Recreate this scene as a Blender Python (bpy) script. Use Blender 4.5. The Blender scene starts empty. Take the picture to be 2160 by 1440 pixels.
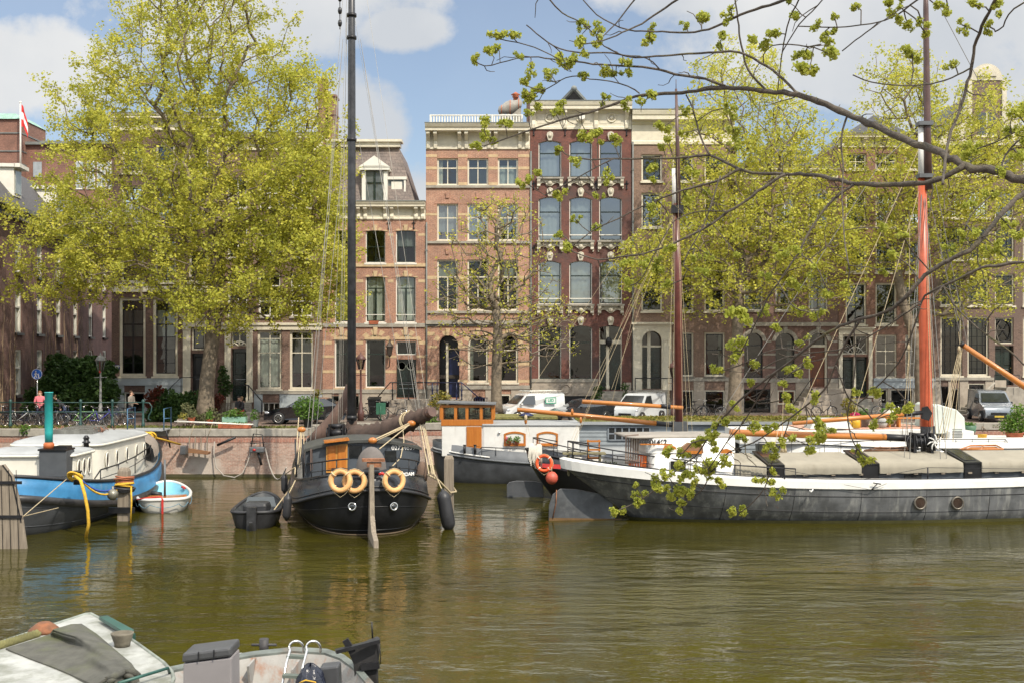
import bpy,bmesh,math,random
import numpy as np
from mathutils import Vector,Matrix,noise as mnoise
R = math.radians
sc = bpy.context.scene
# ---------------------------------------------------------------- camera, sky, sun, exposure
F = 2400.0;HOR = 745.0;CAMZ = 5.8
cam = bpy.data.cameras.new('camera');camo = bpy.data.objects.new('camera',cam)
sc.collection.objects.link(camo);sc.camera = camo
camo.location = (0,0,CAMZ);camo.rotation_euler = (R(90),0,0)
cam.lens = 40;cam.sensor_width = 36;cam.shift_y = 25 / 2160.0;cam.clip_start = 0.1;cam.clip_end = 3000
SUN_AZ,SUN_EL = R(33),R(48)      # azimuth measured from behind the camera towards its right
sd = Vector((math.sin(SUN_AZ) * math.cos(SUN_EL),-math.cos(SUN_AZ) * math.cos(SUN_EL),math.sin(SUN_EL)))
sl = bpy.data.lights.new('sun','SUN');so = bpy.data.objects.new('sun',sl);sc.collection.objects.link(so)
sl.energy = 4.6;sl.angle = R(0.6);sl.color = (1.0,0.91,0.77)
so.rotation_euler = sd.to_track_quat('Z','Y').to_euler();so.location = (10,-20,40)
sc.view_settings.view_transform = 'Standard';sc.view_settings.look = 'None'
sc.view_settings.exposure = 0.03;sc.view_settings.gamma = 1
sc.cycles.max_bounces = 8;sc.cycles.transparent_max_bounces = 12
sc.cycles.diffuse_bounces = 3;sc.cycles.glossy_bounces = 4

def make_world():
 w = bpy.data.worlds.new('World');sc.world = w;w.use_nodes = True
 nt = w.node_tree;N = nt.nodes;L = nt.links;N.clear()
 def M(op,a,b=None,c=None,clamp=False):
  n = N.new('ShaderNodeMath');n.operation = op;n.use_clamp = clamp
  for i,q in enumerate((a,b,c)):
   if q is None: continue
   if isinstance(q,(int,float)): n.inputs[i].default_value = q
   else: L.new(q,n.inputs[i])
  return n.outputs[0]
 out = N.new('ShaderNodeOutputWorld');bg = N.new('ShaderNodeBackground');L.new(bg.outputs[0],out.inputs[0])
 sky = N.new('ShaderNodeTexSky');sky.sky_type = 'NISHITA';sky.sun_disc = False
 sky.sun_elevation = SUN_EL;sky.sun_rotation = math.atan2(sd.x,sd.y)
 sky.air_density = 1.0;sky.dust_density = 1.2;sky.ozone_density = 2.0
 tc = N.new('ShaderNodeTexCoord');sp = N.new('ShaderNodeSeparateXYZ');L.new(tc.outputs['Generated'],sp.inputs[0])
 dx,dy,dz = sp.outputs
 ay = M('MAXIMUM',M('ABSOLUTE',dy),0.12)
 u = M('DIVIDE',dx,ay);v = M('DIVIDE',dz,ay)
 cb = N.new('ShaderNodeCombineXYZ');L.new(u,cb.inputs[0]);L.new(v,cb.inputs[1])
 def noise(scale,detail,rough,off=0):
  n = N.new('ShaderNodeTexNoise');n.inputs['Scale'].default_value = scale;n.inputs['Detail'].default_value = detail
  n.inputs['Roughness'].default_value = rough
  mp = N.new('ShaderNodeMapping');mp.inputs['Location'].default_value = (off,off * .7,0);L.new(cb.outputs[0],mp.inputs[0]);L.new(mp.outputs[0],n.inputs['Vector'])
  return n.outputs['Fac']
 n1 = noise(9,9,.62,3.1);n2 = noise(3.0,5,.55,7.7)
 # cumulus banks: (pixel x, pixel y, half width, half height)
 blobs = [(40,150,260,110),(560,20,380,130),(735,300,125,190),(890,480,110,130),(830,60,130,60),(1900,40,560,210),
   (1500,-60,300,120),(2300,300,500,200),(-200,330,300,120),(640,420,220,120)]
 acc = None
 for px,py,a,b in blobs:
  e = M('ADD',M('POWER',M('ABSOLUTE',M('DIVIDE',M('SUBTRACT',u,(px - 1080) / F),a / F)),2),
   M('POWER',M('ABSOLUTE',M('DIVIDE',M('SUBTRACT',v,(HOR - py) / F),b / F)),2))
  q = M('MAXIMUM',M('SUBTRACT',1.0,e),-1.0)
  acc = q if acc is None else M('MAXIMUM',acc,q)
 far = M('MULTIPLY',M('SUBTRACT',n2,.50),5.0)         # unseen cloud cover above the frame, thickened to feed the water glints
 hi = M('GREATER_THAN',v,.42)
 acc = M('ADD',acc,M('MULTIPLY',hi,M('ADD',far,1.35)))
 dens = M('ADD',M('MULTIPLY',acc,1.35),M('MULTIPLY',M('SUBTRACT',n1,.5),3.8))
 mr = N.new('ShaderNodeMapRange');mr.interpolation_type = 'SMOOTHSTEP';L.new(dens,mr.inputs[0])
 mr.inputs[1].default_value = -.3;mr.inputs[2].default_value = .75
 wisp = M('MULTIPLY',M('SUBTRACT',n2,.30,clamp=True),.55)
 fac = M('MAXIMUM',mr.outputs[0],M('MAXIMUM',wisp,.22))
 fac = M('MULTIPLY',fac,.95)
 cr = N.new('ShaderNodeMix');cr.data_type = 'RGBA'
 shade = M('MULTIPLY_ADD',M('SUBTRACT',noise(6,6,.5,11.),.38),2.6,M('MULTIPLY',M('MINIMUM',u,.0),-.6),clamp=True)
 L.new(shade,cr.inputs[0]);cr.inputs[6].default_value = (4.7,4.9,5.15,1);cr.inputs[7].default_value = (6.5,6.45,6.3,1)
 br = N.new('ShaderNodeMix');br.data_type = 'RGBA';br.blend_type = 'MULTIPLY';br.inputs[0].default_value = 1      # out-of-frame high clouds brightened to add fill light and water glints
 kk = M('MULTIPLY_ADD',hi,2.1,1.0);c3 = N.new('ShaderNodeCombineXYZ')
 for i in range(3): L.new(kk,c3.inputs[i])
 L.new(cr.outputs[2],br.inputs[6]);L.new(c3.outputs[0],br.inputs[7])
 mx = N.new('ShaderNodeMix');mx.data_type = 'RGBA'
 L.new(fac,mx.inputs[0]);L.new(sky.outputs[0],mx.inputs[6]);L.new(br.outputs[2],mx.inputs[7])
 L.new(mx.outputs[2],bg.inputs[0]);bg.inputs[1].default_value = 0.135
make_world()

# ---------------------------------------------------------------- coordinates
def P(px,py,D): return Vector(((px - 1080) * D / F,D,CAMZ + (HOR - py) * D / F))
def Pz(px,py,z):
 D = (CAMZ - z) * F / (py - HOR);return Vector(((px - 1080) * D / F,D,z))
V = Vector
# ---------------------------------------------------------------- materials
MATS = {}
def _nodes(name):
 m = bpy.data.materials.new(name);m.use_nodes = True
 nt = m.node_tree;b = nt.nodes['Principled BSDF'];return m,nt,nt.nodes,nt.links,b
def rgb(c): return (c[0],c[1],c[2],1)
def mixn(N,L,fac,a,b,mode='MIX'):
 n = N.new('ShaderNodeMix');n.data_type = 'RGBA';n.blend_type = mode
 for i,q in ((0,fac),(6,a),(7,b)):
  if isinstance(q,(int,float)): n.inputs[i].default_value = q
  elif isinstance(q,tuple): n.inputs[i].default_value = rgb(q)
  else: L.new(q,n.inputs[i])
 return n.outputs[2]
def coords(N,L,scale=(1,1,1),kind='Object',rot=(0,0,0)):
 t = N.new('ShaderNodeTexCoord');mp = N.new('ShaderNodeMapping');L.new(t.outputs[kind],mp.inputs[0])
 mp.inputs['Scale'].default_value = scale;mp.inputs['Rotation'].default_value = rot;return mp.outputs[0]
def noisen(N,L,vec,scale,detail=4,rough=.55):
 n = N.new('ShaderNodeTexNoise');n.inputs['Scale'].default_value = scale;n.inputs['Detail'].default_value = detail
 n.inputs['Roughness'].default_value = rough;L.new(vec,n.inputs['Vector']);return n.outputs['Fac']
def ramp(N,L,fac,a,b):
 n = N.new('ShaderNodeMapRange');n.interpolation_type = 'SMOOTHSTEP';L.new(fac,n.inputs[0]);n.inputs[1].default_value = a;n.inputs[2].default_value = b
 return n.outputs[0]
def mat(name,col,rough=.6,metal=0.,var=.18,scale=2.5,bump=0.,bscale=25,dirt=None,dscale=1.5,damt=.5,stretch=(1,1,1),coat=0.,spec=.5,rust=0.):
 """painted / plain surface: colour with mottling, optional dirt or rust patches (stretch makes them run)"""
 if name in MATS: return MATS[name]
 m,nt,N,L,b = _nodes(name)
 vec = coords(N,L);n = noisen(N,L,vec,scale,6,.6)
 lo = tuple(c * (1 - var) for c in col);hi = tuple(min(1,c * (1 + var)) for c in col)
 c = mixn(N,L,ramp(N,L,n,.3,.7),lo,hi)
 if dirt:
  d = noisen(N,L,coords(N,L,stretch),dscale,7,.65)
  c = mixn(N,L,ramp(N,L,d,1 - damt - .1,1 - damt + .18),c,dirt)
 if rust:    # thin rust runs
  e = noisen(N,L,coords(N,L,(3.2,3.2,.22)),1.7,5,.7);c = mixn(N,L,ramp(N,L,e,.74 - rust,.86 - rust),c,(.20,.085,.032))
 L.new(c,b.inputs['Base Color'])
 rr = N.new('ShaderNodeMapRange');L.new(n,rr.inputs[0]);rr.inputs[3].default_value = max(.02,rough - .1);rr.inputs[4].default_value = min(1,rough + .12)
 L.new(rr.outputs[0],b.inputs['Roughness'])
 b.inputs['Metallic'].default_value = metal;b.inputs['Coat Weight'].default_value = coat;b.inputs['Coat Roughness'].default_value = .05
 b.inputs['Specular IOR Level'].default_value = spec
 if bump:
  bn = N.new('ShaderNodeBump');bn.inputs['Strength'].default_value = bump;bn.inputs['Distance'].default_value = .02
  L.new(noisen(N,L,vec,bscale,4,.6),bn.inputs['Height']);L.new(bn.outputs[0],b.inputs['Normal'])
 MATS[name] = m;return m
def brick(name,c1,c2,mortar,patch=None,pamt=.35,pscale=.35,w=.21,h=.065):
 if name in MATS: return MATS[name]
 m,nt,N,L,b = _nodes(name)
 g = N.new('ShaderNodeNewGeometry');s = N.new('ShaderNodeSeparateXYZ');L.new(g.outputs['Position'],s.inputs[0])
 ad = N.new('ShaderNodeMath');L.new(s.outputs[0],ad.inputs[0]);L.new(s.outputs[1],ad.inputs[1])
 cb = N.new('ShaderNodeCombineXYZ');L.new(ad.outputs[0],cb.inputs[0]);L.new(s.outputs[2],cb.inputs[1])
 bt = N.new('ShaderNodeTexBrick');L.new(cb.outputs[0],bt.inputs['Vector'])
 bt.inputs['Scale'].default_value = 1;bt.inputs['Brick Width'].default_value = w;bt.inputs['Row Height'].default_value = h
 bt.inputs['Mortar Size'].default_value = .0075;bt.inputs['Bias'].default_value = -.1
 bt.inputs['Color1'].default_value = rgb(c1);bt.inputs['Color2'].default_value = rgb(c2);bt.inputs['Mortar'].default_value = rgb(mortar)
 n = noisen(N,L,g.outputs['Position'],1.1,8,.65)
 c = mixn(N,L,.55,bt.outputs['Color'],mixn(N,L,ramp(N,L,n,.25,.75),(.55,.55,.55),(1.3,1.25,1.2)),'MULTIPLY')
 n3 = noisen(N,L,cb.outputs[0],11.,3,.5)
 c = mixn(N,L,.45,c,mixn(N,L,ramp(N,L,n3,.3,.7),(.6,.58,.58),(1.35,1.33,1.3)),'MULTIPLY')
 if patch:
  p = noisen(N,L,g.outputs['Position'],pscale,6,.6);c = mixn(N,L,ramp(N,L,p,1 - pamt - .12,1 - pamt + .12),c,patch,'MIX')
 L.new(c,b.inputs['Base Color']);b.inputs['Roughness'].default_value = .85
 bn = N.new('ShaderNodeBump');bn.inputs['Strength'].default_value = .5;bn.inputs['Distance'].default_value = .01
 L.new(bt.outputs['Fac'],bn.inputs['Height']);bn.invert = True;L.new(bn.outputs[0],b.inputs['Normal'])
 MATS[name] = m;return m
def wood(name,c1,c2,rough=.5,axis=2,fine=14,coat=0.,bump=.25,dirt=None,damt=.3):
 if name in MATS: return MATS[name]
 m,nt,N,L,b = _nodes(name)
 st = [fine,fine,fine];st[axis] = fine * .06
 n = noisen(N,L,coords(N,L,tuple(st)),1.6,6,.65)
 c = mixn(N,L,ramp(N,L,n,.3,.7),c1,c2)
 if dirt:
  d = noisen(N,L,coords(N,L,tuple(q * .25 for q in st)),1.3,6,.6);c = mixn(N,L,ramp(N,L,d,1 - damt - .1,1 - damt + .15),c,dirt)
 L.new(c,b.inputs['Base Color']);b.inputs['Roughness'].default_value = rough;b.inputs['Coat Weight'].default_value = coat
 bn = N.new('ShaderNodeBump');bn.inputs['Strength'].default_value = bump;bn.inputs['Distance'].default_value = .006
 L.new(n,bn.inputs['Height']);L.new(bn.outputs[0],b.inputs['Normal'])
 MATS[name] = m;return m
def leafmat(name,ca,cb_,cc,transl=.35):
 if name in MATS: return MATS[name]
 m,nt,N,L,b = _nodes(name)
 g = N.new('ShaderNodeNewGeometry');r = g.outputs['Random Per Island']
 c = mixn(N,L,ramp(N,L,r,0,.55),ca,cb_);c = mixn(N,L,ramp(N,L,r,.6,1.),c,cc)
 big = noisen(N,L,coords(N,L),.45,4,.6);c = mixn(N,L,.5,c,mixn(N,L,ramp(N,L,big,.3,.7),(.7,.78,.7),(1.2,1.15,1.1)),'MULTIPLY')
 L.new(c,b.inputs['Base Color']);b.inputs['Roughness'].default_value = .55;b.inputs['Specular IOR Level'].default_value = .25
 t = N.new('ShaderNodeBsdfTranslucent');L.new(c,t.inputs[0])
 mx = N.new('ShaderNodeMixShader');mx.inputs[0].default_value = transl;L.new(b.outputs[0],mx.inputs[1]);L.new(t.outputs[0],mx.inputs[2])
 L.new(mx.outputs[0],nt.nodes['Material Output'].inputs[0])
 MATS[name] = m;return m
def glassmat(name,tint=(.62,.68,.66),ior=2.0,rough=.015):
 if name in MATS: return MATS[name]
 m,nt,N,L,b = _nodes(name)
 t = N.new('ShaderNodeBsdfTransparent');t.inputs[0].default_value = rgb(tint)
 gl = N.new('ShaderNodeBsdfGlossy');gl.inputs[0].default_value = (.95,.97,1,1);gl.inputs['Roughness'].default_value = rough
 bn = N.new('ShaderNodeBump');bn.inputs['Strength'].default_value = .28;bn.inputs['Distance'].default_value = .02
 L.new(noisen(N,L,coords(N,L),1.5,2,.5),bn.inputs['Height']);L.new(bn.outputs[0],gl.inputs['Normal'])
 fr = N.new('ShaderNodeFresnel');fr.inputs[0].default_value = ior
 mx = N.new('ShaderNodeMixShader');L.new(fr.outputs[0],mx.inputs[0]);L.new(t.outputs[0],mx.inputs[1]);L.new(gl.outputs[0],mx.inputs[2])
 L.new(mx.outputs[0],N['Material Output'].inputs[0])
 MATS[name] = m;return m

# ---------------------------------------------------------------- mesh builder
class MB:
 def __init__(s): s.v = [];s.f = [];s.m = [];s.s = []
 def add(s,vs,fs,mi=0,sm=False):
  o = len(s.v);s.v.extend(Vector(p) for p in vs)
  for f in fs: s.f.append([i + o for i in f]);s.m.append(mi);s.s.append(sm)
  return s
 def box(s,x0,y0,z0,x1,y1,z1,mi=0):
  vs = [(x,y,z) for z in (z0,z1) for y in (y0,y1) for x in (x0,x1)]
  return s.add(vs,[(0,2,3,1),(4,5,7,6),(0,1,5,4),(2,6,7,3),(0,4,6,2),(1,3,7,5)],mi)
 def bar(s,p,q,w,h,mi=0,up=(0,0,1)):
  p = Vector(p);q = Vector(q);d = (q - p).normalized();up = Vector(up)
  if abs(d.dot(up)) > .98: up = Vector((0,1,0))
  a = d.cross(up).normalized() * w / 2;b = a.cross(d).normalized() * h / 2
  vs = [p - a - b,p + a - b,p + a + b,p - a + b,q - a - b,q + a - b,q + a + b,q - a + b]
  return s.add(vs,[(3,2,1,0),(4,5,6,7),(0,1,5,4),(1,2,6,5),(2,3,7,6),(3,0,4,7)],mi)
 def tube(s,pts,r,n=8,mi=0,closed=False,cap=True,sm=True):
  pts = [Vector(p) for p in pts];k = len(pts);rs = r if isinstance(r,(list,tuple)) else [r] * k
  ref = None;vs = []
  for i,p in enumerate(pts):
   a = pts[(i - 1) % k] if (closed or i > 0) else pts[i];b = pts[(i + 1) % k] if (closed or i < k - 1) else pts[i]
   d = (b - a);d = d.normalized() if d.length > 1e-9 else Vector((0,0,1))
   if ref is None: ref = d.orthogonal().normalized()
   ref = ref - d * ref.dot(d)
   ref = ref.normalized() if ref.length > 1e-6 else d.orthogonal().normalized()
   bi = d.cross(ref)
   for j in range(n):
    t = 2 * math.pi * j / n;vs.append(p + (ref * math.cos(t) + bi * math.sin(t)) * rs[i])
  fs = []
  for i in range(k if closed else k - 1):
   i2 = (i + 1) % k
   for j in range(n): fs.append((i * n + j,i * n + (j + 1) % n,i2 * n + (j + 1) % n,i2 * n + j))
  s.add(vs,fs,mi,sm)
  if cap and not closed:
   o = len(s.v) - k * n
   s.f.append([o + j for j in range(n)][::-1]);s.m.append(mi);s.s.append(False)
   s.f.append([o + (k - 1) * n + j for j in range(n)]);s.m.append(mi);s.s.append(False)
  return s
 def cyl(s,p,q,r0,r1=None,n=12,mi=0,cap=True): return s.tube([p,q],[r0,r0 if r1 is None else r1],n,mi,cap=cap)
 def lathe(s,prof,c=(0,0,0),n=16,mi=0,axis='z',sm=True):
  c = Vector(c);vs = []
  for r,z in prof:
   for j in range(n):
    t = 2 * math.pi * j / n;a,b = r * math.cos(t),r * math.sin(t)
    vs.append(c + (Vector((a,b,z)) if axis == 'z' else Vector((a,z,b)) if axis == 'y' else Vector((z,a,b))))
  fs = [(i * n + j,i * n + (j + 1) % n,(i + 1) * n + (j + 1) % n,(i + 1) * n + j) for i in range(len(prof) - 1) for j in range(n)]
  fs.append(tuple(range(n))[::-1]);fs.append(tuple((len(prof) - 1) * n + j for j in range(n)))
  return s.add(vs,fs,mi,sm)
 def prism(s,poly,vec,mi=0):
  k = len(poly);vec = Vector(vec);vs = [Vector(p) for p in poly] + [Vector(p) + vec for p in poly]
  return s.add(vs,[tuple(range(k))[::-1],tuple(range(k,2 * k))] + [(i,(i + 1) % k,k + (i + 1) % k,k + i) for i in range(k)],mi)
 def loft(s,rings,mi=0,closed=True,cap0=False,cap1=False,sm=True):
  n = len(rings[0]);vs = [p for r in rings for p in r];fs = []
  for i in range(len(rings) - 1):
   for j in range(n if closed else n - 1): fs.append((i * n + j,i * n + (j + 1) % n,(i + 1) * n + (j + 1) % n,(i + 1) * n + j))
  if cap0: fs.append(tuple(range(n))[::-1])
  if cap1: fs.append(tuple((len(rings) - 1) * n + j for j in range(n)))
  return s.add(vs,fs,mi,sm)
 def ball(s,c,rx,ry=None,rz=None,n=12,mi=0):
  ry = rx if ry is None else ry;rz = rx if rz is None else rz;c = Vector(c);rings = []
  for i in range(n // 2 + 1):
   t = math.pi * (i / (n // 2)) ;t = min(max(t,.02),math.pi - .02)
   rings.append([c + Vector((rx * math.sin(t) * math.cos(2 * math.pi * j / n),ry * math.sin(t) * math.sin(2 * math.pi * j / n),-rz * math.cos(t))) for j in range(n)])
  return s.loft(rings,mi,True,True,True)
 def torus(s,c,Rr,r,nrm=(0,1,0),n=24,k=8,mi=0):
  nrm = Vector(nrm).normalized();a = nrm.orthogonal().normalized();b = nrm.cross(a);c = Vector(c)
  return s.tube([c + (a * math.cos(2 * math.pi * i / n) + b * math.sin(2 * math.pi * i / n)) * Rr for i in range(n)],r,k,mi,closed=True)
 def xf(s,M,start=0):
  for i in range(start,len(s.v)): s.v[i] = M @ s.v[i]
  return s
 def build(s,name,mats,parent=None,bevel=0,fix=True,local=False):
  if not isinstance(mats,(list,tuple)): mats = [mats]
  off = Vector((0,0,0))
  if parent is not None and not local:
   p = parent
   while p is not None: off += p.location;p = p.parent
  me = bpy.data.meshes.new(name);me.from_pydata([p - off for p in s.v],[],s.f)
  for m in mats: me.materials.append(m)
  me.polygons.foreach_set('material_index',s.m);me.polygons.foreach_set('use_smooth',s.s)
  if fix:
   bm = bmesh.new();bm.from_mesh(me);bmesh.ops.recalc_face_normals(bm,faces=bm.faces);bm.to_mesh(me);bm.free()
  me.update()
  o = bpy.data.objects.new(name,me);sc.collection.objects.link(o);o.parent = parent
  if bevel:
   b = o.modifiers.new('bevel','BEVEL');b.width = bevel;b.segments = 2;b.limit_method = 'ANGLE';b.angle_limit = R(40)
  return o
def tag(o,label,cat,group=None,kind=None):
 if label: o['label'] = label
 if cat: o['category'] = cat
 if group: o['group'] = group
 if kind: o['kind'] = kind
 return o
def thing(name,label,cat,loc=(0,0,0),group=None,rz=0):
 o = bpy.data.objects.new(name,None);sc.collection.objects.link(o);o.location = loc;o.rotation_euler = (0,0,rz);o.empty_display_size = .2
 return tag(o,label,cat,group)
def struct(o,label=None,cat=None):
 o['kind'] = 'structure'
 if label: o['label'] = label
 if cat: o['category'] = cat
 return o
def copy_tree(o,parent=None):
 c = o.copy();sc.collection.objects.link(c);c.parent = parent
 for ch in list(o.children): copy_tree(ch,c)
 return c
def npmesh(name,verts,quads,m,parent=None,k=4):
 """big mesh of separate polygons from numpy arrays (verts relative to parent)"""
 me = bpy.data.meshes.new(name);nv = len(verts);nq = len(quads)
 me.vertices.add(nv);me.vertices.foreach_set('co',np.asarray(verts,dtype=np.float32).ravel())
 me.loops.add(nq * k);me.loops.foreach_set('vertex_index',np.asarray(quads,dtype=np.int32).ravel())
 me.polygons.add(nq);me.polygons.foreach_set('loop_start',np.arange(0,nq * k,k,dtype=np.int32))
 me.update(calc_edges=True);me.validate();me.materials.append(m)
 o = bpy.data.objects.new(name,me);sc.collection.objects.link(o);o.parent = parent;return o
def text(s,size,m,name,parent,loc,rot=(R(90),0,0),extrude=.004,align='CENTER',sx=1.0,bold=0.0):
 cu = bpy.data.curves.new(name,'FONT');cu.body = s;cu.size = size;cu.extrude = extrude;cu.align_x = align;cu.align_y = 'CENTER';cu.offset = bold
 t = bpy.data.objects.new(name,cu);sc.collection.objects.link(t)
 dg = bpy.context.evaluated_depsgraph_get();me = bpy.data.meshes.new_from_object(t.evaluated_get(dg));bpy.data.objects.remove(t)
 me.name = name;me.materials.clear();me.materials.append(m)
 o = bpy.data.objects.new(name,me);sc.collection.objects.link(o);o.parent = parent
 off = Vector((0,0,0));p = parent
 while p is not None: off += p.location;p = p.parent
 o.location = Vector(loc) - off;o.rotation_euler = rot;o.scale = (sx,1,1);return o
def arc(c,r,a0,a1,n,ax=(1,0,0),ay=(0,0,1)):
 c = Vector(c);ax = Vector(ax);ay = Vector(ay)
 return [c + ax * r * math.cos(R(a0 + (a1 - a0) * i / (n - 1))) + ay * r * math.sin(R(a0 + (a1 - a0) * i / (n - 1))) for i in range(n)]
def sag(p,q,d,n=9):
 p = Vector(p);q = Vector(q);return [p.lerp(q,i / (n - 1)) - Vector((0,0,d * 4 * (i / (n - 1)) * (1 - i / (n - 1)))) for i in range(n)]
# ---------------------------------------------------------------- setting: water, street, quays
ST = 2.25                     # street level above the water
QL,QR,QX = 53.5,58.0,-9.6  # quay front (left stretch, right stretch), corner x
DF = 66.0                     # house fronts
def make_water():
 m,nt,N,L,b = _nodes('canal water')
 b.inputs['Base Color'].default_value = (.075,.068,.010,1);b.inputs['Roughness'].default_value = .02;b.inputs['IOR'].default_value = 1.36
 g = N.new('ShaderNodeNewGeometry');pos = g.outputs['Position']
 def mp(sx,sy,rz=0):
  q = N.new('ShaderNodeMapping');q.inputs['Scale'].default_value = (sx,sy,1);q.inputs['Rotation'].default_value = (0,0,rz);L.new(pos,q.inputs[0]);return q.outputs[0]
 n1 = noisen(N,L,mp(.7,1.5,.10),1.45,3,.5);n2 = noisen(N,L,mp(.55,.9,-.2),.9,3,.5);n3 = noisen(N,L,mp(1,2.2,.3),9.0,2,.5)
 def mul(a,k):
  q = N.new('ShaderNodeMath');q.operation = 'MULTIPLY';L.new(a,q.inputs[0])
  if isinstance(k,(int,float)): q.inputs[1].default_value = k
  else: L.new(k,q.inputs[1])
  return q.outputs[0]
 def add(a,c):
  q = N.new('ShaderNodeMath');L.new(a,q.inputs[0]);L.new(c,q.inputs[1]);return q.outputs[0]
 pt = noisen(N,L,mp(.06,.11),1.0,3,.5);patch0 = ramp(N,L,pt,.40,.60)
 # a gust of wind roughens the open water right of the middle; the strip along the hulls stays sheltered
 s3 = N.new('ShaderNodeSeparateXYZ');L.new(pos,s3.inputs[0])
 vm = N.new('ShaderNodeVectorMath');vm.operation = 'DISTANCE';q = N.new('ShaderNodeMapping');q.inputs['Scale'].default_value = (1 / 11.,1 / 8.5,1);q.inputs['Location'].default_value = (-8 / 11.,-27 / 8.5,0);L.new(pos,q.inputs[0]);L.new(q.outputs[0],vm.inputs[0])
 gust = ramp(N,L,vm.outputs['Value'],1.15,.35);shel = ramp(N,L,s3.outputs[1],37.5,34.0)
 band = ramp(N,L,noisen(N,L,mp(.10,.34,.15),1.0,4,.55),.40,.60)   # streaky cat's paws inside the gust
 patch = mul(add(mul(patch0,.5),mul(gust,add(mul(band,1.1),mul(gust,.25)))),shel)
 pk = N.new('ShaderNodeMath');pk.operation = 'MULTIPLY_ADD';L.new(patch,pk.inputs[0]);pk.inputs[1].default_value = 1.35;pk.inputs[2].default_value = .28
 h = add(mul(n2,.13),mul(add(mul(n1,.20),mul(n3,.022)),pk.outputs[0]))
 bn = N.new('ShaderNodeBump');bn.inputs['Strength'].default_value = 1.0;bn.inputs['Distance'].default_value = .30
 L.new(h,bn.inputs['Height']);L.new(bn.outputs[0],b.inputs['Normal'])
 col = noisen(N,L,mp(.15,.3),1.0,3,.5)
 L.new(mixn(N,L,ramp(N,L,col,.3,.7),(.030,.027,.0035),(.047,.041,.005)),b.inputs['Base Color'])
 struct(MB().add([(-400,-40,0),(400,-40,0),(400,59,0),(-400,59,0)],[(0,1,2,3)]).build('water',m),'olive green canal water rippled by the wind','water')
make_water()
PAVE = brick('street clinkers',(.17,.12,.095),(.23,.17,.14),(.10,.09,.075),(.13,.12,.10),.4,.3,.2,.1)
STONE = mat('grey hardstone',(.30,.275,.23),.8,var=.2,scale=3,bump=.25,dirt=(.16,.15,.12),damt=.35)
struct(MB().add([(-400,QL + .2,ST),(QX,QL + .2,ST),(QX,QR + .2,ST),(400,QR + .2,ST),(400,900,ST),(-400,900,ST)],[(0,1,2,3,4,5)]).build('street',PAVE),'brick paved street along the far side of the canal','street')
pv = MB();pv.box(-21.8,63.4,ST - .1,40,66.2,ST + .13);struct(pv.build('pavement',PAVE),'narrow raised pavement in front of the houses','pavement')
struct(MB().box(-400,-60,-1,400,11.3,ST).build('near_quay_ground',PAVE),None,None)
QB = brick('quay brick',(.35,.205,.155),(.44,.31,.25),(.42,.38,.32),(.47,.41,.35),.46,.5)
QBC = brick('quay upright brick course',(.36,.15,.10),(.30,.13,.09),(.42,.38,.32),None,w=.07,h=.23)
MOSS = mat('algae band',(.055,.05,.02),.8,bump=.3)
def quay_wall(name,label,x0,x1,y,side=None):
 t = thing(name,label,'quay wall',((x0 + x1) / 2,y,0))
 w = MB();w.box(x0,y,.14,x1,y + .5,ST - .62)
 c = MB();c.box(x0 - .02 * (x0 > -100),y - .015,ST - .62,x1 + .015,y + .5,ST - .33)
 k = MB();
 x = x0
 while x < x1:
  xn = min(x + 1.2,x1 + .05);k.box(x,y - .07,ST - .33,xn - .012,y + .55,ST + .012);x = xn
 a = MB();a.box(x0,y - .01,-1.5,x1 + .01,y + .5,.14)
 if side: 
  w.box(x1 - .45,y + .5,.14,x1,side,ST - .62);c.box(x1 - .5,y + .5,ST - .62,x1 + .015,side,ST - .33);k.box(x1 - .6,y + .55,ST - .33,x1 + .05,side,ST + .012);a.box(x1 - .5,y + .5,-1.5,x1 + .01,side,.14)
 w.build('wall',QB,t);c.build('upright_course',QBC,t);k.build('coping',STONE,t,bevel=.02);a.build('algae_band',MOSS,t)
 return t
quay_wall('quay_wall','weathered brick quay wall behind the blue striped barge, with stone coping',-60,QX,QL,QR)
quay_wall('quay_wall','brick quay wall mostly hidden behind the houseboats on the right',QX,80,QR)
# ---------------------------------------------------------------- canal houses
fx = lambda px: (px - 1080) * DF / F
fz = lambda py: CAMZ + (HOR - py) * DF / F
CREAM = mat('cream paint',(.62,.57,.45),.55,var=.08,scale=4,dirt=(.30,.27,.20),damt=.22,stretch=(3,3,.6))
WHITE = mat('white paint',(.68,.66,.59),.5,var=.06,dirt=(.38,.35,.28),damt=.18,stretch=(3,3,.6))
GREYP = mat('grey blue plaster',(.34,.38,.40),.75,var=.10,scale=1.5,dirt=(.20,.22,.22),damt=.35)
DGREEN = mat('dark green paint',(.012,.022,.018),.22,var=.3,coat=.4)
BLACKP = mat('black paint',(.012,.012,.013),.3,var=.3)
NAVY = mat('navy paint',(.014,.02,.07),.35,var=.25)
TAN = mat('sandstone',(.50,.37,.22),.85,var=.14,scale=5,bump=.2,dirt=(.25,.19,.12),damt=.3)
PLINTH = mat('plinth stone',(.36,.31,.25),.85,var=.14,scale=2,bump=.2,dirt=(.19,.16,.13),damt=.4,stretch=(1,1,.5))
SLATE = brick('roof slates',(.20,.165,.15),(.15,.13,.12),(.07,.06,.06),(.24,.19,.16),.4,1.2,.3,.2)
ROOFT = mat('dark roof tiles',(.055,.055,.06),.7,var=.35,scale=9,bump=.6,bscale=30)
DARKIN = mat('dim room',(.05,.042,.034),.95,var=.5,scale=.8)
CURT = mat('white curtain',(.66,.64,.56),.9,var=.06)
NET = mat('grey net curtain',(.48,.50,.48),.9,var=.08)
BROWNW = wood('varnished door',(.16,.05,.018),(.10,.03,.012),.35)
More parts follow.
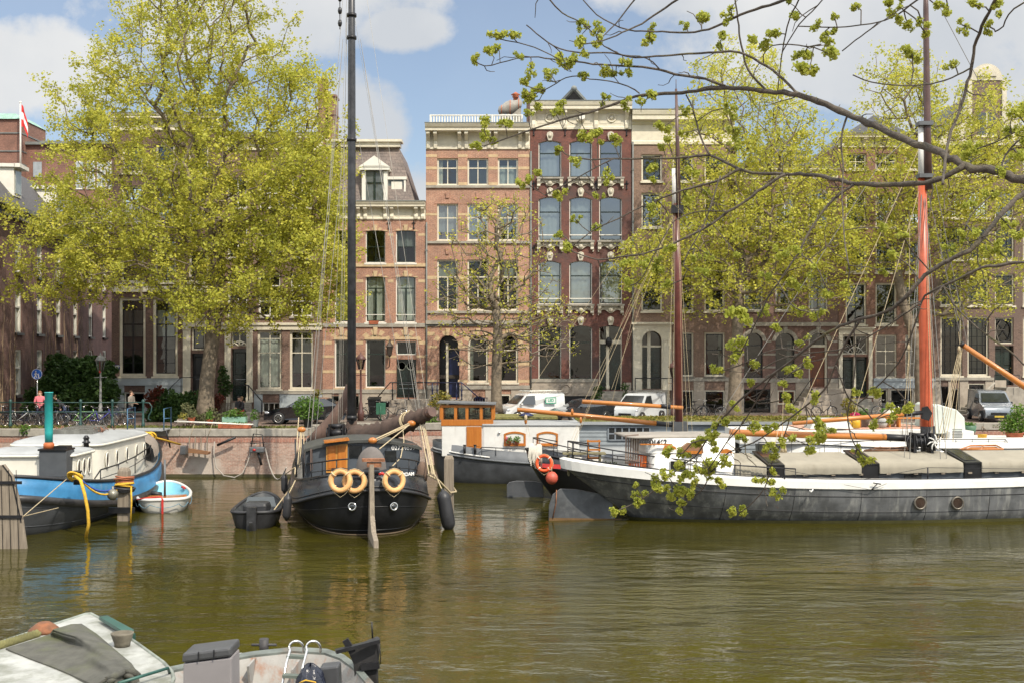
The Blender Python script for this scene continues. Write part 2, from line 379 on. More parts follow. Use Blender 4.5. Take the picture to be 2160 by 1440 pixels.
PANE = glassmat('window glass',(.60,.66,.64),2.1);PANED = glassmat('dark window glass',(.42,.46,.44),1.75)
PANEB = glassmat('reflective window glass',(.5,.55,.55),3.0)
LEAD = mat('lead roof edge',(.16,.17,.16),.6,var=.15)
BR = {
'A': brick('dark brown brick',(.150,.085,.066),(.105,.062,.052),(.16,.125,.10),(.10,.065,.055),.35,.6),
'B': brick('brown brick',(.21,.125,.095),(.15,.09,.072),(.21,.17,.14),(.17,.11,.09),.35,.6),
'C': brick('orange brick',(.40,.19,.12),(.32,.15,.10),(.42,.35,.29),(.33,.175,.125),.3,.5),
'D': brick('salmon brick',(.40,.20,.13),(.33,.16,.105),(.43,.37,.30),(.33,.18,.135),.35,.6),
'E': brick('dark red brick',(.19,.066,.047),(.135,.05,.04),(.12,.085,.075),(.078,.054,.05),.46,.28),
'F': brick('tan brown brick',(.25,.16,.115),(.19,.12,.09),(.24,.19,.15),(.20,.135,.105),.4,.5),
'G': brick('plum brown brick',(.20,.115,.092),(.15,.085,.072),(.22,.17,.14),(.16,.10,.09),.4,.5),
'H': brick('reddish brown brick',(.25,.13,.088),(.185,.095,.07),(.22,.165,.13),(.19,.11,.085),.4,.5),
'I': brick('greyish brown brick',(.185,.12,.095),(.14,.092,.075),(.19,.15,.12),(.14,.10,.085),.45,.5),
'J': brick('purple brown brick',(.20,.108,.088),(.15,.082,.07),(.15,.115,.10),(.12,.075,.065),.4,.5),
'K': brick('far red brown brick',(.25,.115,.08),(.19,.088,.066),(.24,.18,.14),None),
}
def arcpts(x0,x1,zs,rise,n=9):
 if rise <= 0: return [(x0,zs),(x1,zs)]
 w = (x1 - x0) / 2;r = (w * w + rise * rise) / (2 * rise);cx = (x0 + x1) / 2;cz = zs + rise - r
 a = math.asin(min(1,w / r));a = math.pi - a if rise > w else a
 return [(cx - r * math.sin(a * (1 - 2 * i / (n - 1))),cz + r * math.cos(a * (1 - 2 * i / (n - 1)))) for i in range(n)]
class House:
 def __init__(s,label,x0,x1,ytop,bm,depth=11,name='canal_house'):
  s.x0,s.x1,s.z1 = fx(x0) + .012,fx(x1) - .012,fz(ytop);s.bm = BR[bm];s.op = [];s.depth = depth;s.y = DF
  s.t = thing(name,label,'house',((s.x0 + s.x1) / 2,DF,ST));s.trim = MB();s.sub = []
 def opening(s,x0,x1,y0,y1,rise=0):
  """pixel rectangle; rise is the arch height included at its top"""
  X0,X1,Z1,Z0 = fx(x0),fx(x1),fz(y0),fz(y1);rs = rise * DF / F
  s.op.append((X0,X1,Z0,Z1,rs));return X0,X1,Z0,Z1,rs
 def win(s,x0,x1,y0,y1,rise=0,fr=None,sash=None,vb=(),hb=(),fw=.09,curtain=None,glass=None,sill=None,rec=.11,tr=None,bw=.035,cur_m=None):
  fr = fr or CREAM;sash = sash or fr
  X0,X1,Z0,Z1,rs = s.opening(x0,x1,y0,y1,rise);y = s.y + rec
  def outline(ins,yy):
   a = arcpts(X0 + ins,X1 - ins,Z1 - rs - (ins if rs <= 0 else 0),max(0,rs - ins * .3) if rs else 0)
   return [V((X0 + ins,yy,Z0 + ins))] + [V((p,yy,q)) for p,q in a] + [V((X1 - ins,yy,Z0 + ins))]
  f = MB();o,i,i2 = outline(0,y),outline(fw,y),outline(fw,y + .09);f.loft([o,i,i2],0,True,sm=False)
  if sash is not fr:
   j,j2 = outline(fw,y + .05),outline(fw + .06,y + .05);f.loft([j,j2,outline(fw + .06,y + .1)],1,True,sm=False)
  W = X1 - X0;H = Z1 - Z0;mi = 1 if sash is not fr else 0
  for t,th in [(q if isinstance(q,tuple) else (q,bw)) for q in vb]:
   zt = Z1 - fw if not tr else Z0 + H * tr
   f.box(X0 + W * t - th / 2,y + .035,Z0 + fw,X0 + W * t + th / 2,y + .085,zt - (rs * .5 if not tr else 0) * (0 if abs(t - .5) < .2 else 1),mi)
  for t,th in [(q if isinstance(q,tuple) else (q,bw)) for q in hb]:
   f.box(X0 + fw * .9,y + .027,Z0 + H * t - th / 2,X1 - fw * .9,y + .088,Z0 + H * t + th / 2,mi)
  fo = f.build('window',[fr,sash],s.t)
  p = MB();po = outline(fw * .6,y + .07);p.add(po,[tuple(range(len(po)))]);p.build('pane',glass or PANE,fo)
  if curtain:
   c = MB()
   for a,b,z0,z1 in curtain:
    n = max(6,int((b - a) * W / .09));r0 = [];r1 = []
    for k in range(n + 1):
     xx = X0 + fw + (a + (b - a) * k / n) * (W - 2 * fw);yy = y + .24 + .028 * math.sin(k * 1.9 + x0) + .012 * math.sin(k * .7)
     r0.append(V((xx,yy,Z0 + z0 * H)));r1.append(V((xx,yy,Z0 + min(z1 * H,H - rs * .6 - .03))))
    c.loft([r0,r1],0,False)
   c.build('curtain',cur_m or CURT,fo)
  if sill:
   k = MB();k.box(X0 - .06,s.y - .09,Z0 - .10,X1 + .06,s.y + rec + .02,Z0 - .002);k.build('sill',sill,fo)
  return fo
 def door(s,x0,x1,y0,y1,m,panels=((.15,.85,.08,.42),(.15,.85,.5,.93)),rec=.3,handle=True,leaves=1,pane=None):
  X0,X1,Z0,Z1,_ = s.opening(x0,x1,y0,y1);d = MB();y = s.y + rec;W = (X1 - X0) / leaves
  for l in range(leaves):
   a = X0 + W * l;d.box(a + .008,y,Z0,a + W - .008,y + .06,Z1)
   for u0,u1,v0,v1 in panels:
    xa,xb,za,zb = a + W * u0,a + W * u1,Z0 + (Z1 - Z0) * v0,Z0 + (Z1 - Z0) * v1
    d.loft([[V((xa,y - .003,za)),V((xb,y - .003,za)),V((xb,y - .003,zb)),V((xa,y - .003,zb))],[V((xa + .04,y - .03,za + .04)),V((xb - .04,y - .03,za + .04)),V((xb - .04,y - .03,zb - .04)),V((xa + .04,y - .03,zb - .04))]],0,True,False,True,sm=False)
  o = d.build('door',m,s.t)
  if handle:
   h = MB();h.ball((X1 - W * .12,y - .07,Z0 + 1.0),.04);h.cyl((X1 - W * .12,y,Z0 + 1.0),(X1 - W * .12,y - .06,Z0 + 1.0),.018);h.build('handle',BRASS,o)
  return o
 def band(s,y0,y1,out=.015,m=None,name='stone_band',x0=None,x1=None,cuts=()):
  """horizontal stone course between pixel rows, interrupted at cuts (pixel x pairs)"""
  a = s.x0 if x0 is None else fx(x0);e = s.x1 if x1 is None else fx(x1);segs = [];cur = a
  for c0,c1 in sorted(cuts):
   if fx(c0) > cur: segs.append((cur,min(fx(c0),e)))
   cur = max(cur,fx(c1))
  if cur < e: segs.append((cur,e))
  for p,q in segs: MB().box(p,s.y - out,fz(y1),q,s.y + .05,fz(y0)).build(name,m or TAN,s.t)
 def surround(s,x0,x1,y0,y1,w,out=.06,m=None,name='door_surround',ent=0,inner=None):
  """stone or timber frame: two pilasters, head, optional entablature of height ent (pixels)"""
  b = MB();X0,X1,Z0,Z1 = fx(x0),fx(x1),fz(y1),fz(y0);ww = w * DF / F
  for a in (X0,X1 - ww):
   b.box(a,s.y - out,Z0,a + ww,s.y + .14,Z1 - .001);b.box(a - .03,s.y - out - .03,Z0,a + ww + .03,s.y + .1,Z0 + .3);b.box(a - .02,s.y - out - .025,Z1 - .16,a + ww + .02,s.y + .1,Z1 - .06)
   b.box(a + ww * .3,s.y - out - .012,Z0 + .45,a + ww * .7,s.y - out + .01,Z1 - .3)
  b.box(X0,s.y - out - .002,Z1,X1,s.y + .139,Z1 + ent * DF / F * .55 + .10)
  if ent:
   e = ent * DF / F;b.box(X0 - .08,s.y - out - .10,Z1 + e * .55 + .1,X1 + .08,s.y + .05,Z1 + e * .8 + .1);b.box(X0 - .14,s.y - out - .18,Z1 + e * .8 + .1,X1 + .14,s.y + .05,Z1 + e + .1)
  return b.build(name,m or CREAM,s.t,bevel=.01)
 def arch_trim(s,x0,x1,y0,rise,w=9,out=.02,m=None,key=True,vous=0,m2=None):
  """ring of arch bricks/stones round an arched opening top (pixel units)"""
  X0,X1 = fx(x0),fx(x1);zs = fz(y0) - rise * DF / F;ww = w * DF / F;n = 17
  a = arcpts(X0,X1,zs,rise * DF / F,n);b = arcpts(X0 - ww,X1 + ww,zs - (0 if rise > 14 else .02),rise * DF / F + ww,n);o = MB()
  for i in range(n - 1):
   mi = 1 if (m2 is not None and (i // 2) % 2 == 1) else 0
   q = [V((a[i][0],s.y - out,a[i][1])),V((a[i + 1][0],s.y - out,a[i + 1][1])),V((b[i + 1][0],s.y - out,b[i + 1][1])),V((b[i][0],s.y - out,b[i][1]))]
   o.prism(q,(0,out + .04,0),mi)
  if key:
   cx = (X0 + X1) / 2;zt = fz(y0);o.prism([V((cx - .08,s.y - out - .05,zt - .02)),V((cx + .08,s.y - out - .05,zt - .02)),V((cx + .13,s.y - out - .05,zt + ww + .12)),V((cx - .13,s.y - out - .05,zt + ww + .12))],(0,.1,0),1 if m2 is not None else 0)
  return o.build('arch_trim',[m or TAN] + ([m2] if m2 is not None else []),s.t)
 def cornice(s,y0,y1,out=.55,brk=(),m=None,dent=True,over=0.,lead=True,panels=True):
  """timber cornice: gutter mouldings at the top, frieze, architrave at the bottom, scroll brackets at pixel x in brk"""
  m = m or CREAM;Z1,Z0 = fz(y0),fz(y1);H = Z1 - Z0;b = MB();a,e = s.x0 - over,s.x1 + over;y = s.y
  prof = [(0.02,Z0),(.07,Z0 + .02),(.07,Z0 + .10 * H),(.03,Z0 + .13 * H),(.03,Z0 + .60 * H),(.10,Z0 + .63 * H),(.12,Z0 + .70 * H),(out * .82,Z0 + .72 * H),(out * .82,Z0 + .84 * H),(out * .9,Z0 + .86 * H),(out,Z0 + .97 * H),(out,Z1),(-.3,Z1)]
  b.loft([[V((a,y - o,z)) for o,z in prof],[V((e,y - o,z)) for o,z in prof]],0,False,sm=False)
  for xx in (a,e): b.add([V((xx,y - o,z)) for o,z in prof] + [V((xx,y + .3,Z0))],[tuple(range(len(prof) + 1))])
  if dent:
   n = int((e - a) / .22)
   for i in range(n): b.box(a + (i + .25) * (e - a) / n,y - .20,Z0 + .655 * H,a + (i + .72) * (e - a) / n,y - .06,Z0 + .718 * H)
  bl = sorted(brk)
  if panels and len(bl) > 1:
   for p,q in zip(bl[:-1],bl[1:]):
    if q - p > 25: b.box(fx(p + 8),y - .045,Z0 + .22 * H,fx(q - 8),y + .01,Z0 + .54 * H)
  o = b.build('cornice',m,s.t)
  for p in brk:
   k = MB();X = fx(p);w = .10
   side = [V((X - w,y - .03,Z0 + .06 * H)),V((X - w,y - .13,Z0 + .05 * H)),V((X - w,y - .16,Z0 + .18 * H)),V((X - w,y - .12,Z0 + .34 * H)),V((X - w,y - out * .5,Z0 + .52 * H)),V((X - w,y - out * .72,Z0 + .60 * H)),V((X - w,y - out * .72,Z0 + .715 * H)),V((X - w,y - .03,Z0 + .715 * H))]
   k.prism(side,(2 * w,0,0));k.build('bracket',m,o)
  if lead:
   l = MB();l.box(a - .02,y - out - .03,Z1 + .002,e + .02,y + .4,Z1 + .05);l.build('gutter_edge',LEAD,o)
  return o
 def anchor(s,pts):
  k = MB()
  for px,py in pts:
   X,Z = fx(px),fz(py);k.bar((X,s.y - .03,Z - .22),(X,s.y - .03,Z + .22),.05,.05);k.bar((X - .11,s.y - .03,Z + .06),(X + .11,s.y - .03,Z + .06),.05,.04);k.ball((X,s.y - .03,Z - .24),.06,n=8)
   k.build('wall_anchor',BLACKP,s.t);k = MB()
 def finish(s,roof='flat',top=None,base=None):
  """cut the front wall round its openings; side walls, floors, roof and a dim room behind"""
  w = MB();x0,x1,z0,z1,y = s.x0,s.x1,ST - .3,s.z1,s.y
  xs = sorted({x0,x1,*[o[0] for o in s.op],*[o[1] for o in s.op]});zs = sorted({z0,z1,*[o[2] for o in s.op],*[o[3] for o in s.op]})
  for i in range(len(xs) - 1):
   for j in range(len(zs) - 1):
    cx,cz = (xs[i] + xs[i + 1]) / 2,(zs[j] + zs[j + 1]) / 2
    if xs[i + 1] - xs[i] < 1e-5 or any(o[0] < cx < o[1] and o[2] < cz < o[3] for o in s.op): continue
    w.add([(xs[i],y,zs[j]),(xs[i + 1],y,zs[j]),(xs[i + 1],y,zs[j + 1]),(xs[i],y,zs[j + 1])],[(0,1,2,3)])
  for X0,X1,Z0,Z1,rs in s.op:
   d = .42;zt = Z1 - rs
   w.add([(X0,y,Z0),(X0,y + d,Z0),(X0,y + d,zt),(X0,y,zt)],[(0,1,2,3)]);w.add([(X1,y,Z0),(X1,y + d,Z0),(X1,y + d,zt),(X1,y,zt)],[(3,2,1,0)])
   w.add([(X0,y,Z0),(X1,y,Z0),(X1,y + d,Z0),(X0,y + d,Z0)],[(0,1,2,3)])
   a = arcpts(X0,X1,zt,rs)
   for p,q in zip(a[:-1],a[1:]):
    if rs > 0: w.add([(p[0],y,p[1]),(q[0],y,q[1]),(q[0],y,Z1),(p[0],y,Z1)],[(0,1,2,3)])
    w.add([(p[0],y,p[1]),(q[0],y,q[1]),(q[0],y + d,q[1]),(p[0],y + d,p[1])],[(0,1,2,3)])
  D = s.depth
  w.add([(x0,y,z0),(x0,y + D,z0),(x0,y + D,z1),(x0,y,z1)],[(0,1,2,3)]);w.add([(x1,y,z0),(x1,y + D,z0),(x1,y + D,z1),(x1,y,z1)],[(0,1,2,3)])
  w.add([(x0,y + D,z0),(x1,y + D,z0),(x1,y + D,z1),(x0,y + D,z1)],[(0,1,2,3)])
  w.build('wall',s.bm,s.t,fix=False)
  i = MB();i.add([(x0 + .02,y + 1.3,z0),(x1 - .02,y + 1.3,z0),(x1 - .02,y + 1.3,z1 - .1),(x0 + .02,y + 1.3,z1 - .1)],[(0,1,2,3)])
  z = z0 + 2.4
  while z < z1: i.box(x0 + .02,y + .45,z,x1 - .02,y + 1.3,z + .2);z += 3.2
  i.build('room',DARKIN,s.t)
  if roof == 'flat':
   r = MB();r.add([(x0,y,z1),(x1,y,z1),(x1,y + D,z1),(x0,y + D,z1)],[(0,1,2,3)]);r.build('roof',LEAD,s.t)
  elif roof == 'pitch':   # ridge along the house depth, front hip
   r = MB();cx = (x0 + x1) / 2;t = top;r.add([(x0,y + .25,z1),(x1,y + .25,z1),(x1,y + D,z1),(x0,y + D,z1),(cx,y + 2.2,t),(cx,y + D,t)],[(0,1,4),(1,2,5,4),(3,0,4,5),(2,3,5)]);r.build('roof',ROOFT,s.t)
BRASS = mat('brass',(.55,.40,.16),.3,1,var=.1)
IRON = mat('black iron',(.018,.018,.02),.45,.3,var=.3)

def stairs(h,x0,x1,n,ztop,yd,m=None,dirn=None):
 """straight flight down to the street in front of the door (dirn None) or sideways along the front (-1 left, +1 right)"""
 k = MB();X0,X1 = fx(x0),fx(x1);Z = fz(ztop);H = Z - ST - .13;m = m or STONE
 if dirn is None:
  for i in range(n): k.box(X0,DF - yd * (i + 1) / n,ST + .1,X1,DF - yd * i / n - .0,Z - H * i / n)
 else:
  k.box(X0,DF - yd,ST + .1,X1,DF - .002,Z);st = .27
  for i in range(n):
   a = X1 + st * i if dirn > 0 else X0 - st * (i + 1);k.box(a,DF - yd,ST + .1,a + st,DF - .002,Z - H * (i + 1) / (n + 1))
 return k.build('stairs',m,h.t,bevel=.01)
def railing(h,pts,m,posts=(),r=.022,hgt=None,name='stair_railing',fancy=False):
 k = MB();k.tube(pts,r,6)
 for p,zb in posts:
  p = V(p)
  if fancy: k.lathe([(.05,0),(.05,.06),(.03,.1),(.055,.28),(.028,.42),(.055,.55),(.028,.62),(.03,p.z - zb)],(p.x,p.y,zb),8)
  else: k.cyl((p.x,p.y,zb),p,r,n=6)
 return k.build(name,m,h.t)
cc = lambda a,b=1: [(0,a,.0,1),(1 - a,1,0,1)]

# ---- A: dark brown house with blue grey basement (left end of the row)
h = House('dark brown brick house with a grey blue basement, left end of the row',235,460,262,'A')
for a,b in ((251,307),(322,375)):
 h.win(a,b,628,793,0,CREAM,BLACKP,vb=((.5,.09),),hb=(.34,(.66,.07),.5,.17),fw=.16,glass=PANE,sill=CREAM,curtain=[(0,1,.5,.84)],cur_m=NET)
 h.win(a + 4,b - 4,498,596,0,CREAM,BLACKP,vb=((.5,.08),),hb=((.6,.06),),fw=.12,sill=CREAM,glass=PANEB)
 h.win(a + 5,b - 5,392,470,0,CREAM,BLACKP,vb=((.5,.06),),hb=((.55,.06),),fw=.12,sill=CREAM,glass=PANEB)
 h.win(a + 6,b - 6,305,365,0,CREAM,BLACKP,vb=((.5,.06),),hb=((.55,.06),),fw=.12,sill=CREAM)
for y0,y1 in ((498,596),(392,470),(305,365)): h.win(398,440,y0,y1,0,CREAM,BLACKP,vb=((.5,.06),),hb=((.55,.06),),fw=.12,sill=CREAM)
h.win(404,432,692,738,0,CREAM,BLACKP,fw=.08);h.door(404,432,745,836,BLACKP)
h.surround(386,450,690,836,16,m=CREAM,ent=22)
h.band(604,616,.08,CREAM,'string_course')
h.band(797,812,.07,GREYP,'plinth_moulding',x1=386);h.band(812,876,.03,GREYP,'basement_wall',x1=386,cuts=((262,306),))
h.win(262,306,826,872,0,WHITE,BLACKP,fw=.08,rec=.06,glass=PANED)
h.cornice(242,276,.5,(245,300,355,410,452));stairs(h,388,450,6,838,1.1)
railing(h,[P(352,824,64.6),P(382,795,64.6),P(452,795,64.6)],IRON,[(P(382,795,64.6),ST),(P(352,824,64.6),ST),(P(450,795,64.6),ST + 1.2)])
sg = MB();sg.box(fx(239),DF - .03,fz(780),fx(253),DF - .002,fz(769));so_ = sg.build('street_sign',mat('blue enamel',(.015,.035,.22),.25,var=.05),h.t)
for i,q in enumerate(('BINNEN','KANT','CENTRUM')): text(q,(.13,.13,.07)[i],WHITE,'lettering',so_,(fx(246),DF - .034,fz(771.5 + i * 3.3)),sx=.8,bold=.004)
h.finish()
# ---- B: brown house with tall white windows
h = House('brown brick house with tall white ground floor windows and two tall chimneys',460,680,305,'B')
for a,b in ((543,594),(611,661)):
 h.win(a,b,697,820,0,CREAM,vb=((.5,.05),),hb=((.62,.05),(.86,.03)),fw=.12,sill=CREAM,curtain=[(0,1,.04 if a < 600 else .28,.88)],glass=PANE)
 h.win(a + 2,b - 2,575,668,0,WHITE,vb=((.5,.05),),hb=((.35,.05),(.7,.05)),fw=.10,sill=STONE,glass=PANED)
 h.win(a + 3,b - 3,470,545,0,WHITE,vb=((.5,.05),),hb=((.5,.05),),fw=.10,sill=STONE)
 h.win(a + 3,b - 3,375,440,0,WHITE,vb=((.5,.05),),hb=((.5,.05),),fw=.10,sill=STONE)
for y0,y1 in ((575,668),(470,545),(375,440)): h.win(480,522,y0,y1,0,WHITE,vb=((.5,.05),),hb=((.5,.05),),fw=.10,sill=STONE)
h.win(488,521,698,730,0,CREAM,fw=.07,glass=PANED,vb=((.5,.05),));h.door(488,521,735,845,DGREEN,leaves=1)
tr = MB();tr.tube([P(504.5 + 16 * math.cos(R(a)),732 - 12 * math.sin(R(a)),DF + .06) for a in range(0,181,20)],.05,6)
for a in (40,90,140): tr.tube([P(504.5,730,DF + .05),P(504.5 + 14 * math.cos(R(a)),731 - 12 * math.sin(R(a)),DF + .05)],.045,5)
tr.build('transom_ornament',CREAM,h.t)
h.surround(474,533,697,848,13,m=CREAM)
h.band(681,686,.16,CREAM,'string_course');h.band(686,696,.08,CREAM,'entablature')
h.band(822,830,.07,STONE,'plinth_moulding',x0=536);h.band(830,868,.03,GREYP,'basement_wall',x0=536,cuts=((554,590),))
h.win(554,590,848,868,0,WHITE,fw=.05,rec=.06,vb=(.33,.66))
stairs(h,476,531,6,848,1.2)
railing(h,[P(476,812,64.5),P(524,812,64.5),P(552,845,64.2)],IRON,[(P(476,812,64.5),ST + 1),(P(524,812,64.5),ST + .9),(P(552,845,64.2),ST)],r=.035)
h.cornice(284,318,.5,(468,520,572,624,672));h.finish()
for a,b,y0,y1 in ((657,673,150,300),(679,695,186,480)):
 c = MB();c.box(fx(a),DF + 2.2,fz(y1),fx(b),DF + 3.4,fz(y0));c.box(fx(a) - .06,DF + 2.14,fz(y0),fx(b) + .06,DF + 3.46,fz(y0) + .12);c.box(fx(a) - .05,DF + 2.15,fz(y0 + 40),fx(b) + .05,DF + 3.45,fz(y0 + 36));c.build('chimney',BR['H'],h.t)
# ---- C: orange brick house with slate mansard roof
h = House('orange brick house with tile filled arches and a slate mansard roof',680,898,432,'C')
DK = DGREEN
for i,(a,b) in enumerate(((706,735),(771,813),(835,877))):
 if i < 2: h.win(a,b,716,817,0,WHITE,DK,hb=((.70,.07),),fw=.07,sill=TAN,glass=PANED,curtain=[(0,.14,0,1)] )
 h.win(a,b,583,680,2.5,WHITE,DK,vb=((.5,.12),),hb=((.74,.07),),fw=.06,sill=WHITE,curtain=cc(.48),tr=.74)
 h.win(a,b,486,555,2,WHITE,DK,hb=((.5,.05),),vb=((.5,.03),),fw=.05,sill=WHITE,glass=PANED,curtain=[(0,1,.5,1)] if i == 2 else None,cur_m=NET)
 h.arch_trim(a,b,583,2.5,7,.02,BR['D'],True,m2=TAN);h.arch_trim(a,b,486,2,7,.02,BR['D'],True,m2=TAN)
 gb = MB();gb.bar(P(a,664,DF + .06),P(b,664,DF + .06),.04,.04);gb.build('window_rail',WHITE,h.t)
 # ground floor: arch with patterned tile tympanum
 tp = MB();X0,X1 = fx(a),fx(b);ap = arcpts(X0,X1,fz(716) + .12,11 * DF / F,13);tp.add([V((p,DF - .012,q)) for p,q in ap],[tuple(range(13))])
 tm = MATS.get('tiles') or brick('tiles',(.42,.36,.24),(.34,.20,.12),(.10,.16,.12),(.30,.27,.19),.4,3.,.16,.12);tp.build('tile_panel',tm,h.t,fix=False)
 h.arch_trim(a,b,706,11,12,.03,BR['D'],True,m2=TAN)
 lt = MB();lt.box(fx(a) - .06,DF - .05,fz(716) + .003,fx(b) + .06,DF + .1,fz(716) + .14);lt.build('lintel',TAN,h.t)
h.win(836,878,720,748,0,WHITE,DK,fw=.06,glass=PANED);cb_ = MB();cb_.box(fx(836),DF + .02,fz(757),fx(878),DF + .3,fz(748));cb_.build('door_lintel',CREAM,h.t)
dd = h.door(836,878,757,838,DK,panels=((.1,.9,.05,.25),(.1,.9,.30,.36)))
ov = MB()
for q in (847,867): ov.lathe([(.0,0),(.24,0),(.24,.05),(.18,.06),(.0,.06)],P(q,771,DF + .30),14,axis='y');ov.torus(P(q,771,DF + .29),.24,.035,(0,1,0),18,6)
ov.build('oval_window',mat('door brass trim',(.22,.24,.20),.3,.2),dd)
h.band(719,726,.012,TAN,cuts=((700,740),(766,818),(830,883)));h.band(749,754,.012,TAN,cuts=((706,735),(771,813),(836,878)));h.band(780,786,.012,TAN,cuts=((706,735),(771,813),(836,878)))
h.band(590,596,.012,TAN,cuts=((700,740),(766,818),(830,882)));h.band(493,498,.012,TAN,cuts=((700,740),(766,818),(830,882)))
h.band(682,690,.08,STONE,'string_course');h.band(556,563,.07,TAN,'string_course');h.band(820,828,.10,STONE,'plinth_moulding',cuts=((836,878),));h.band(828,882,.05,PLINTH,'plinth',cuts=((836,878),(700,716),(738,757)))
h.win(738,757,834,872,0,DK,fw=.06,rec=.02,glass=PANED,vb=(.5,));h.win(700,716,834,872,0,DK,fw=.06,rec=.02,glass=PANED)
h.anchor([(820,473),(873,473)]);h.cornice(427,464,.5,(690,704,757,771,813,827,878,892))
stairs(h,826,985,5,840,1.5,PLINTH,-1)
rb = [P(793,841,64.3),P(823,806,64.3),P(974,806,64.3),P(1010,838,64.3)]
railing(h,rb[:1] + [rb[1],P(898,806,64.3)],IRON,[(P(828,806,64.3),fz(840)),(P(862,806,64.3),fz(840))],r=.035,fancy=True)
la = MB();la.tube([P(821,772,DF - .02),P(822,760,DF - .35),P(822,752,DF - .42)],.03,6);la.lathe([(.03,0),(.12,.1),(.19,.55),(.24,.58),(.10,.78),(.05,.9),(.02,1.0)],P(822,752,DF - .42),6,sm=False);la.build('wall_lantern',mat('lantern bronze',(.07,.055,.045),.5,.4),h.t)
fb = MB();p_ = P(779,684,DF - .12);fb.prism([p_ + V((0,0,0)),p_ + V((.5,0,0)),p_ + V((.54,0,.2)),p_ + V((-.04,0,.2))],(0,.2,0));fb.build('window_box',mat('terracotta',(.36,.10,.045),.8,var=.2),h.t)
h.finish('flat')
mr = MB();zb,zt = fz(428),fz(302);xl,xr = h.x0,fx(875)
mr.add([(xl,DF + .3,zb),(xr,DF + .3,zb),(xr,DF + 8,zb),(xl,DF + 8,zb),(xl,DF + 1.5,zt),(fx(836),DF + 1.5,zt),(fx(836),DF + 7,zt),(xl,DF + 7,zt)],[(0,1,5,4),(1,2,6,5),(4,5,6,7),(2,3,7,6),(3,0,4,7)]);mo = mr.build('mansard_roof',SLATE,h.t)
ce = MB();ce.box(xl,DF + 1.2,zt,fx(840),DF + 1.9,zt + .28);ce.box(xl,DF + 1.05,zt + .28,fx(844),DF + 2,zt + .42);ce.build('roof_edge',CREAM,mo)
dm = MB();a,b = fx(762),fx(816);y = DF + .25;dm.box(a,y,zb,a + .22,y + 1.3,fz(360));dm.box(b - .22,y,zb,b,y + 1.3,fz(360));dm.box(a - .15,y - .15,fz(358),b + .15,y + 1.6,fz(352))
dm.prism([V((a - .18,y - .18,fz(352))),V((b + .18,y - .18,fz(352))),V(((a + b) / 2,y - .18,fz(328)))],(0,1.6,0));dm.prism([V((a + .1,y - .2,fz(350))),V((b - .1,y - .2,fz(350))),V(((a + b) / 2,y - .2,fz(334)))],(0,.05,0))
dm.box(b,y + .3,zb,fx(851),y + 1.5,fz(424));dm.box(fx(850),y + .3,zb,fx(854),y + 1.5,fz(372));dm.box(b,y + .25,fz(376),fx(856),y + 1.5,fz(370));do = dm.build('dormer',WHITE,mo)
pm = MB();pm.box(a + .22,y + .12,fz(422),b - .22,y + .2,fz(360));pm.box(b,y + .42,fz(424),fx(850),y + .5,fz(376));pm.build('pane',mat('dormer glass',(.10,.115,.12),.06,var=.3,spec=1.),do)
pm = MB();pm.box((a + b) / 2 - .06,y + .05,fz(422),(a + b) / 2 + .06,y + .14,fz(360));pm.box(a + .22,y + .06,fz(385),b - .22,y + .13,fz(383));pm.build('sash',DGREEN,do)
cu = MB();cu.box(b + .2,y + .35,fz(420),fx(846),y + .41,fz(380));cu.build('curtain',CURT,do)
# ---- D: tall salmon brick house with balustrade
h = House('tall salmon brick house with cream bracketed cornice and white balustrade on its roof',898,1118,300,'D')
for i,(a,b) in enumerate(((922,966),(986,1030),(1050,1093))):
 h.win(a,b,334,391,0,CREAM,vb=((.5,.05),),hb=((.64,.06),),fw=.09,sill=CREAM,curtain=[(0,.22,0,1)] if i == 0 else [(0,1,.05,.75)],cur_m=CURT if i == 0 else NET)
 h.win(a,b,430,508,0,CREAM,vb=((.5,.05),),hb=((.62,.06),),fw=.09,sill=CREAM,curtain=[(0,1,.25,.95)],cur_m=NET,glass=PANEB)
 h.win(a,b,548,655,0,CREAM,vb=((.5,.06),),hb=((.66,.07),),fw=.09,sill=CREAM,glass=PANED,tr=.66,curtain=[(0,1,.68,1)] if i != 1 else None)
 h.arch_trim(a,b,418,12,7,.02,BR['C'],True,m2=TAN if i == 9 else None);h.arch_trim(a,b,536,13,7,.02,BR['C'],True)
 if i: h.win(a + 1,b,707,806,21,CREAM,hb=((.68,.07),),fw=.12,sill=CREAM,glass=PANED,curtain=[(0,.2,0,1)])
 h.arch_trim(a,b + 1,707,21,10,.03,BR['C'],True,m2=TAN)
tw = MB()
for a,b in ((922,966),(986,1030),(1050,1093)):
 ap = arcpts(fx(a),fx(b),fz(547.8),12 * DF / F,11);tw.add([V((p,DF - .008,q)) for p,q in ap],[tuple(range(11))]);ap = arcpts(fx(a),fx(b),fz(429.8),11.5 * DF / F,11);tw.add([V((p,DF - .008,q)) for p,q in ap],[tuple(range(11))])
tw.build('arch_infill',BR['C'],h.t,fix=False)
X0,X1,Z0,Z1,rs = h.opening(926,969,706,838,21)
po = MB();po.box(fx(926),DF + .9,Z0,fx(969),DF + .95,Z1);po.build('porch_door',BLACKP,h.t);po = MB();po.box(fx(940),DF + .4,Z0,fx(945),DF + .6,fz(722));po.build('porch_post',CREAM,h.t);po = MB();po.box(fx(946),DF + .7,Z0,fx(969),DF + .78,fz(740));po.build('door',NAVY,h.t)
ct = [(917,971),(981,1035),(1045,1098)]
for y0,y1 in ((326,332),(352,358),(450,455),(582,589),(700,708),(728,734),(763,770),(800,806)): h.band(y0,y1,.012,TAN,cuts=[(a + 5,b - 5) for a,b in ct] if y0 not in (700,) else ct)
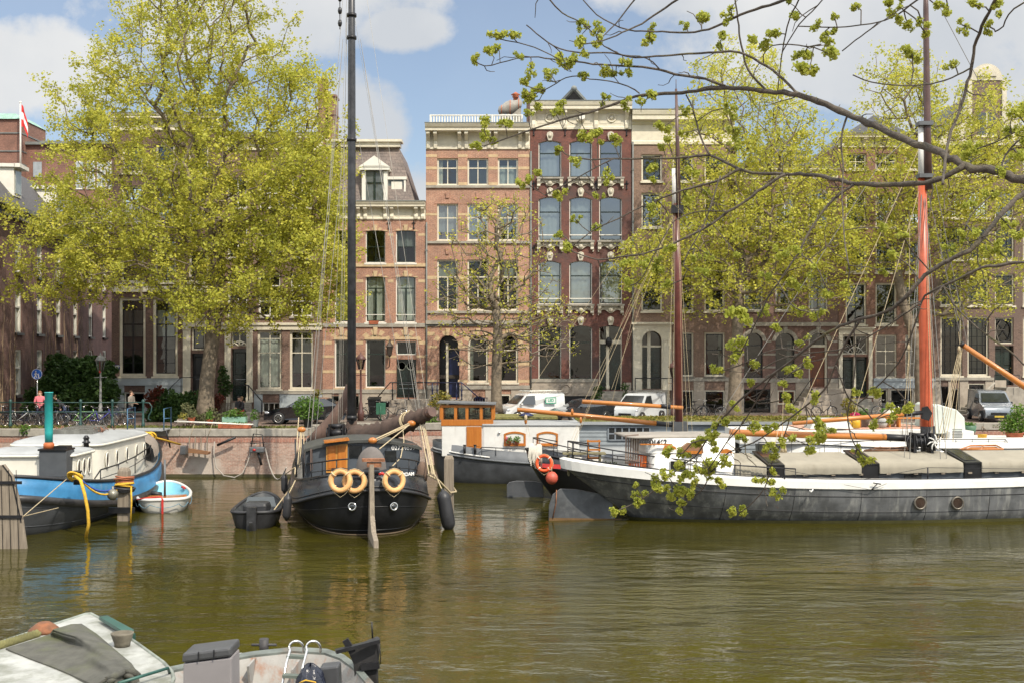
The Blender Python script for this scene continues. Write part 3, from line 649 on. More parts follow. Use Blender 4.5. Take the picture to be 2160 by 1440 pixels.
h.band(392,397,.10,STONE,'string_course');h.band(385,391,.015,TAN,cuts=[(a + 4,b - 4) for a,b in ct]);h.band(509,514,.10,STONE,'string_course');h.band(656,661,.10,STONE,'string_course');h.band(676,684,.16,STONE,'string_course');h.band(684,688,.08,LEAD,'string_course')
h.band(812,820,.10,STONE,'plinth_moulding',cuts=((926,969),));h.band(820,884,.05,PLINTH,'plinth',cuts=((926,969),(996,1024),(1054,1078)))
h.win(996,1024,834,864,6,CREAM,fw=.06,rec=.02,glass=PANED);h.win(1054,1078,830,868,0,CREAM,DK,fw=.10,rec=.02,glass=PANED)
h.cornice(266,316,.85,(904,919,970,984,1032,1046,1097,1112),over=.0)
railing(h,[P(898,806,64.3),rb[2],rb[3]],NAVY,[(P(912,806,64.3),fz(840)),(P(922,806,64.3),fz(840)),(P(963,806,64.3),fz(840)),(P(974,806,64.3),fz(840))],r=.035,fancy=True)
gt = MB();gx = P(1014,838,64.3);
for i in range(6): gt.cyl((gx.x - .3 + i * .13,gx.y,ST + .1),(gx.x - .3 + i * .13,gx.y,gx.z),.02,n=5)
gt.bar((gx.x - .35,gx.y,gx.z),(gx.x + .4,gx.y,gx.z),.05,.04);gt.bar((gx.x - .35,gx.y,ST + .4),(gx.x + .4,gx.y,ST + .4),.04,.03);gt.build('stair_gate',NAVY,h.t)
bl = MB();ya = DF + .2;za,zb = fz(264),fz(241);bl.box(fx(906),ya - .05,zb - .06,fx(1103),ya + .07,zb);bl.box(fx(906),ya - .04,za + .1,fx(1103),ya + .06,za + .17)
for q in range(34): xx = fx(909 + q * (1101 - 909) / 33.);bl.box(xx - .035,ya - .02,za + .17,xx + .035,ya + .04,zb - .06)
for q in (906,971,1037,1100): bl.box(fx(q),ya - .06,za - .1,fx(q + 3),ya + .08,zb)
bl.build('balustrade',WHITE,h.t);h.finish()
ch = MB();ch.box(fx(1081),DF + 3,fz(262),fx(1100),DF + 4,fz(200));ch.build('chimney',STONE,h.t);cp = MB();cp.lathe([(.16,0),(.14,.6),(.2,.62),(.2,.7),(.08,.72),(.3,.78),(.02,.95)],(fx(1088),DF + 3.5,fz(200)),10);cp.build('chimney_pot',mat('chimney pot clay',(.40,.12,.06),.8),h.t)
ch = MB();ch.box(fx(1112),DF + 2.6,fz(262),fx(1121),DF + 3.4,fz(172));ch.box(fx(1111),DF + 2.55,fz(178),fx(1122),DF + 3.45,fz(174));ch.build('chimney',BR['A'],h.t)
# ---- E: dark red house with ornate cream sills
h = House('dark red brick house with ornate cream window consoles and a small tiled attic gable',1118,1332,262,'E')
CONS = mat('weathered cream ornament',(.50,.46,.37),.65,var=.12,dirt=(.22,.19,.15),dscale=3,damt=.32)
EC = [(1136,1184),(1201,1249),(1264,1312)]
for i,(a,b) in enumerate(EC):
 for y0,y1,g in ((297,375,.66),(416,508,.66),(551,642,.66)):
  h.win(a,b,y0,y1,5,WHITE,DGREEN,hb=((g,.07),),fw=.05,glass=PANEB,curtain=[(0,1,.0,1)],cur_m=NET)
  if y0 > 300: gb = MB();gb.bar(P(a,y1 - 12,DF + .05),P(b,y1 - 12,DF + .05),.05,.05);gb.build('window_rail',WHITE,h.t)
  k = MB();Z = fz(y1);X0,X1 = fx(a) - .09,fx(b) + .09;k.box(X0 - .03,DF - .28,Z - .10,X1 + .03,DF + .1,Z - .001,1)
  n = 24;pl = []
  for j in range(n + 1):
   t = j / n;u = abs(2 * t - 1);d = .27 + .14 * math.exp(-(u / .16) ** 2) + .05 * math.sin(u * 9) + .24 * (1 if u > .86 else 0);pl.append(V((X0 + (X1 - X0) * t,DF - .10,Z - .1 - d)))
  for j in range(n): k.prism([pl[j],pl[j + 1],V((pl[j + 1].x,DF - .10,Z - .1)),V((pl[j].x,DF - .10,Z - .1))],(0,.12,0))
  for xx in (X0 + .10,X1 - .10): k.prism([V((xx - .09,DF - .1,Z - .1)),V((xx - .09,DF - .26,Z - .1)),V((xx - .09,DF - .24,Z - .24)),V((xx - .09,DF - .16,Z - .38)),V((xx - .09,DF - .19,Z - .5)),V((xx - .09,DF - .1,Z - .56))],(.18,0,0))
  k.ball(((X0 + X1) / 2,DF - .13,Z - .33),.14,.09,.14,10);k.tube([V((X0 + .25,DF - .12,Z - .17)),V(((X0 * .7 + X1 * .3),DF - .13,Z - .27)),V(((X0 + X1) / 2,DF - .12,Z - .2)),V(((X0 * .3 + X1 * .7),DF - .13,Z - .27)),V((X1 - .25,DF - .12,Z - .17))],.035,5)
  k.build('window_console',[CONS,STONE],h.t)
 for y in (288,406,541,677):
  k = MB();X = fx((a + b) / 2);Z = fz(y);k.prism([V((X - .10,DF - .12,Z - .25)),V((X + .10,DF - .12,Z - .25)),V((X + .19,DF - .14,Z + .05)),V((X + .16,DF - .12,Z + .2)),V((X,DF - .14,Z + .27)),V((X - .16,DF - .12,Z + .2)),V((X - .19,DF - .14,Z + .05))],(0,.14,0));k.ball((X,DF - .14,Z + .02),.10,.08,.13,8);k.build('keystone',CONS,h.t)
for a,b in EC[:2]: h.win(a,b,687,800,4,WHITE,DGREEN,hb=((.69,.07),),fw=.05,glass=PANED)
h.opening(1264,1312,687,822,4);h.op[-1]
d = MB();X0,X1 = fx(1264),fx(1312);d.box(X0,DF + .26,fz(822),X1,DF + .32,fz(720));d.box(fx(1282) - .4,DF + .22,fz(808),fx(1281),DF + .262,fz(728));do = d.build('door',DGREEN,h.t)
d = MB();d.box(fx(1279),DF + .1,fz(822),fx(1285),DF + .28,fz(689));d.box(X0,DF + .101,fz(725),X1,DF + .279,fz(717));d.box(X0,DF + .12,fz(822),X0 + .06,DF + .27,fz(692));d.box(X1 - .06,DF + .12,fz(822),X1,DF + .27,fz(692));d.lathe([(.10,0),(.13,.2),(.08,.3)],P(1282,822,DF + .1),8);d.build('door_frame',CREAM,h.t)
d = MB();d.add([(X0,DF + .3,fz(718)),(X1,DF + .3,fz(718)),(X1,DF + .3,fz(688)),(X0,DF + .3,fz(688))],[(0,1,2,3)]);d.build('transom_pane',PANED,h.t)
d = MB();d.lathe([(.03,0),(.16,.1),(.2,.3),(.12,.5),(.03,.56)],P(1284,731,DF - .1),6,sm=False);d.tube([P(1284,718,DF - .1),P(1284,716,DF + .1)],.02,5);d.build('wall_lantern',IRON,h.t)
h.band(798,805,.10,STONE,'plinth_moulding',x1=1262);h.band(805,834,.05,PLINTH,'plinth',x1=1262);h.band(834,882,.02,BLACKP,'basement_wall',x0=1190,x1=1262);h.band(834,882,.05,PLINTH,'basement_wall',x1=1190);h.band(806,882,.05,PLINTH,'plinth',x0=1314)
k = MB();k.torus(P(1193,819,DF - .05),.26,.04,(0,1,0),20,6);k.box(fx(1140),DF - .075,fz(829),fx(1180),DF - .02,fz(811));k.box(fx(1206),DF - .075,fz(829),fx(1246),DF - .02,fz(811));k.build('plinth_ornament',PLINTH,h.t)
h.anchor([(1126,277),(1192,277),(1257,277),(1322,277),(1126,390),(1192,390),(1257,390),(1322,390),(1126,525),(1322,525)])
h.cornice(218,274,.6,(1126,1192,1257,1322),dent=False)
k = MB()
for q in (1159,1225,1290): k.torus(P(q,249,DF - .06),.24,.05,(0,1,0),18,6);k.lathe([(.02,0),(.16,.0),(.1,.05),(.02,.06)],P(q,249,DF - .05),12,axis='y');k.build('frieze_rosette',CREAM,h.t);k = MB()
k.cyl(P(1228,252,DF - .05),P(1228,246,DF - .75),.17,n=14);k.build('hoist_beam_cap',WHITE,h.t)
h.finish('flat');k = MB();a,b,cx = fx(1166),fx(1262),fx(1213);y = DF + .7;k.add([(a,y + 1.6,fz(220)),(b,y + 1.6,fz(220)),(cx,y + .5,fz(179)),(a,y + 6,fz(220)),(b,y + 6,fz(220)),(cx,y + 6,fz(179))],[(0,1,2),(1,4,5,2),(0,2,5,3)]);ro = k.build('attic_roof',ROOFT,h.t)
k = MB();k.bar((a,y + 1.5,fz(220)),(cx,y + .4,fz(178)),.18,.14);k.bar((b,y + 1.5,fz(220)),(cx,y + .4,fz(178)),.18,.14);k.ball((cx,y + .4,fz(178)),.18);k.build('ridge_tiles',LEAD,ro);k = MB();k.box(fx(1204),y + .55,fz(216),fx(1222),y + 1.2,fz(203));k.build('attic_window',WHITE,ro)
stairs(h,1262,1314,7,824,1.7)
# ---- F: tan house with white arched doorway
h = House('tan brown house with a white arched doorway and a broad cream cornice',1332,1550,300,'F')
FC = [(1353,1397),(1419,1463),(1486,1529)]
for i,(a,b) in enumerate(FC):
 h.win(a,b,326,383,0,CREAM,BLACKP,hb=((.55,.06),),fw=.10,sill=CREAM,glass=PANE)
 h.win(a,b,407,480,0,CREAM,BLACKP,hb=((.6,.06),),fw=.10,sill=CREAM,glass=PANEB)
 h.win(a,b,540,657,0,CREAM,DGREEN,hb=((.7,.06),),vb=((.5,.05),),fw=.10,sill=CREAM,glass=PANED)
 if i: h.win(a,b,701,793,0,CREAM,BLACKP,hb=((.6,.05),),fw=.09,sill=STONE,glass=PANED,curtain=[(.78,1,0,1)] if i == 2 else None)
 if i: h.win(a,b,822,876,0,CREAM,BLACKP,fw=.07,rec=.03,glass=PANED)
h.opening(1354,1395,698,819,20);d = MB();d.box(fx(1354),DF + .3,fz(819),fx(1395),DF + .36,fz(732));d.box(fx(1362),DF + .27,fz(812),fx(1370),DF + .302,fz(738));d.box(fx(1378),DF + .27,fz(812),fx(1390),DF + .302,fz(738));d.build('door',DGREEN,h.t)
d = MB();d.box(fx(1366),DF + .18,fz(819),fx(1373),DF + .31,fz(699));d.box(fx(1354),DF + .181,fz(732),fx(1395),DF + .309,fz(728));d.build('door_frame',CREAM,h.t);d = MB();d.add([(fx(1354),DF + .33,fz(731)),(fx(1395),DF + .33,fz(731)),(fx(1395),DF + .33,fz(697)),(fx(1354),DF + .33,fz(697))],[(0,1,2,3)]);d.build('transom_pane',PANED,h.t)
k = MB();X0,X1,Z0,Z1 = fx(1335),fx(1416),fz(822),fz(680);y = DF - .14
ap = arcpts(fx(1354),fx(1395),fz(718),20 * DF / F,13)
k.box(X0,y,Z0,fx(1354),DF + .02,fz(718));k.box(fx(1395),y,Z0,X1,DF + .02,fz(718));k.box(X0,y,fz(718),fx(1354),DF + .02,fz(694));k.box(fx(1395),y,fz(718),X1,DF + .02,fz(694))
for p,q in zip(ap[:-1],ap[1:]): k.prism([V((p[0],y,p[1])),V((q[0],y,q[1])),V((q[0],y,fz(694))),V((p[0],y,fz(694)))],(0,.16,0))
k.box(X0,y - .002,fz(694),X1,DF + .02,fz(686));k.box(X0 - .1,y - .16,fz(684),X1 + .1,DF + .02,fz(680));k.box(X0 - .05,y - .08,fz(686),X1 + .05,DF + .02,fz(684))
for q in (1337,1399): k.box(fx(q),y - .05,Z0,fx(q + 14),y + .01,fz(716));k.box(fx(q) - .03,y - .08,fz(719),fx(q + 14) + .03,y + .01,fz(714));k.box(fx(q) - .04,y - .09,Z0,fx(q + 14) + .04,y + .01,fz(808))
for j in range(19): k.box(X0 + .1 + j * .112,y - .06,fz(686.2),X0 + .16 + j * .112,y,fz(684.2))
k.build('door_surround',CREAM,h.t)
h.band(795,803,.09,STONE,'plinth_moulding',x0=1416);h.band(803,884,.04,PLINTH,'plinth',x0=1416,cuts=((1419,1463),(1486,1529)));h.band(822,884,.06,PLINTH,'plinth',x1=1354)
h.cornice(236,306,.6,(),dent=False);k = MB()
for q in range(8): k.box(fx(1340 + q * 27),DF - .3,fz(256),fx(1346 + q * 27),DF - .05,fz(252))
k.build('modillions',CREAM,h.t);stairs(h,1345,1410,6,821,1.5);railing(h,[P(1340,797,64.6),P(1418,797,64.6),P(1452,840,64.2)],IRON,[(P(1340,797,64.6),ST + 1),(P(1418,797,64.6),ST + .9),(P(1452,840,64.2),ST)],r=.03)
h.finish('pitch',top=fz(205))
# ---- G: plum house with arched windows and brown door
h = House('plum brown house with arched ground floor windows and a varnished brown door',1550,1768,372,'G')
GC = [(1570,1609),(1636,1676),(1706,1746)]
for i,(a,b) in enumerate(GC):
 h.win(a,b,405,480,8,WHITE,vb=((.5,.05),),hb=((.6,.05),),fw=.08,sill=STONE,glass=PANEB)
 h.win(a,b,575,655,0,WHITE,DGREEN,vb=((.5,.05),),hb=((.6,.05),),fw=.08,sill=STONE,curtain=[(0,.3,0,1),(.75,1,0,1)])
 if i < 2: h.win(a,b,702,796,17,BLACKP,hb=((.72,.06),),fw=.06,sill=STONE,glass=PANED,curtain=[(.68,.95,0,.8)] if i else None)
 h.arch_trim(a,b,702,17,8,.04,STONE,True);h.arch_trim(a,b,405,8,7,.03,STONE,True)
h.opening(1706,1746,702,815,17);d = MB();d.box(fx(1706),DF + .3,fz(815),fx(1746),DF + .36,fz(732));
for v0,v1 in ((812,795),(790,760),(756,738)): d.box(fx(1716),DF + .27,fz(v0),fx(1736),DF + .302,fz(v1))
d.build('door',BROWNW,h.t);d = MB();d.box(fx(1706),DF + .15,fz(815),fx(1710),DF + .31,fz(700));d.box(fx(1742),DF + .15,fz(815),fx(1746),DF + .31,fz(700));d.box(fx(1706),DF + .16,fz(732),fx(1746),DF + .3,fz(727));d.build('door_frame',CREAM,h.t)
d = MB();d.add([(fx(1706),DF + .33,fz(730)),(fx(1746),DF + .33,fz(730)),(fx(1746),DF + .33,fz(700)),(fx(1706),DF + .33,fz(700))],[(0,1,2,3)]);d.build('transom_pane',PANED,h.t)
for y0,y1 in ((718,722),(745,749),(772,776),(420,424),(600,604)): h.band(y0,y1,.012,STONE,cuts=[(a - 9,b + 9) if y0 == 718 else (a,b) for a,b in GC])
h.band(680,688,.12,STONE,'string_course');h.band(505,515,.10,STONE,'string_course');h.band(797,806,.10,STONE,'plinth_moulding',cuts=((1706,1746),));h.band(806,884,.04,PLINTH,'plinth',cuts=((1569,1625),(1640,1678),(1706,1746)))
h.win(1569,1625,820,880,0,BLACKP,vb=((.5,.05),),fw=.06,rec=.03,glass=PANED);h.win(1640,1678,822,852,0,CREAM,BROWNW,fw=.08,rec=.03,glass=PANED)
stairs(h,1700,1778,5,818,1.6,PLINTH,-1);railing(h,[P(1668,860,64.2),P(1712,797,64.2),P(1780,797,64.2)],IRON,[(P(1712,797,64.2),ST + 1.3),(P(1745,797,64.2),ST + 1.3),(P(1780,797,64.2),ST + 1.3)])
h.cornice(352,380,.45,(1560,1610,1660,1710,1758));h.finish('pitch',top=fz(270))
# ---- H: reddish brown house with a fan light over a black double door
h = House('reddish brown house with a white framed black double door under a fan light',1768,1970,305,'H')
HC = [(1784,1828),(1847,1892),(1910,1952)]
for i,(a,b) in enumerate(HC):
 h.win(a,b,324,358,0,CREAM,vb=((.5,.05),),hb=((.5,.04),),fw=.08,sill=CREAM)
 h.win(a,b,408,480,0,CREAM,DGREEN,vb=((.5,.05),),hb=((.5,.05),),fw=.10,sill=CREAM,glass=PANEB)
 h.win(a,b,508,575,0,CREAM,DGREEN,vb=((.5,.05),),hb=((.5,.05),),fw=.10,sill=CREAM,glass=PANE)
 h.win(a,b,597,685,0,CREAM,DGREEN,vb=((.5,.05),),hb=((.45,.05),),fw=.10,sill=CREAM,glass=PANE)
 if i: h.win(a,b,706,796,0,CREAM,vb=((.5,.03),),hb=((.62,.04),(.33,.03)),fw=.08,sill=CREAM,glass=PANE)
h.win(1777,1831,707,747,0,CREAM,vb=((.5,.06),),fw=.07,glass=PANED);h.door(1777,1831,752,838,DGREEN,panels=((.15,.85,.06,.3),(.15,.85,.36,.93)),leaves=2)
d = MB();c = P(1804,748,DF + .1);d.tube([c + V((.45 * math.cos(R(q)),0,.45 * math.sin(R(q)))) for q in range(0,181,15)],.022,5);
for q in range(15,180,25): d.tube([c + V((.2 * math.cos(R(q)),0,.2 * math.sin(R(q)))),c + V((.75 * math.cos(R(q)),0,min(1.0,1.05 * math.sin(R(q)))))],.016,5)
d.build('fan_light_bars',WHITE,h.t);d = MB();d.box(fx(1802),DF + .08,fz(838),fx(1806.5),DF + .31,fz(707));d.box(fx(1777),DF + .12,fz(752),fx(1831),DF + .3,fz(747));d.build('door_frame',CREAM,h.t)
h.surround(1769,1840,706,838,8,m=CREAM,ent=12)
h.band(797,803,.14,GREYP,'plinth_moulding',x0=1842);h.band(803,818,.07,GREYP,'basement_fascia',x0=1842);h.band(818,884,.04,PLINTH,'basement_wall',x0=1842,cuts=((1858,1872),(1878,1928),(1934,1962)))
h.win(1858,1872,820,870,0,CREAM,fw=.05,rec=.03,glass=PANED);h.win(1878,1928,820,872,0,CREAM,BLACKP,vb=(.5,),fw=.06,rec=.03,glass=PANED);h.win(1934,1962,820,872,0,CREAM,BLACKP,fw=.06,rec=.03,glass=PANED)
stairs(h,1774,1836,5,840,1.3);h.cornice(284,312,.5,(1776,1822,1870,1916,1962));h.finish('pitch',top=fz(226))
# ---- I: greyish brown neck gable house
h = House('greyish brown gabled house with many small paned windows and a high stoop, right edge',1970,2215,300,'I')
for i,(a,b) in enumerate(((1984,2030),(2041,2086),(2099,2140),(2158,2200))):
 if i != 2: h.win(a,b,668,792,0,CREAM,BLACKP,vb=(.25,.5,.75),hb=(.12,.25,.38,.52,.66,.8,.9),fw=.10,sill=CREAM,glass=PANED,curtain=[(0,1,.0,1)] if i == 1 else None,bw=.026)
 h.win(a,b,578,645,0,CREAM,DGREEN,vb=(.25,.5,.75),hb=(.25,.5,.75),fw=.09,sill=CREAM,glass=PANED,curtain=[(.45,.62,0,1)] if i == 2 else None,cur_m=mat('red curtain',(.55,.05,.02),.9),bw=.024)
 h.win(a,b,478,548,0,CREAM,DGREEN,vb=(.33,.66),hb=(.25,.5,.75),fw=.09,sill=CREAM,glass=PANED,bw=.024)
 h.win(a,b,400,460,0,CREAM,DGREEN,vb=(.33,.66),hb=(.33,.66),fw=.09,sill=CREAM,glass=PANEB,bw=.024)
 h.win(a,b,325,370,0,CREAM,vb=(.5,),hb=(.5,),fw=.09,sill=CREAM,glass=PANE)
h.win(2099,2138,670,725,0,CREAM,BLACKP,fw=.07,glass=PANED);h.door(2099,2138,729,812,DGREEN,leaves=2)
d = MB();cx,cz = fx(2118),fz(698);d.tube([V((cx + .42 * math.cos(R(q)),DF + .1,cz + .62 * math.sin(R(q)))) for q in range(0,360,15)],.03,5,closed=True);d.bar((cx - .3,DF + .1,cz - .45),(cx + .3,DF + .1,cz + .45),.03,.03);d.bar((cx - .3,DF + .1,cz + .45),(cx + .3,DF + .1,cz - .45),.03,.03);d.build('transom_bars',BLACKP,h.t)
d = MB();d.box(fx(2099),DF + .12,fz(729),fx(2138),DF + .3,fz(725));d.build('door_frame',CREAM,h.t)
h.band(795,801,.12,STONE,'plinth_moulding',x1=2096);h.band(801,886,.04,PLINTH,'basement_wall',cuts=((1984,2000),(2006,2024),(2042,2078),(2122,2152)))
h.win(2042,2078,808,850,0,CREAM,BLACKP,vb=(.33,.66),hb=(.5,),fw=.06,rec=.03,glass=PANED);h.win(2122,2152,835,878,0,CREAM,BLACKP,vb=(.33,.66),hb=(.5,),fw=.06,rec=.03,glass=PANED);h.win(2006,2024,818,880,0,CREAM,BLACKP,fw=.05,rec=.05,glass=PANED);h.win(1984,2000,814,880,0,BLACKP,fw=.04,rec=.05,glass=PANED)
stairs(h,2096,2150,8,815,1.7,STONE,-1);railing(h,[P(2040,862,64.0),P(2098,806,64.0)],STONE,[],r=.07);railing(h,[P(2098,790,64.0),P(2150,790,64.0)],IRON,[(P(2098,790,64.0),fz(815)),(P(2124,790,64.0),fz(815)),(P(2150,790,64.0),fz(815))])
k = MB();zc = fz(205);gx0,gx1 = fx(2050),fx(2112);
k.box(gx0,DF,fz(300),gx1,DF + .5,fz(170));gp = MB();gp.prism([V((gx0 - .05,DF - .05,fz(170)))] + [V((p,DF - .05,q)) for p,q in arcpts(gx0 - .05,gx1 + .05,fz(165),30 * DF / F,15)] + [V((gx1 + .05,DF - .05,fz(170)))],(0,.5,0))
gp.prism([V((p,DF - .12,q)) for p,q in arcpts(gx0 + .3,gx1 - .3,fz(162),20 * DF / F,13)],(0,.1,0))
for q in (gx0 - .28,gx1 + .02): gp.box(q,DF - .1,fz(300),q + .26,DF + .4,fz(170))
for sx_ in (-1,1):
 cx = gx0 - .28 if sx_ < 0 else gx1 + .28;pr = [V((cx,DF - .06,fz(215))),V((cx + sx_ * .25,DF - .06,fz(240))),V((cx + sx_ * .9,DF - .06,fz(270))),V((cx + sx_ * 1.6,DF - .06,fz(298))),V((cx,DF - .06,fz(298)))];gp.prism(pr,(0,.3,0))
gp.box(h.x0,DF - .25,fz(308),h.x1,DF + .3,fz(298));k.build('gable_wall',BR['I'],h.t);gp.build('gable_trim',CONS,h.t)
w2 = MB();w2.box(fx(2062),DF - .03,fz(286),fx(2100),DF + .02,fz(238));w2.build('gable_window',mat('gable glass',(.07,.08,.08),.08,spec=1),h.t);w2 = MB();w2.box(fx(2059),DF - .06,fz(290),fx(2103),DF + .01,fz(286));w2.box(fx(2080),DF - .05,fz(286),fx(2082),DF - .02,fz(238));w2.build('gable_window_frame',CREAM,h.t)
h.finish('pitch',top=fz(175))

for px,y0,y1 in ((898,470,878),(1118,320,876),(1333,300,876),(1551,310,876)):      # rain pipes on the party walls
 m = MB();m.cyl((fx(px) + .05,DF - .07,fz(y1)),(fx(px) + .05,DF - .07,fz(y0)),.05,n=8)
 for k in range(4): m.box(fx(px) - .02,DF - .13,fz(y0 + 60 + 110 * k),fx(px) + .12,DF - .002,fz(y0 + 57 + 110 * k))
 tag(m.build('rain_pipe',LEAD,None),{898: 'lead rain pipe between the orange and the salmon brick house',1118: 'rain pipe between the salmon brick and the dark red house',1333: 'rain pipe between the dark red and the tan brown house',1551: 'rain pipe between the tan brown and the plum brown house'}[px],'rain pipe')
# ---- J: creeper clad building on the left, its front running away from the camera
def side_building():
 p0 = V((-26.1,58.2,0));dr = V((-.12,1,0)).normalized();L_ = 27.;nx = V((dr.y,-dr.x,0));ztop = CAMZ + 309 * 58 / F
 t = thing('corner_building','purple brown building covered in bare creeper stems, receding at the left edge','building',(p0.x,p0.y,ST))
 ops = []
 for zb,zt in ((3.6,6.0),(6.9,9.2),(10.1,12.0)):
  for k in range(6): ops.append((2.2 + k * 3.9,3.3 + k * 3.9,zb,zt))
 w = MB();us = sorted({-8.,L_,*[o[0] for o in ops],*[o[1] for o in ops]});zs = sorted({ST - .3,ztop,*[o[2] for o in ops],*[o[3] for o in ops]})
 q = lambda u,z,d=0: p0 + dr * u + V((0,0,z)) - nx * d
 for i in range(len(us) - 1):
  for j in range(len(zs) - 1):
   cu,cz = (us[i] + us[i + 1]) / 2,(zs[j] + zs[j + 1]) / 2
   if any(o[0] < cu < o[1] and o[2] < cz < o[3] for o in ops): continue
   w.add([q(us[i],zs[j]),q(us[i + 1],zs[j]),q(us[i + 1],zs[j + 1]),q(us[i],zs[j + 1])],[(0,1,2,3)])
 w.add([q(-8,ST - .3),q(-8,ST - .3,14),q(-8,ztop,14),q(-8,ztop)],[(0,1,2,3)]);w.add([q(L_,ST - .3),q(L_,ST - .3,14),q(L_,ztop,14),q(L_,ztop)],[(0,1,2,3)])
 for o in ops:
  for a,b in (((o[0],o[2]),(o[0],o[3])),((o[1],o[2]),(o[1],o[3])),((o[0],o[2]),(o[1],o[2])),((o[0],o[3]),(o[1],o[3]))): w.add([q(*a),q(*b),q(*b,.4),q(*a,.4)],[(0,1,2,3)])
 w.build('wall',BR['J'],t,fix=False)
 for o in ops:
  f = MB();
  for a,b in (((o[0] + .05,o[2]),(o[0] + .05,o[3])),((o[1] - .05,o[2]),(o[1] - .05,o[3])),((o[0],o[3] - .05),(o[1],o[3] - .05)),((o[0],o[2] + .05),(o[1],o[2] + .05)),((o[0],o[2] * .4 + o[3] * .6),(o[1],o[2] * .4 + o[3] * .6))): f.bar(q(*a,.12),q(*b,.12),.11,.10)
  wo = f.build('window',WHITE,t);f = MB();f.add([q(o[0],o[2],.18),q(o[1],o[2],.18),q(o[1],o[3],.18),q(o[0],o[3],.18)],[(0,1,2,3)]);f.build('pane',mat('pale curtained glass',(.30,.32,.29),.08,var=.2,spec=.8),wo)
  f = MB();f.bar(q(o[0] - .08,o[2] - .07,-.03),q(o[1] + .08,o[2] - .07,-.03),.2,.14);f.build('sill',BLACKP,wo)
 g = MB();g.bar(q(-8,ztop + .1,-.35),q(L_,ztop + .1,-.35),.5,.22);g.build('gutter',LEAD,t);g = MB();g.bar(q(-8,ztop - .15,-.1),q(L_,ztop - .15,-.1),.2,.5);g.build('eaves_board',BLACKP,t)
 r = MB();r.add([q(-8,ztop + .2,-.4),q(L_,ztop + .2,-.4),q(L_,ztop + 3.1,2.0),q(-8,ztop + 3.1,2.0),q(L_,ztop + 3.1,12),q(-8,ztop + 3.1,12),q(-8,ztop + .2,14),q(L_,ztop + .2,14)],[(0,1,2,3),(3,2,4,5),(5,4,7,6)]);r.add([q(-8,ztop + .2,-.4),q(-8,ztop + 3.1,2.0),q(-8,ztop + 3.1,12),q(-8,ztop + .2,14)],[(0,1,2,3)]);ro = r.build('roof',mat('grey roof tiles',(.075,.07,.07),.7,var=.3,scale=12,bump=.5),t)
 d = MB();
 for u in (2.3,10.5): d.prism([q(u,ztop + .9,.1),q(u + 1.3,ztop + .9,.1),q(u + 1.3,ztop + 2.4,.1),q(u,ztop + 2.4,.1)],-nx * 2.2);d.bar(q(u - .15,ztop + 2.5,-.1),q(u + 1.45,ztop + 2.5,-.1),.3,.2);d.bar(q(u - .15,ztop + 2.5,1.2),q(u + 1.45,ztop + 2.5,1.2),2.4,.18);d.build('dormer',WHITE,ro);d = MB()
 d = MB()
 for u in (2.3,10.5): d.prism([q(u + .15,ztop + 1.05,.06),q(u + 1.15,ztop + 1.05,.06),q(u + 1.15,ztop + 2.3,.06),q(u + .15,ztop + 2.3,.06)],-nx * .03);d.build('dormer_window',mat('pale curtained glass',(.3,.3,.3)),ro);d = MB()
 rn = random.Random(5);v = MB()
 for i in range(24):
  u = rn.uniform(-1,19);z = ST;pts = [];hz = rn.uniform(4,9.5)
  while z < ST + hz: pts.append(q(u,z,-.06 - rn.random() * .05));z += .5;u += rn.gauss(0,.04)
  if len(pts) > 2: v.tube(pts,[max(.008,.032 * (1 - i_ / len(pts)) * .8) for i_ in range(len(pts))],4,cap=False)
  for _ in range(3):
   z0 = ST + rn.random() * hz;a = u + rn.gauss(0,.2);pp = [q(a,z0,-.08)]
   for k in range(5): a += rn.gauss(0,.22);z0 += rn.gauss(.12,.2);pp.append(q(a,z0,-.08 - rn.random() * .15))
   v.tube(pp,.009,3,cap=False)
 c = v.build('creeper_stems',mat('creeper stem',(.34,.25,.155),.9,var=.3),None,fix=False)
 tag(c,'bare brown creeper stems climbing the purple brown building at the left edge','climbing plant')
side_building()
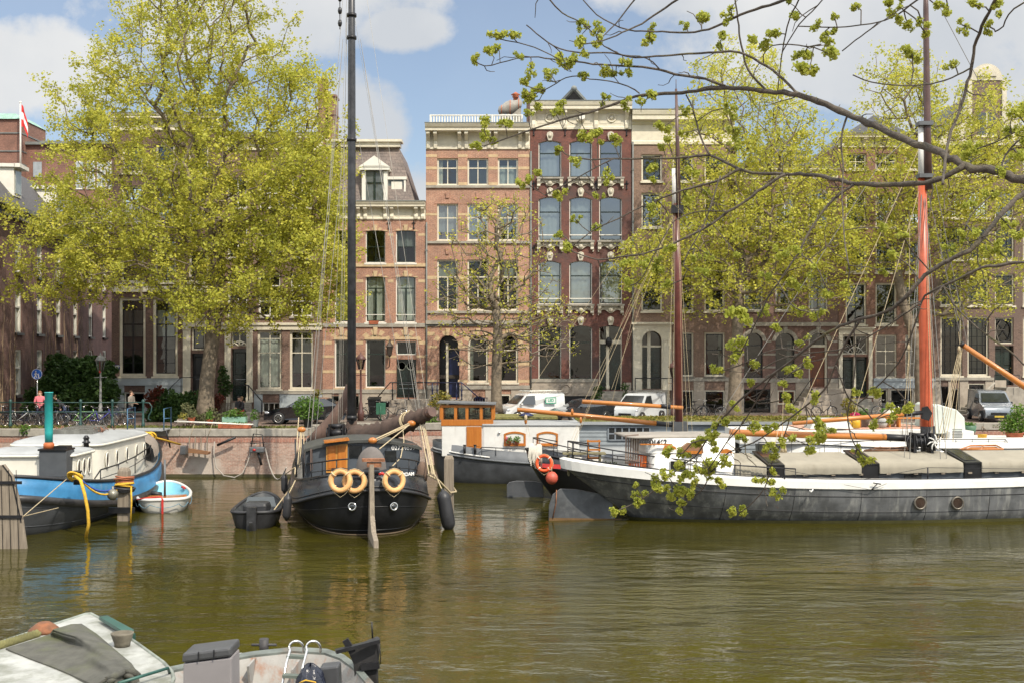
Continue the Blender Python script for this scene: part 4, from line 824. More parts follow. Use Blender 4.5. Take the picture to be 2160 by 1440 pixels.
# ---- K: brick block closing the side street; tower with the flag
def k_block():
 D = 86.;gx = lambda px: (px - 1080) * D / F;gz = lambda py: CAMZ + (HOR - py) * D / F
 t = thing('brick_building','red brown brick block with white windows at the end of the side street','building',(gx(180),D,ST));w = MB();w.box(gx(95),D,ST,gx(330),D + 12,gz(300));w.build('wall',BR['K'],t)
 for x0 in (160,183,205,225):
  for y0,y1 in ((670,720),(615,655),(508,590),(440,485),(340,400)):
   f = MB();a,b,c,d = gx(x0),gx(x0 + (8 if y0 > 600 else 18)),gz(y1),gz(y0);f.box(a,D - .06,c,b,D - .002,d);fo = f.build('window',WHITE,t);f = MB();m_ = (a + b) / 2
   for p,q in ((a + .07,m_ - .04),(m_ + .04,b - .07)): f.box(p,D - .07,c + .1,q,D - .05,d - .1)
   f.build('pane',mat('far window glass',(.30,.33,.34),.1,var=.2,spec=.8),fo)
 f = MB();f.box(gx(92),D - .5,gz(306),gx(332),D + .3,gz(300));f.build('roof_edge',LEAD,t)
 D2 = 96.;gx2 = lambda px: (px - 1080) * D2 / F;gz2 = lambda py: CAMZ + (HOR - py) * D2 / F
 t = thing('brick_tower','square brick tower with a green copper cap, far left behind the roof','tower',(gx2(12),D2,ST));w = MB();w.box(gx2(-60),D2,ST,gx2(45),D2 + 5,gz2(252));w.build('wall',BR['K'],t)
 for y in (280,318,345): f = MB();f.box(gx2(-61),D2 - .08,gz2(y + 2.5),gx2(46),D2 + 5.1,gz2(y));f.build('stone_course',LEAD,t)
 f = MB();a,b = gx2(-62),gx2(47);z0,z1 = gz2(252),gz2(237);f.add([(a,D2 - .2,z0),(b,D2 - .2,z0),(b,D2 + 5.2,z0),(a,D2 + 5.2,z0),(a + .8,D2 + .6,z1),(b - .8,D2 + .6,z1),(b - .8,D2 + 4.4,z1),(a + .8,D2 + 4.4,z1)],[(0,1,5,4),(1,2,6,5),(2,3,7,6),(3,0,4,7),(4,5,6,7)]);f.build('copper_cap',mat('verdigris copper',(.22,.36,.29),.7,var=.2),t)
 t = thing('brick_building','far brown brick building with a flat roof behind the flagpole, upper left','building',(gx2(130),D2 + 1,ST));w = MB();w.box(gx2(45),D2 + 1,ST,gx2(232),D2 + 9,gz2(296));w.build('wall',BR['K'],t)
 f = MB();f.box(gx2(43),D2 + .7,gz2(302),gx2(234),D2 + 9,gz2(296));f.build('roof_edge',LEAD,t)
 for x in (60,92,130,180):
  f = MB();f.box(gx2(x),D2 + .93,gz2(370),gx2(x + 18),D2 + .998,gz2(338));f.build('window',mat('far window glass',(.3,.33,.34)),t)
 t = thing('flagpole','white flagpole with a red and white flag above the far roofs','flagpole',(gx2(54),D2 - 1,gz2(372)));f = MB();f.cyl((gx2(54),D2 - 1,gz2(372)),(gx2(54),D2 - 1,gz2(223)),.09,.05);f.ball((gx2(54),D2 - 1,gz2(222)),.1);f.build('pole',WHITE,t)
 x0 = gx2(56);cols = [(.55,.03,.03),(.8,.8,.78),(.55,.03,.03)];f = MB()
 for k in range(3):
  r0 = [];r1 = []
  for j in range(11): u = j / 10;dz = -1.2 * u * u - .4 * u;r0.append(V((x0 + .5 * u,D2 - 1 + .10 * math.sin(u * 8),gz2(226) - .62 * k * (1 - .35 * u) + dz)));r1.append(V((x0 + .5 * u,D2 - 1 + .10 * math.sin(u * 8),gz2(226) - .62 * (k + 1) * (1 - .35 * u) + dz)))
  f.loft([r0,r1],k,False)
 f.build('flag',[mat('flag red',cols[0],.8),mat('flag white',cols[1],.8),MATS['flag red']],t)
k_block()
# ---------------------------------------------------------------- trees
BARK = mat('elm bark',(.17,.135,.095),.9,var=.35,scale=5,bump=.9,bscale=18,dirt=(.14,.14,.06),damt=.3,stretch=(2,2,.5))
def leaf_quads(cent,size,rn,flat=.35):
 """one rhombic leaf per centre, randomly turned; returns vertices and quads"""
 n = len(cent);a = rn.normal(size=(n,3));a[:,2] *= .6;a /= np.linalg.norm(a,axis=1)[:,None]
 b = rn.normal(size=(n,3));b -= a * (a * b).sum(1)[:,None];b /= np.linalg.norm(b,axis=1)[:,None]
 nn = np.cross(a,b);s = (size * rn.uniform(.4,1.5,n))[:,None]
 v = np.stack([cent - a * s * .5,cent + b * s * flat + nn * s * .1,cent + a * s * .5,cent - b * s * flat + nn * s * .1],1).reshape(-1,3)
 return v,np.arange(n * 4).reshape(-1,4)
def tree(name,label,base,trunk,envs,n,seed,leafm,nleaf,lsize,tipr=.012,expo=.44,sig=.3,trunk_r=.35,thin=1.0,droop=0.,bare=0.,bark=None,group=None):
 """trunk polyline, then every sampled crown point is joined to the nearest limb; limb radii follow what they carry"""
 rn = np.random.default_rng(seed);base = np.array(base,float)
 tp = [np.array(p,float) for p in trunk];nodes = [];par = [];plen = []
 for i in range(len(tp) - 1):
  k = max(1,int(np.linalg.norm(tp[i + 1] - tp[i]) / .5))
  for j in range(k): nodes.append(tp[i] + (tp[i + 1] - tp[i]) * j / k);par.append(len(nodes) - 2);plen.append(0 if len(nodes) == 1 else plen[-1] + .3)
 nodes.append(tp[-1]);par.append(len(nodes) - 2);plen.append(plen[-1] + .3);nt_ = len(nodes);minfork = int(nt_ * .55)
 pts = [];wts = np.array([e[2] for e in envs]);wts = wts / wts.sum()
 while len(pts) < n:
  e = envs[rn.choice(len(envs),p=wts)];d = rn.normal(size=3);d /= np.linalg.norm(d);r = rn.random() ** (1 / 2.2)
  pts.append(np.array(e[0]) + d * r * np.array(e[1]))
 top = tp[-1];pts.sort(key=lambda p: np.linalg.norm((p - top) * np.array([1,1,.8])))
 NA = np.zeros((n * 14 + nt_ + 10,3));PL = np.zeros(len(NA));cnt = nt_;NA[:cnt] = nodes;PL[:cnt] = plen;par = par + [0] * (len(NA) - nt_);tips = []
 PL[:minfork] = 1e3
 for p in pts:
  d = NA[:cnt] - p;dist = np.sqrt((d ** 2).sum(1));cost = dist + .32 * PL[:cnt] + .5 * np.maximum(0,d[:,2] - dist * .35)
  j = int(np.argmin(cost));L_ = dist[j]
  if L_ < .12: continue
  k = max(1,min(12,int(L_ / .45)));q0 = NA[j].copy();last = j;side = rn.normal(size=3) * .10 * L_;up = np.array([0,0,.10 * L_])
  for i in range(1,k + 1):
   t = i / k;q = q0 + (p - q0) * t + (side + up) * math.sin(math.pi * t) * (1 if k > 1 else 0) - np.array([0,0,droop * t * t]) + rn.normal(size=3) * .03
   NA[cnt] = q;par[cnt] = last;PL[cnt] = PL[last] + L_ / k if PL[last] < 999 else L_ / k;last = cnt;cnt += 1
  tips.append(last)
 NA = NA[:cnt];par[0] = -1;load = np.zeros(cnt);load[tips] = 1
 for i in range(cnt - 1,0,-1):
  load[par[i]] += load[i]
 rad = tipr * np.maximum(load,1) ** expo
 for i in range(nt_): rad[i] = max(rad[i],trunk_r * (1 - .45 * i / nt_)) if i < nt_ else rad[i]
 rad[0] = rad[0] * 1.35;rad[1] *= 1.1
 root = thing(name,label,'tree',tuple(base),group);tr_ = MB();tr_.tube([V(tuple(q)) for q in NA[:nt_]],[float(q) for q in rad[:nt_]],14)
 tr_.build('trunk',bark or BARK,root)
 vs = [];fs = []
 o = 0;ang = np.arange(8) * 2 * math.pi / 8
 for i in range(nt_,cnt):
  p = par[i];a,b = NA[p],NA[i];d = b - a;l = np.linalg.norm(d)
  if l < 1e-4: continue
  d /= l;ref = np.array([0,0,1.]) if abs(d[2]) < .9 else np.array([1.,0,0]);u = np.cross(d,ref);u /= np.linalg.norm(u);w = np.cross(d,u)
  k = 8 if rad[i] > .05 else 4;an = np.arange(k) * 2 * math.pi / k;ring = np.cos(an)[:,None] * u + np.sin(an)[:,None] * w
  ra = min(rad[p],rad[i] * 1.5 + .004) * thin;vs.append(a + ring * ra);vs.append(b + ring * rad[i] * thin)
  for j in range(k): fs.append((o + j,o + (j + 1) % k,o + k + (j + 1) % k,o + k + j))
  o += 2 * k
 npmesh('limbs',np.concatenate(vs) - base,np.array(fs),bark or BARK,root)
 small = np.where((rad < tipr * 4 ** expo) & (np.arange(cnt) >= nt_))[0]
 tipa = np.array(tips)
 if bare > 0:
  keep = rn.random(len(tipa)) > bare * np.clip(1.15 - (NA[tipa][:,2] - NA[tipa][:,2].min()) / (np.ptp(NA[tipa][:,2]) * .55),0,1);tipa = tipa[keep]
  small = tipa
 n1 = int(nleaf * .62);i1 = rn.choice(tipa,n1);i2 = rn.choice(small,nleaf - n1)
 sub = rn.normal(size=(len(NA) * 3,3)) * sig      # leaves gather in small tufts round each twig end
 tu = sub[(i1 * 3 + rn.integers(0,3,n1)) % len(sub)];c1 = NA[i1] + tu + rn.normal(size=(n1,3)) * sig * .42
 c2 = NA[i2] + rn.normal(size=(len(i2),3)) * sig * .55
 v,q = leaf_quads(np.concatenate([c1,c2]),lsize,rn,.38);npmesh('crown',v - base,q,leafm,root)
 return root
LEAF1 = leafmat('fresh elm leaves',(.55,.52,.08),(.42,.43,.07),(.64,.58,.09),.44)
LEAF2 = leafmat('spring leaves',(.56,.53,.08),(.44,.45,.075),(.64,.58,.09),.44)
def env(px,py,D,rx,ry,rdep,w): c = P(px,py,D);s = D / F;return (tuple(c),(rx * s,rdep,ry * s),w)
tree('elm_tree','huge yellow green elm in front of the left houses, thick leaning trunk',P(430,880,56.5),[P(432,884,56.5),P(437,800,56.4),P(448,720,56.3),P(455,640,56.2),P(458,540,56.2)],
 [env(430,130,56,235,200,4.2,2.2),env(400,400,56,320,230,5,3.2),env(300,520,55.5,250,120,4.2,1.2),env(590,520,56,175,190,4.2,2.0),env(150,480,56,140,150,3.5,.55),env(120,600,56,110,60,3,.28),env(640,330,56,110,220,3.4,1.3),env(470,640,55.5,150,70,3.6,.5),env(430,-90,56,220,120,4,.9),env(700,600,56,65,100,2.5,.3),env(200,240,56,110,120,3,.5)],
 2000,11,LEAF1,180000,.118,tipr=.0125,trunk_r=.40,sig=.30)
tree('young_elm_tree','slim young elm with mostly bare twigs in front of the salmon brick house',P(1047,866,59.5),[P(1047,868,59.5),P(1047,800,59.5),P(1049,740,59.5),P(1050,690,59.5),P(1046,650,59.5)],
 [env(1050,520,59.5,125,110,2.6,1.),env(1060,640,59.5,150,90,3,1.),env(1050,740,59.5,120,55,2.4,.55),env(1160,690,59.5,85,80,2,.55),env(960,650,59.5,70,110,2,.3),env(1055,440,59.5,70,40,1.6,.3)],
 950,5,LEAF2,5200,.11,tipr=.0135,trunk_r=.20,sig=.2,bare=.75)
tree('elm_tree','yellow green elm behind the dark red mast',P(1548,880,60),[P(1548,882,60),P(1551,800,60),P(1554,740,60),P(1556,680,60),P(1560,600,60)],
 [env(1570,330,60,165,190,4,1.6),env(1590,480,60,235,150,4.5,1.9),env(1480,560,60,190,110,4,1.),env(1700,560,60,150,110,3.6,.9),env(1560,160,60,110,90,3,.4),env(1690,340,60,110,130,3,.6),env(1380,560,60,90,90,3,.25)],
 1250,21,LEAF2,56000,.125,tipr=.0125,trunk_r=.37,sig=.29)
tree('elm_tree','yellow green elm behind the orange mast',P(1944,880,60.5),[P(1944,884,60.5),P(1940,800,60.5),P(1936,730,60.5),P(1905,640,60.5),P(1890,560,60.5)],
 [env(1930,330,60.5,170,160,4,1.4),env(2010,430,60.5,190,150,4,1.4),env(1900,170,60.5,90,80,2.5,.4),env(2060,270,60.5,120,120,3.2,.7),env(2050,590,60.5,130,90,3,.6),env(1860,480,60.5,110,130,3.2,.6),env(2190,380,60.5,100,220,3.5,.7)],
 1100,33,LEAF2,44000,.125,tipr=.0125,trunk_r=.30,sig=.29)
# ---------------------------------------------------------------- boats
class Boat:
 def __init__(s,name,label,cat,c,head,group=None):
  s.c = V((c[0],c[1],0));s.h = R(head);s.M = Matrix.Translation(s.c) @ Matrix.Rotation(s.h,4,'Z');s.I = s.M.inverted()
  s.t = thing(name,label,cat,(c[0],c[1],0),group)
 def L(s,x,y,z): return s.M @ V((x,y,z))
 def px(s,px,py,**k):
  """world point on the pixel ray where local x, y, z or depth D takes a value"""
  (ax,val),= k.items();o = V((0,0,CAMZ));d = V(((px - 1080) / F,1,(HOR - py) / F))
  if ax == 'D': return o + d * val
  i = 'xyz'.index(ax);lo = s.I @ o;ld = s.I.to_3x3() @ d;return o + d * ((val - lo[i]) / ld[i])
 def ring(s,xs,xb,b,z0,ss,sb,ns=2.6,nb=2.6,p=2.2,n=72,mid=0.,y0=0.):
  r = []
  for i in range(n):
   t = 2 * math.pi * (i + .5) / n;c,q = math.cos(t),math.sin(t);nn = nb if c >= 0 else ns;a = (xb - mid) if c >= 0 else (mid - xs)
   x = mid + a * math.copysign(abs(c) ** (2 / nn),c);y = y0 + b * math.copysign(abs(q) ** (2 / nn),q);u = abs(x - mid) / a
   r.append(s.L(x,y,z0 + (sb if c >= 0 else ss) * u ** p))
  return r
 def part(s,mb,name,m,parent=None,bevel=0,**k): return mb.build(name,m,parent or s.t,bevel,**k)
def lerp_rings(a,b,t): return [p.lerp(q,t) for p,q in zip(a,b)]
def rows(rings,sub):   # insert sub intermediate rings for smoother shading
 o = [rings[0]]
 for a,b in zip(rings[:-1],rings[1:]):
  for k in range(1,sub + 1): o.append(lerp_rings(a,b,k / sub))
 return o
HBLACK = mat('black hull paint',(.011,.0115,.013),.34,var=.35,scale=1.2,dirt=(.06,.057,.05),dscale=1.0,damt=.20,stretch=(1,1,.5),bump=.10,bscale=3,spec=.35)
HGREY = mat('weathered grey hull',(.115,.119,.122),.45,var=.34,scale=1.6,dirt=(.28,.28,.26),dscale=1.5,damt=.43,stretch=(2.6,2.6,.16),bump=.14,bscale=5,rust=.10)
HGREY2 = mat('dark grey hull',(.060,.064,.070),.42,var=.3,scale=1.4,dirt=(.13,.12,.10),dscale=1.2,damt=.34,stretch=(2,2,.4),bump=.16,bscale=3,rust=.05)
BLUE = mat('weathered blue paint',(.040,.19,.38),.45,var=.2,scale=1.5,dirt=(.22,.26,.30),dscale=1.1,damt=.36,stretch=(1.5,1.5,.5),rust=.04)
BWHITE = mat('boat white paint',(.64,.63,.59),.40,var=.06,dirt=(.40,.34,.26),dscale=1.6,damt=.30,stretch=(2.5,2.5,.4),rust=.055)
BCREAM = mat('boat cream paint',(.64,.61,.52),.40,var=.05,dirt=(.40,.36,.27),dscale=1.3,damt=.18,stretch=(2.5,2.5,.4))
ROOFG = mat('pale grey deck paint',(.31,.32,.32),.6,var=.1,scale=1.2,dirt=(.30,.28,.24),damt=.3)
DECKG = mat('worn deck',(.20,.19,.17),.8,var=.25,scale=2,dirt=(.12,.10,.08),damt=.4)
RUBB = mat('black rubber',(.022,.022,.024),.5,var=.25,bump=.2,bscale=9)
VARN = wood('orange varnished wood',(.46,.165,.028),(.36,.115,.018),.32,2,10,coat=.4,dirt=(.22,.07,.015),damt=.28)
VARNX = wood('orange varnished spar',(.50,.19,.035),(.40,.13,.022),.35,0,8,coat=.4,dirt=(.30,.12,.03),damt=.2)
PINE = wood('yellow pine door',(.52,.26,.055),(.43,.19,.035),.4,2,9)
WEATH = wood('weathered grey timber',(.27,.225,.17),(.17,.14,.105),.9,2,12,bump=.8,dirt=(.085,.065,.045),damt=.34)
RUST = mat('rusty steel',(.23,.10,.05),.85,var=.4,scale=6,bump=.4,dirt=(.10,.05,.03),damt=.4)
SAILC = mat('brown sailcloth',(.074,.047,.035),.9,var=.25,scale=3,bump=1.,bscale=5)
ROPE = mat('pale rope',(.42,.34,.21),.9,var=.2,scale=20)
ROPEY = mat('yellow rope',(.60,.36,.03),.8,var=.2,scale=12)
ROPEB = mat('blue rope',(.03,.08,.35),.8)
ROPEO = mat('rusty orange rope',(.30,.10,.05),.8)
WIRE = mat('steel wire',(.22,.21,.19),.5,.5)
CANVAS = mat('beige tarpaulin',(.265,.24,.185),.85,var=.08,scale=1.5,bump=.25,bscale=3.5,dirt=(.21,.185,.135),damt=.36,stretch=(1.5,1.5,.6))
ORANGE = mat('orange lifebuoy',(.72,.10,.025),.5,var=.12)
BUOY = mat('faded orange lifebuoy',(.66,.36,.14),.6,var=.14,scale=5,dirt=(.62,.52,.38),damt=.35)
ALGAE = mat('green waterline growth',(.075,.070,.018),.8,bump=.4)
STEEL = mat('stainless steel',(.62,.61,.58),.22,1,var=.05)
SLATEB = mat('dark blue grey paint',(.056,.066,.078),.38,var=.2,scale=1.5,dirt=(.12,.125,.125),damt=.25,stretch=(2.5,2.5,.4))
BGLASS = mat('boat window',(.018,.020,.021),.06,var=.3,spec=1.)
REDP = mat('red paint',(.50,.03,.025),.5,var=.15)
LETT = mat('white lettering',(.75,.74,.70),.5,var=.03)
def ropeline(name,label,pts,r,m,cat='rope'):
 return tag(MB().tube(pts,r,5).build(name,m,None,fix=False),label,cat)

# ======== black sailing barge, stern towards the camera
b = Boat('sailing_barge','black sailing barge seen from its rounded stern, with brown sails','sailing barge',(-6.0,43.54),101.5)
rk = dict(ns=2.7,nb=2.5)
r0 = b.ring(-6.3,6.6,1.3,-.6,.0,.0,**rk);r1 = b.ring(-7.35,7.2,2.0,-.02,.0,.0,**rk);r2 = b.ring(-7.68,7.5,2.33,.20,.35,.4,**rk);r3 = b.ring(-7.84,7.75,2.48,.43,1.04,1.3,**rk);r4 = b.ring(-7.72,7.65,2.38,1.26,.74,1.3,**rk)
m = MB();m.loft(rows([r0,r1,r2,r3],3),0,True,True);b.part(m,'hull',HBLACK)
m = MB();m.loft([r3,lerp_rings(r3,r4,.5),r4,b.ring(-7.62,7.55,2.28,1.26,.74,1.3,**rk),b.ring(-7.6,7.5,2.26,.7,.78,1.1,**rk)]);b.part(m,'bulwark',mat('black bulwark',(.026,.029,.034),.28,var=.3,scale=1.3,dirt=(.11,.11,.10),damt=.22,stretch=(1,1,.5)))
m = MB();m.tube(b.ring(-7.88,7.8,2.52,.45,1.04,1.3,**rk),.055,6,closed=True);m.tube(b.ring(-7.82,7.74,2.46,.60,1.0,1.3,**rk),.03,6,closed=True);b.part(m,'rubbing_strake',RUBB)
m = MB();m.tube(b.ring(-7.68,7.6,2.33,1.27,.75,1.3,**rk),.06,6,closed=True);b.part(m,'rail_cap',BLACKP)
m = MB();m.tube(b.ring(-7.38,7.25,2.03,.03,0,0,**rk),.035,5,closed=True);b.part(m,'waterline',mat('waterline rust',(.12,.085,.05),.8))
m = MB();dk = b.ring(-7.62,7.5,2.3,.86,.70,1.0,**rk);m.add(dk,[tuple(range(len(dk)))]);b.part(m,'deck',DECKG)
# lapped hull plates
m = MB()
for t,w in ((.35,1),(.72,1)):
 rr = lerp_rings(r1,r2,t) if t < .5 else lerp_rings(r2,r3,.45);m.tube(rr,.016,4,closed=True)
b.part(m,'plate_seams',HBLACK)
for px in (745,828):
 m = MB();c = b.px(px,1067,x=-7.62);n_ = b.M.to_3x3() @ V((-1,.35 if px < 780 else -.35,.1));c = c + n_.normalized() * .10;m.torus(c,.115,.03,n_,20,8);po = b.part(m,'porthole',STEEL);m = MB();m.lathe([(.11,-.02),(.10,.01),(0.01,.012)],(0,0,0),16,axis='z');m.xf(Matrix.Translation(c) @ n_.to_track_quat('Z','Y').to_matrix().to_4x4());b.part(m,'pane',BGLASS,po)
# rudder, tiller head, canvas hood
m = MB();m.prism([b.L(x,-.07,z) for x,z in ((-7.75,2.35),(-8.1,2.35),(-8.2,1.5),(-8.35,.75),(-8.9,.35),(-9.75,.22),(-9.95,-.7),(-7.3,-.7),(-7.55,.3))],b.M.to_3x3() @ V((0,.15,0)));b.part(m,'rudder',WEATH,bevel=.02)
m = MB();m.bar(b.px(764,969,x=-8.0),b.px(811,969,x=-8.0),.30,.09);m.bar(b.px(774,979,x=-8.0),b.px(804,979,x=-8.0),.2,.14);b.part(m,'rudder_head',RUST)
m = MB();c = b.px(783,985,x=-7.2);rr = []
for k in range(9):
 a = R(90 * k / 8);rr.append([c + b.M.to_3x3() @ V((.25 * math.cos(a) * math.sin(R(15 * j)) * (1.6),.48 * math.cos(R(15 * j)) * math.cos(a) * (1 + .03 * math.sin(j * 3)),.72 * math.sin(a) - .05)) for j in range(24)])
m.loft(rr,0,True,False,True);b.part(m,'canvas_hood',mat('grey canvas hood',(.13,.115,.105),.9,var=.15,bump=.4,bscale=5))
# aft deckhouse
def house_section(y,zt,zs,zb,n=9): return [(-y,zb),(-y * .97,zs)] + [(-y * .97 + 2 * y * .97 * k / n,zs + (zt - zs) * math.sin(math.pi * k / n) ** .8) for k in range(1,n)] + [(y * .97,zs),(y,zb)]
sec = house_section(2.02,2.80,2.50,1.0);m = MB();m.prism([b.L(-4.3,y,z) for y,z in sec],b.M.to_3x3() @ V((2.7,0,0)));dh = b.part(m,'deckhouse',SLATEB,bevel=.02)
m = MB();rs = [(y * 1.03,z + .03) for y,z in sec[1:-1]];m.loft([[b.L(-4.42,y,z) for y,z in rs],[b.L(-1.55,y,z) for y,z in rs]],0,False);m.loft([[b.L(-4.42,y,z) for y,z in rs],[b.L(-4.42,y,z - .09) for y,z in rs]],0,False);b.part(m,'deckhouse_roof',mat('dark olive roof',(.045,.047,.042),.6,var=.2),dh)
q = lambda px,py,x=-4.36: b.px(px,py,x=x)
m = MB();m.prism([q(688,996),q(733,996),q(733,934),q(688,934)],b.M.to_3x3() @ V((.2,0,0)));do = b.part(m,'door',PINE);m = MB()
for x0,x1 in ((691,708),(712,730)): m.bar(q(x0,965,-4.375),q(x1,965,-4.375),.02,.85);m.bar(q(x0 + 2.5,965,-4.385),q(x1 - 2.5,965,-4.385),.03,.70)
b.part(m,'door_panels',VARN,do)
m = MB();m.prism([q(684,934,-4.75),q(737,928,-4.75),q(737,924.5,-4.75),q(684,930.5,-4.75)],b.M.to_3x3() @ V((.8,0,0)));b.part(m,'door_hood',VARN)
for x0,x1,y0,y1 in ((737,764,938,965),(812,836,950,972)):
 m = MB();m.prism([q(x0,y1,-4.33),q(x1,y1,-4.33),q(x1,y0,-4.33),q(x0,y0,-4.33)],b.M.to_3x3() @ V((.1,0,0)));b.part(m,'window',BGLASS,dh)
m = MB();m.bar(q(898,945,-4.35),q(898,985,-4.35),.03,.5);m.bar(q(658,945,-4.35),q(658,990,-4.35),.03,.5);m.bar(q(742,930,-4.4),q(880,936,-4.4),.03,.05);b.part(m,'deckhouse_trim',mat('brown canvas strips',(.12,.08,.065),.9),dh)
text('02724839',.22,LETT,'registration_number',dh,q(851,943.5,-4.33),(R(90),0,R(11.5)),bold=.003,sx=.95)
q2 = b.px(851,999.5,x=-7.2);text('AMSTERDAM',.15,LETT,'home_port',b.t,b.px(849,1000,x=-7.42),(R(84),0,R(36)),bold=.004)
# stern rails
m = MB();ra = b.ring(-7.4,7.2,2.12,1.85,.62,1.2,**rk);n_ = len(ra);idx = [i for i in range(n_) if 22 <= i <= 33];m.tube([ra[i] for i in idx],.025,6);idx2 = [i for i in range(n_) if 39 <= i <= 50];m.tube([ra[i] for i in idx2],.025,6)
for i in idx[::3] + idx2[::3]: m.cyl(ra[i],ra[i] - V((0,0,.65)),.02,n=6)
for dd in (.3,):
 m.tube([ra[i] - V((0,0,dd)) for i in idx],.014,5);m.tube([ra[i] - V((0,0,dd)) for i in idx2],.014,5)
b.part(m,'stern_railing',IRON)
# mast with fittings
mx = 2.2;mb_ = b.L(mx,0,0);top = V((mb_.x - .0,mb_.y,24.));base = V((mb_.x,mb_.y,1.0))
m = MB();m.tube([base,V((mb_.x,mb_.y,12)),V((mb_.x,mb_.y,18)),top],[.185,.165,.15,.11],16);ma = b.part(m,'mast',mat('dark mast',(.030,.031,.034),.35,var=.4,scale=3,dirt=(.10,.10,.10),damt=.25,stretch=(6,6,.3)))
m = MB()
for z in (14.3,18.4,19.3): m.cyl((mb_.x,mb_.y,z),(mb_.x,mb_.y,z + .12),.20,n=14);b.part(m,'mast_band',IRON,ma);m = MB()
m.cyl((mb_.x,mb_.y,3.15),(mb_.x,mb_.y,3.32),.21,n=14);b.part(m,'mast_band',IRON,ma)
for y,z in ((-.42,20.0),(-.42,19.5),(-.42,19.0)):
 m = MB();m.ball((mb_.x - .45,mb_.y - .15,z),.09,.09,.16,8);m.cyl((mb_.x - .45,mb_.y - .15,z - .25),(mb_.x - .45,mb_.y - .15,z + .25),.02,n=5);b.part(m,'mast_block',BLACKP,ma)
# brown sails: coat round the mast foot, bundle on the boom, furled jib
m = MB();rr = []
for k in range(9):
 t = k / 8;z = 3.1 - 1.25 * t;rad = .20 + .42 * t ** 1.3;rr.append([V((mb_.x - .08 * t + rad * math.cos(2 * math.pi * j / 28) * (1 + .09 * t * math.sin(j * 2.3)),mb_.y + rad * .8 * math.sin(2 * math.pi * j / 28),z)) for j in range(28)])
m.loft(rr,0,True,True,True);b.part(m,'mast_coat',SAILC)
m = MB();pts = [b.px(748,925,x=1.8),b.px(775,923,x=.4),b.px(800,915,x=-.8),b.px(830,903,x=-1.8),b.px(860,890,x=-2.6),b.px(885,879,x=-3.2),b.px(903,871,x=-3.7)];cr = []
sp = []
for i in range(len(pts) - 1):
 for k in range(4): sp.append(pts[i].lerp(pts[i + 1],k / 4))
sp.append(pts[-1])
for i,p in enumerate(sp):
 t = i / (len(sp) - 1);rad = .52 - .30 * t + .04 * math.sin(i * 1.9);d = (sp[min(i + 1,len(sp) - 1)] - sp[max(i - 1,0)]).normalized();u = d.cross(V((0,0,1))).normalized();w = u.cross(d)
 cr.append([p + u * rad * .8 * math.cos(2 * math.pi * j / 18) + w * rad * (1 + .16 * math.sin(3 * j + i * .8) + .12 * math.sin(i * 2.3 + j)) * math.sin(2 * math.pi * j / 18) for j in range(18)])
m.loft(cr,0,True,True,True);bun = b.part(m,'furled_sail',SAILC)
m = MB();m.cyl(pts[-1] - (pts[-1] - pts[-2]) * .3,pts[-1] + (pts[-1] - pts[-2]) * .45,.17,.15,12);m.cyl(pts[-1] + (pts[-1] - pts[-2]) * .3,pts[-1] + (pts[-1] - pts[-2]) * .5,.18,.18,12);b.part(m,'boom',mat('dark brown boom',(.10,.055,.04),.45,var=.2))
m = MB()
for k in range(7): c = b.px(856 + k * 2.4,888 - k * 1.0,x=-2.6);m.torus(c,.28 + .02 * (k % 3),.022,(pts[-1] - pts[-3]).normalized(),18,5)
b.part(m,'rope_coil',ROPE,bun)
m = MB();rr = []
jp = [(734,812,10),(729,840,20),(716,865,26),(700,890,30),(680,910,30),(660,930,26)]
for px,py,w in jp: c = P(px,py,46.5);s_ = 46.5 / F;a_ = V((-.5,0,-.85)) if py < 850 else V((-.75,0,-.66));u = V((a_.z,0,-a_.x));rr.append([c + u * w * .5 * s_ * math.cos(2 * math.pi * j / 12) + V((0,w * .4 * s_ * math.sin(2 * math.pi * j / 12),0)) for j in range(12)])
m.loft(rr,0,True,True,True);b.part(m,'furled_jib',mat('brown jib',(.125,.078,.060),.9,var=.15,bump=.5,bscale=5))
m = MB();c = b.px(710,912,x=1.2)
m.box(c.x - .3,c.y - .2,c.z - .5,c.x - .24,c.y + .2,c.z + .35);m.box(c.x + .24,c.y - .2,c.z - .5,c.x + .3,c.y + .2,c.z + .35);m.cyl(c - V((.3,0,0)),c + V((.3,0,0)),.15,n=12);m.cyl(c + V((-.2,0,.26)),c + V((.2,0,.26)),.10,n=10);m.torus(c + V((.36,0,0)),.2,.025,(1,0,0),14,5);m.torus(c - V((.36,0,0)),.2,.025,(1,0,0),14,5);b.part(m,'winch',IRON)
# rigging
def lines(name,segs,r,m_,parent,D2=None):
 m = MB()
 for p,q in segs: m.tube([p,q],r,4,cap=False)
 return m.build(name,m_,parent,fix=False)
T = lambda z,dx=0.: V((mb_.x + dx,mb_.y,z))
lines('shroud',[(T(18.4,-.35),b.px(640,1000,x=-2.2)),(T(18.4,-.35),b.px(652,970,x=-.8)),(T(14.3,-.3),b.px(662,960,x=0.)),(T(18.4,.35),b.px(893,960,x=-2.2)),(T(18.4,.35),b.px(905,975,x=-3.0)),(T(14.3,.3),b.px(874,955,x=-.8))],.012,WIRE,b.t)
lines('halyard',[(T(19.4,-.18),T(2.4,-.55)),(T(19.4,-.2),T(2.4,-.48)),(T(14.4,-.2),T(2.4,-.40)),(T(19.4,.1),pts[-2] + V((0,0,.2))),(T(23.5,.1),pts[-1]),(T(23,-.1),b.px(700,905,x=2.)),(T(23.5,-.1),b.px(655,925,x=3.))],.008,mat('pale line',(.34,.32,.27),.8),b.t)
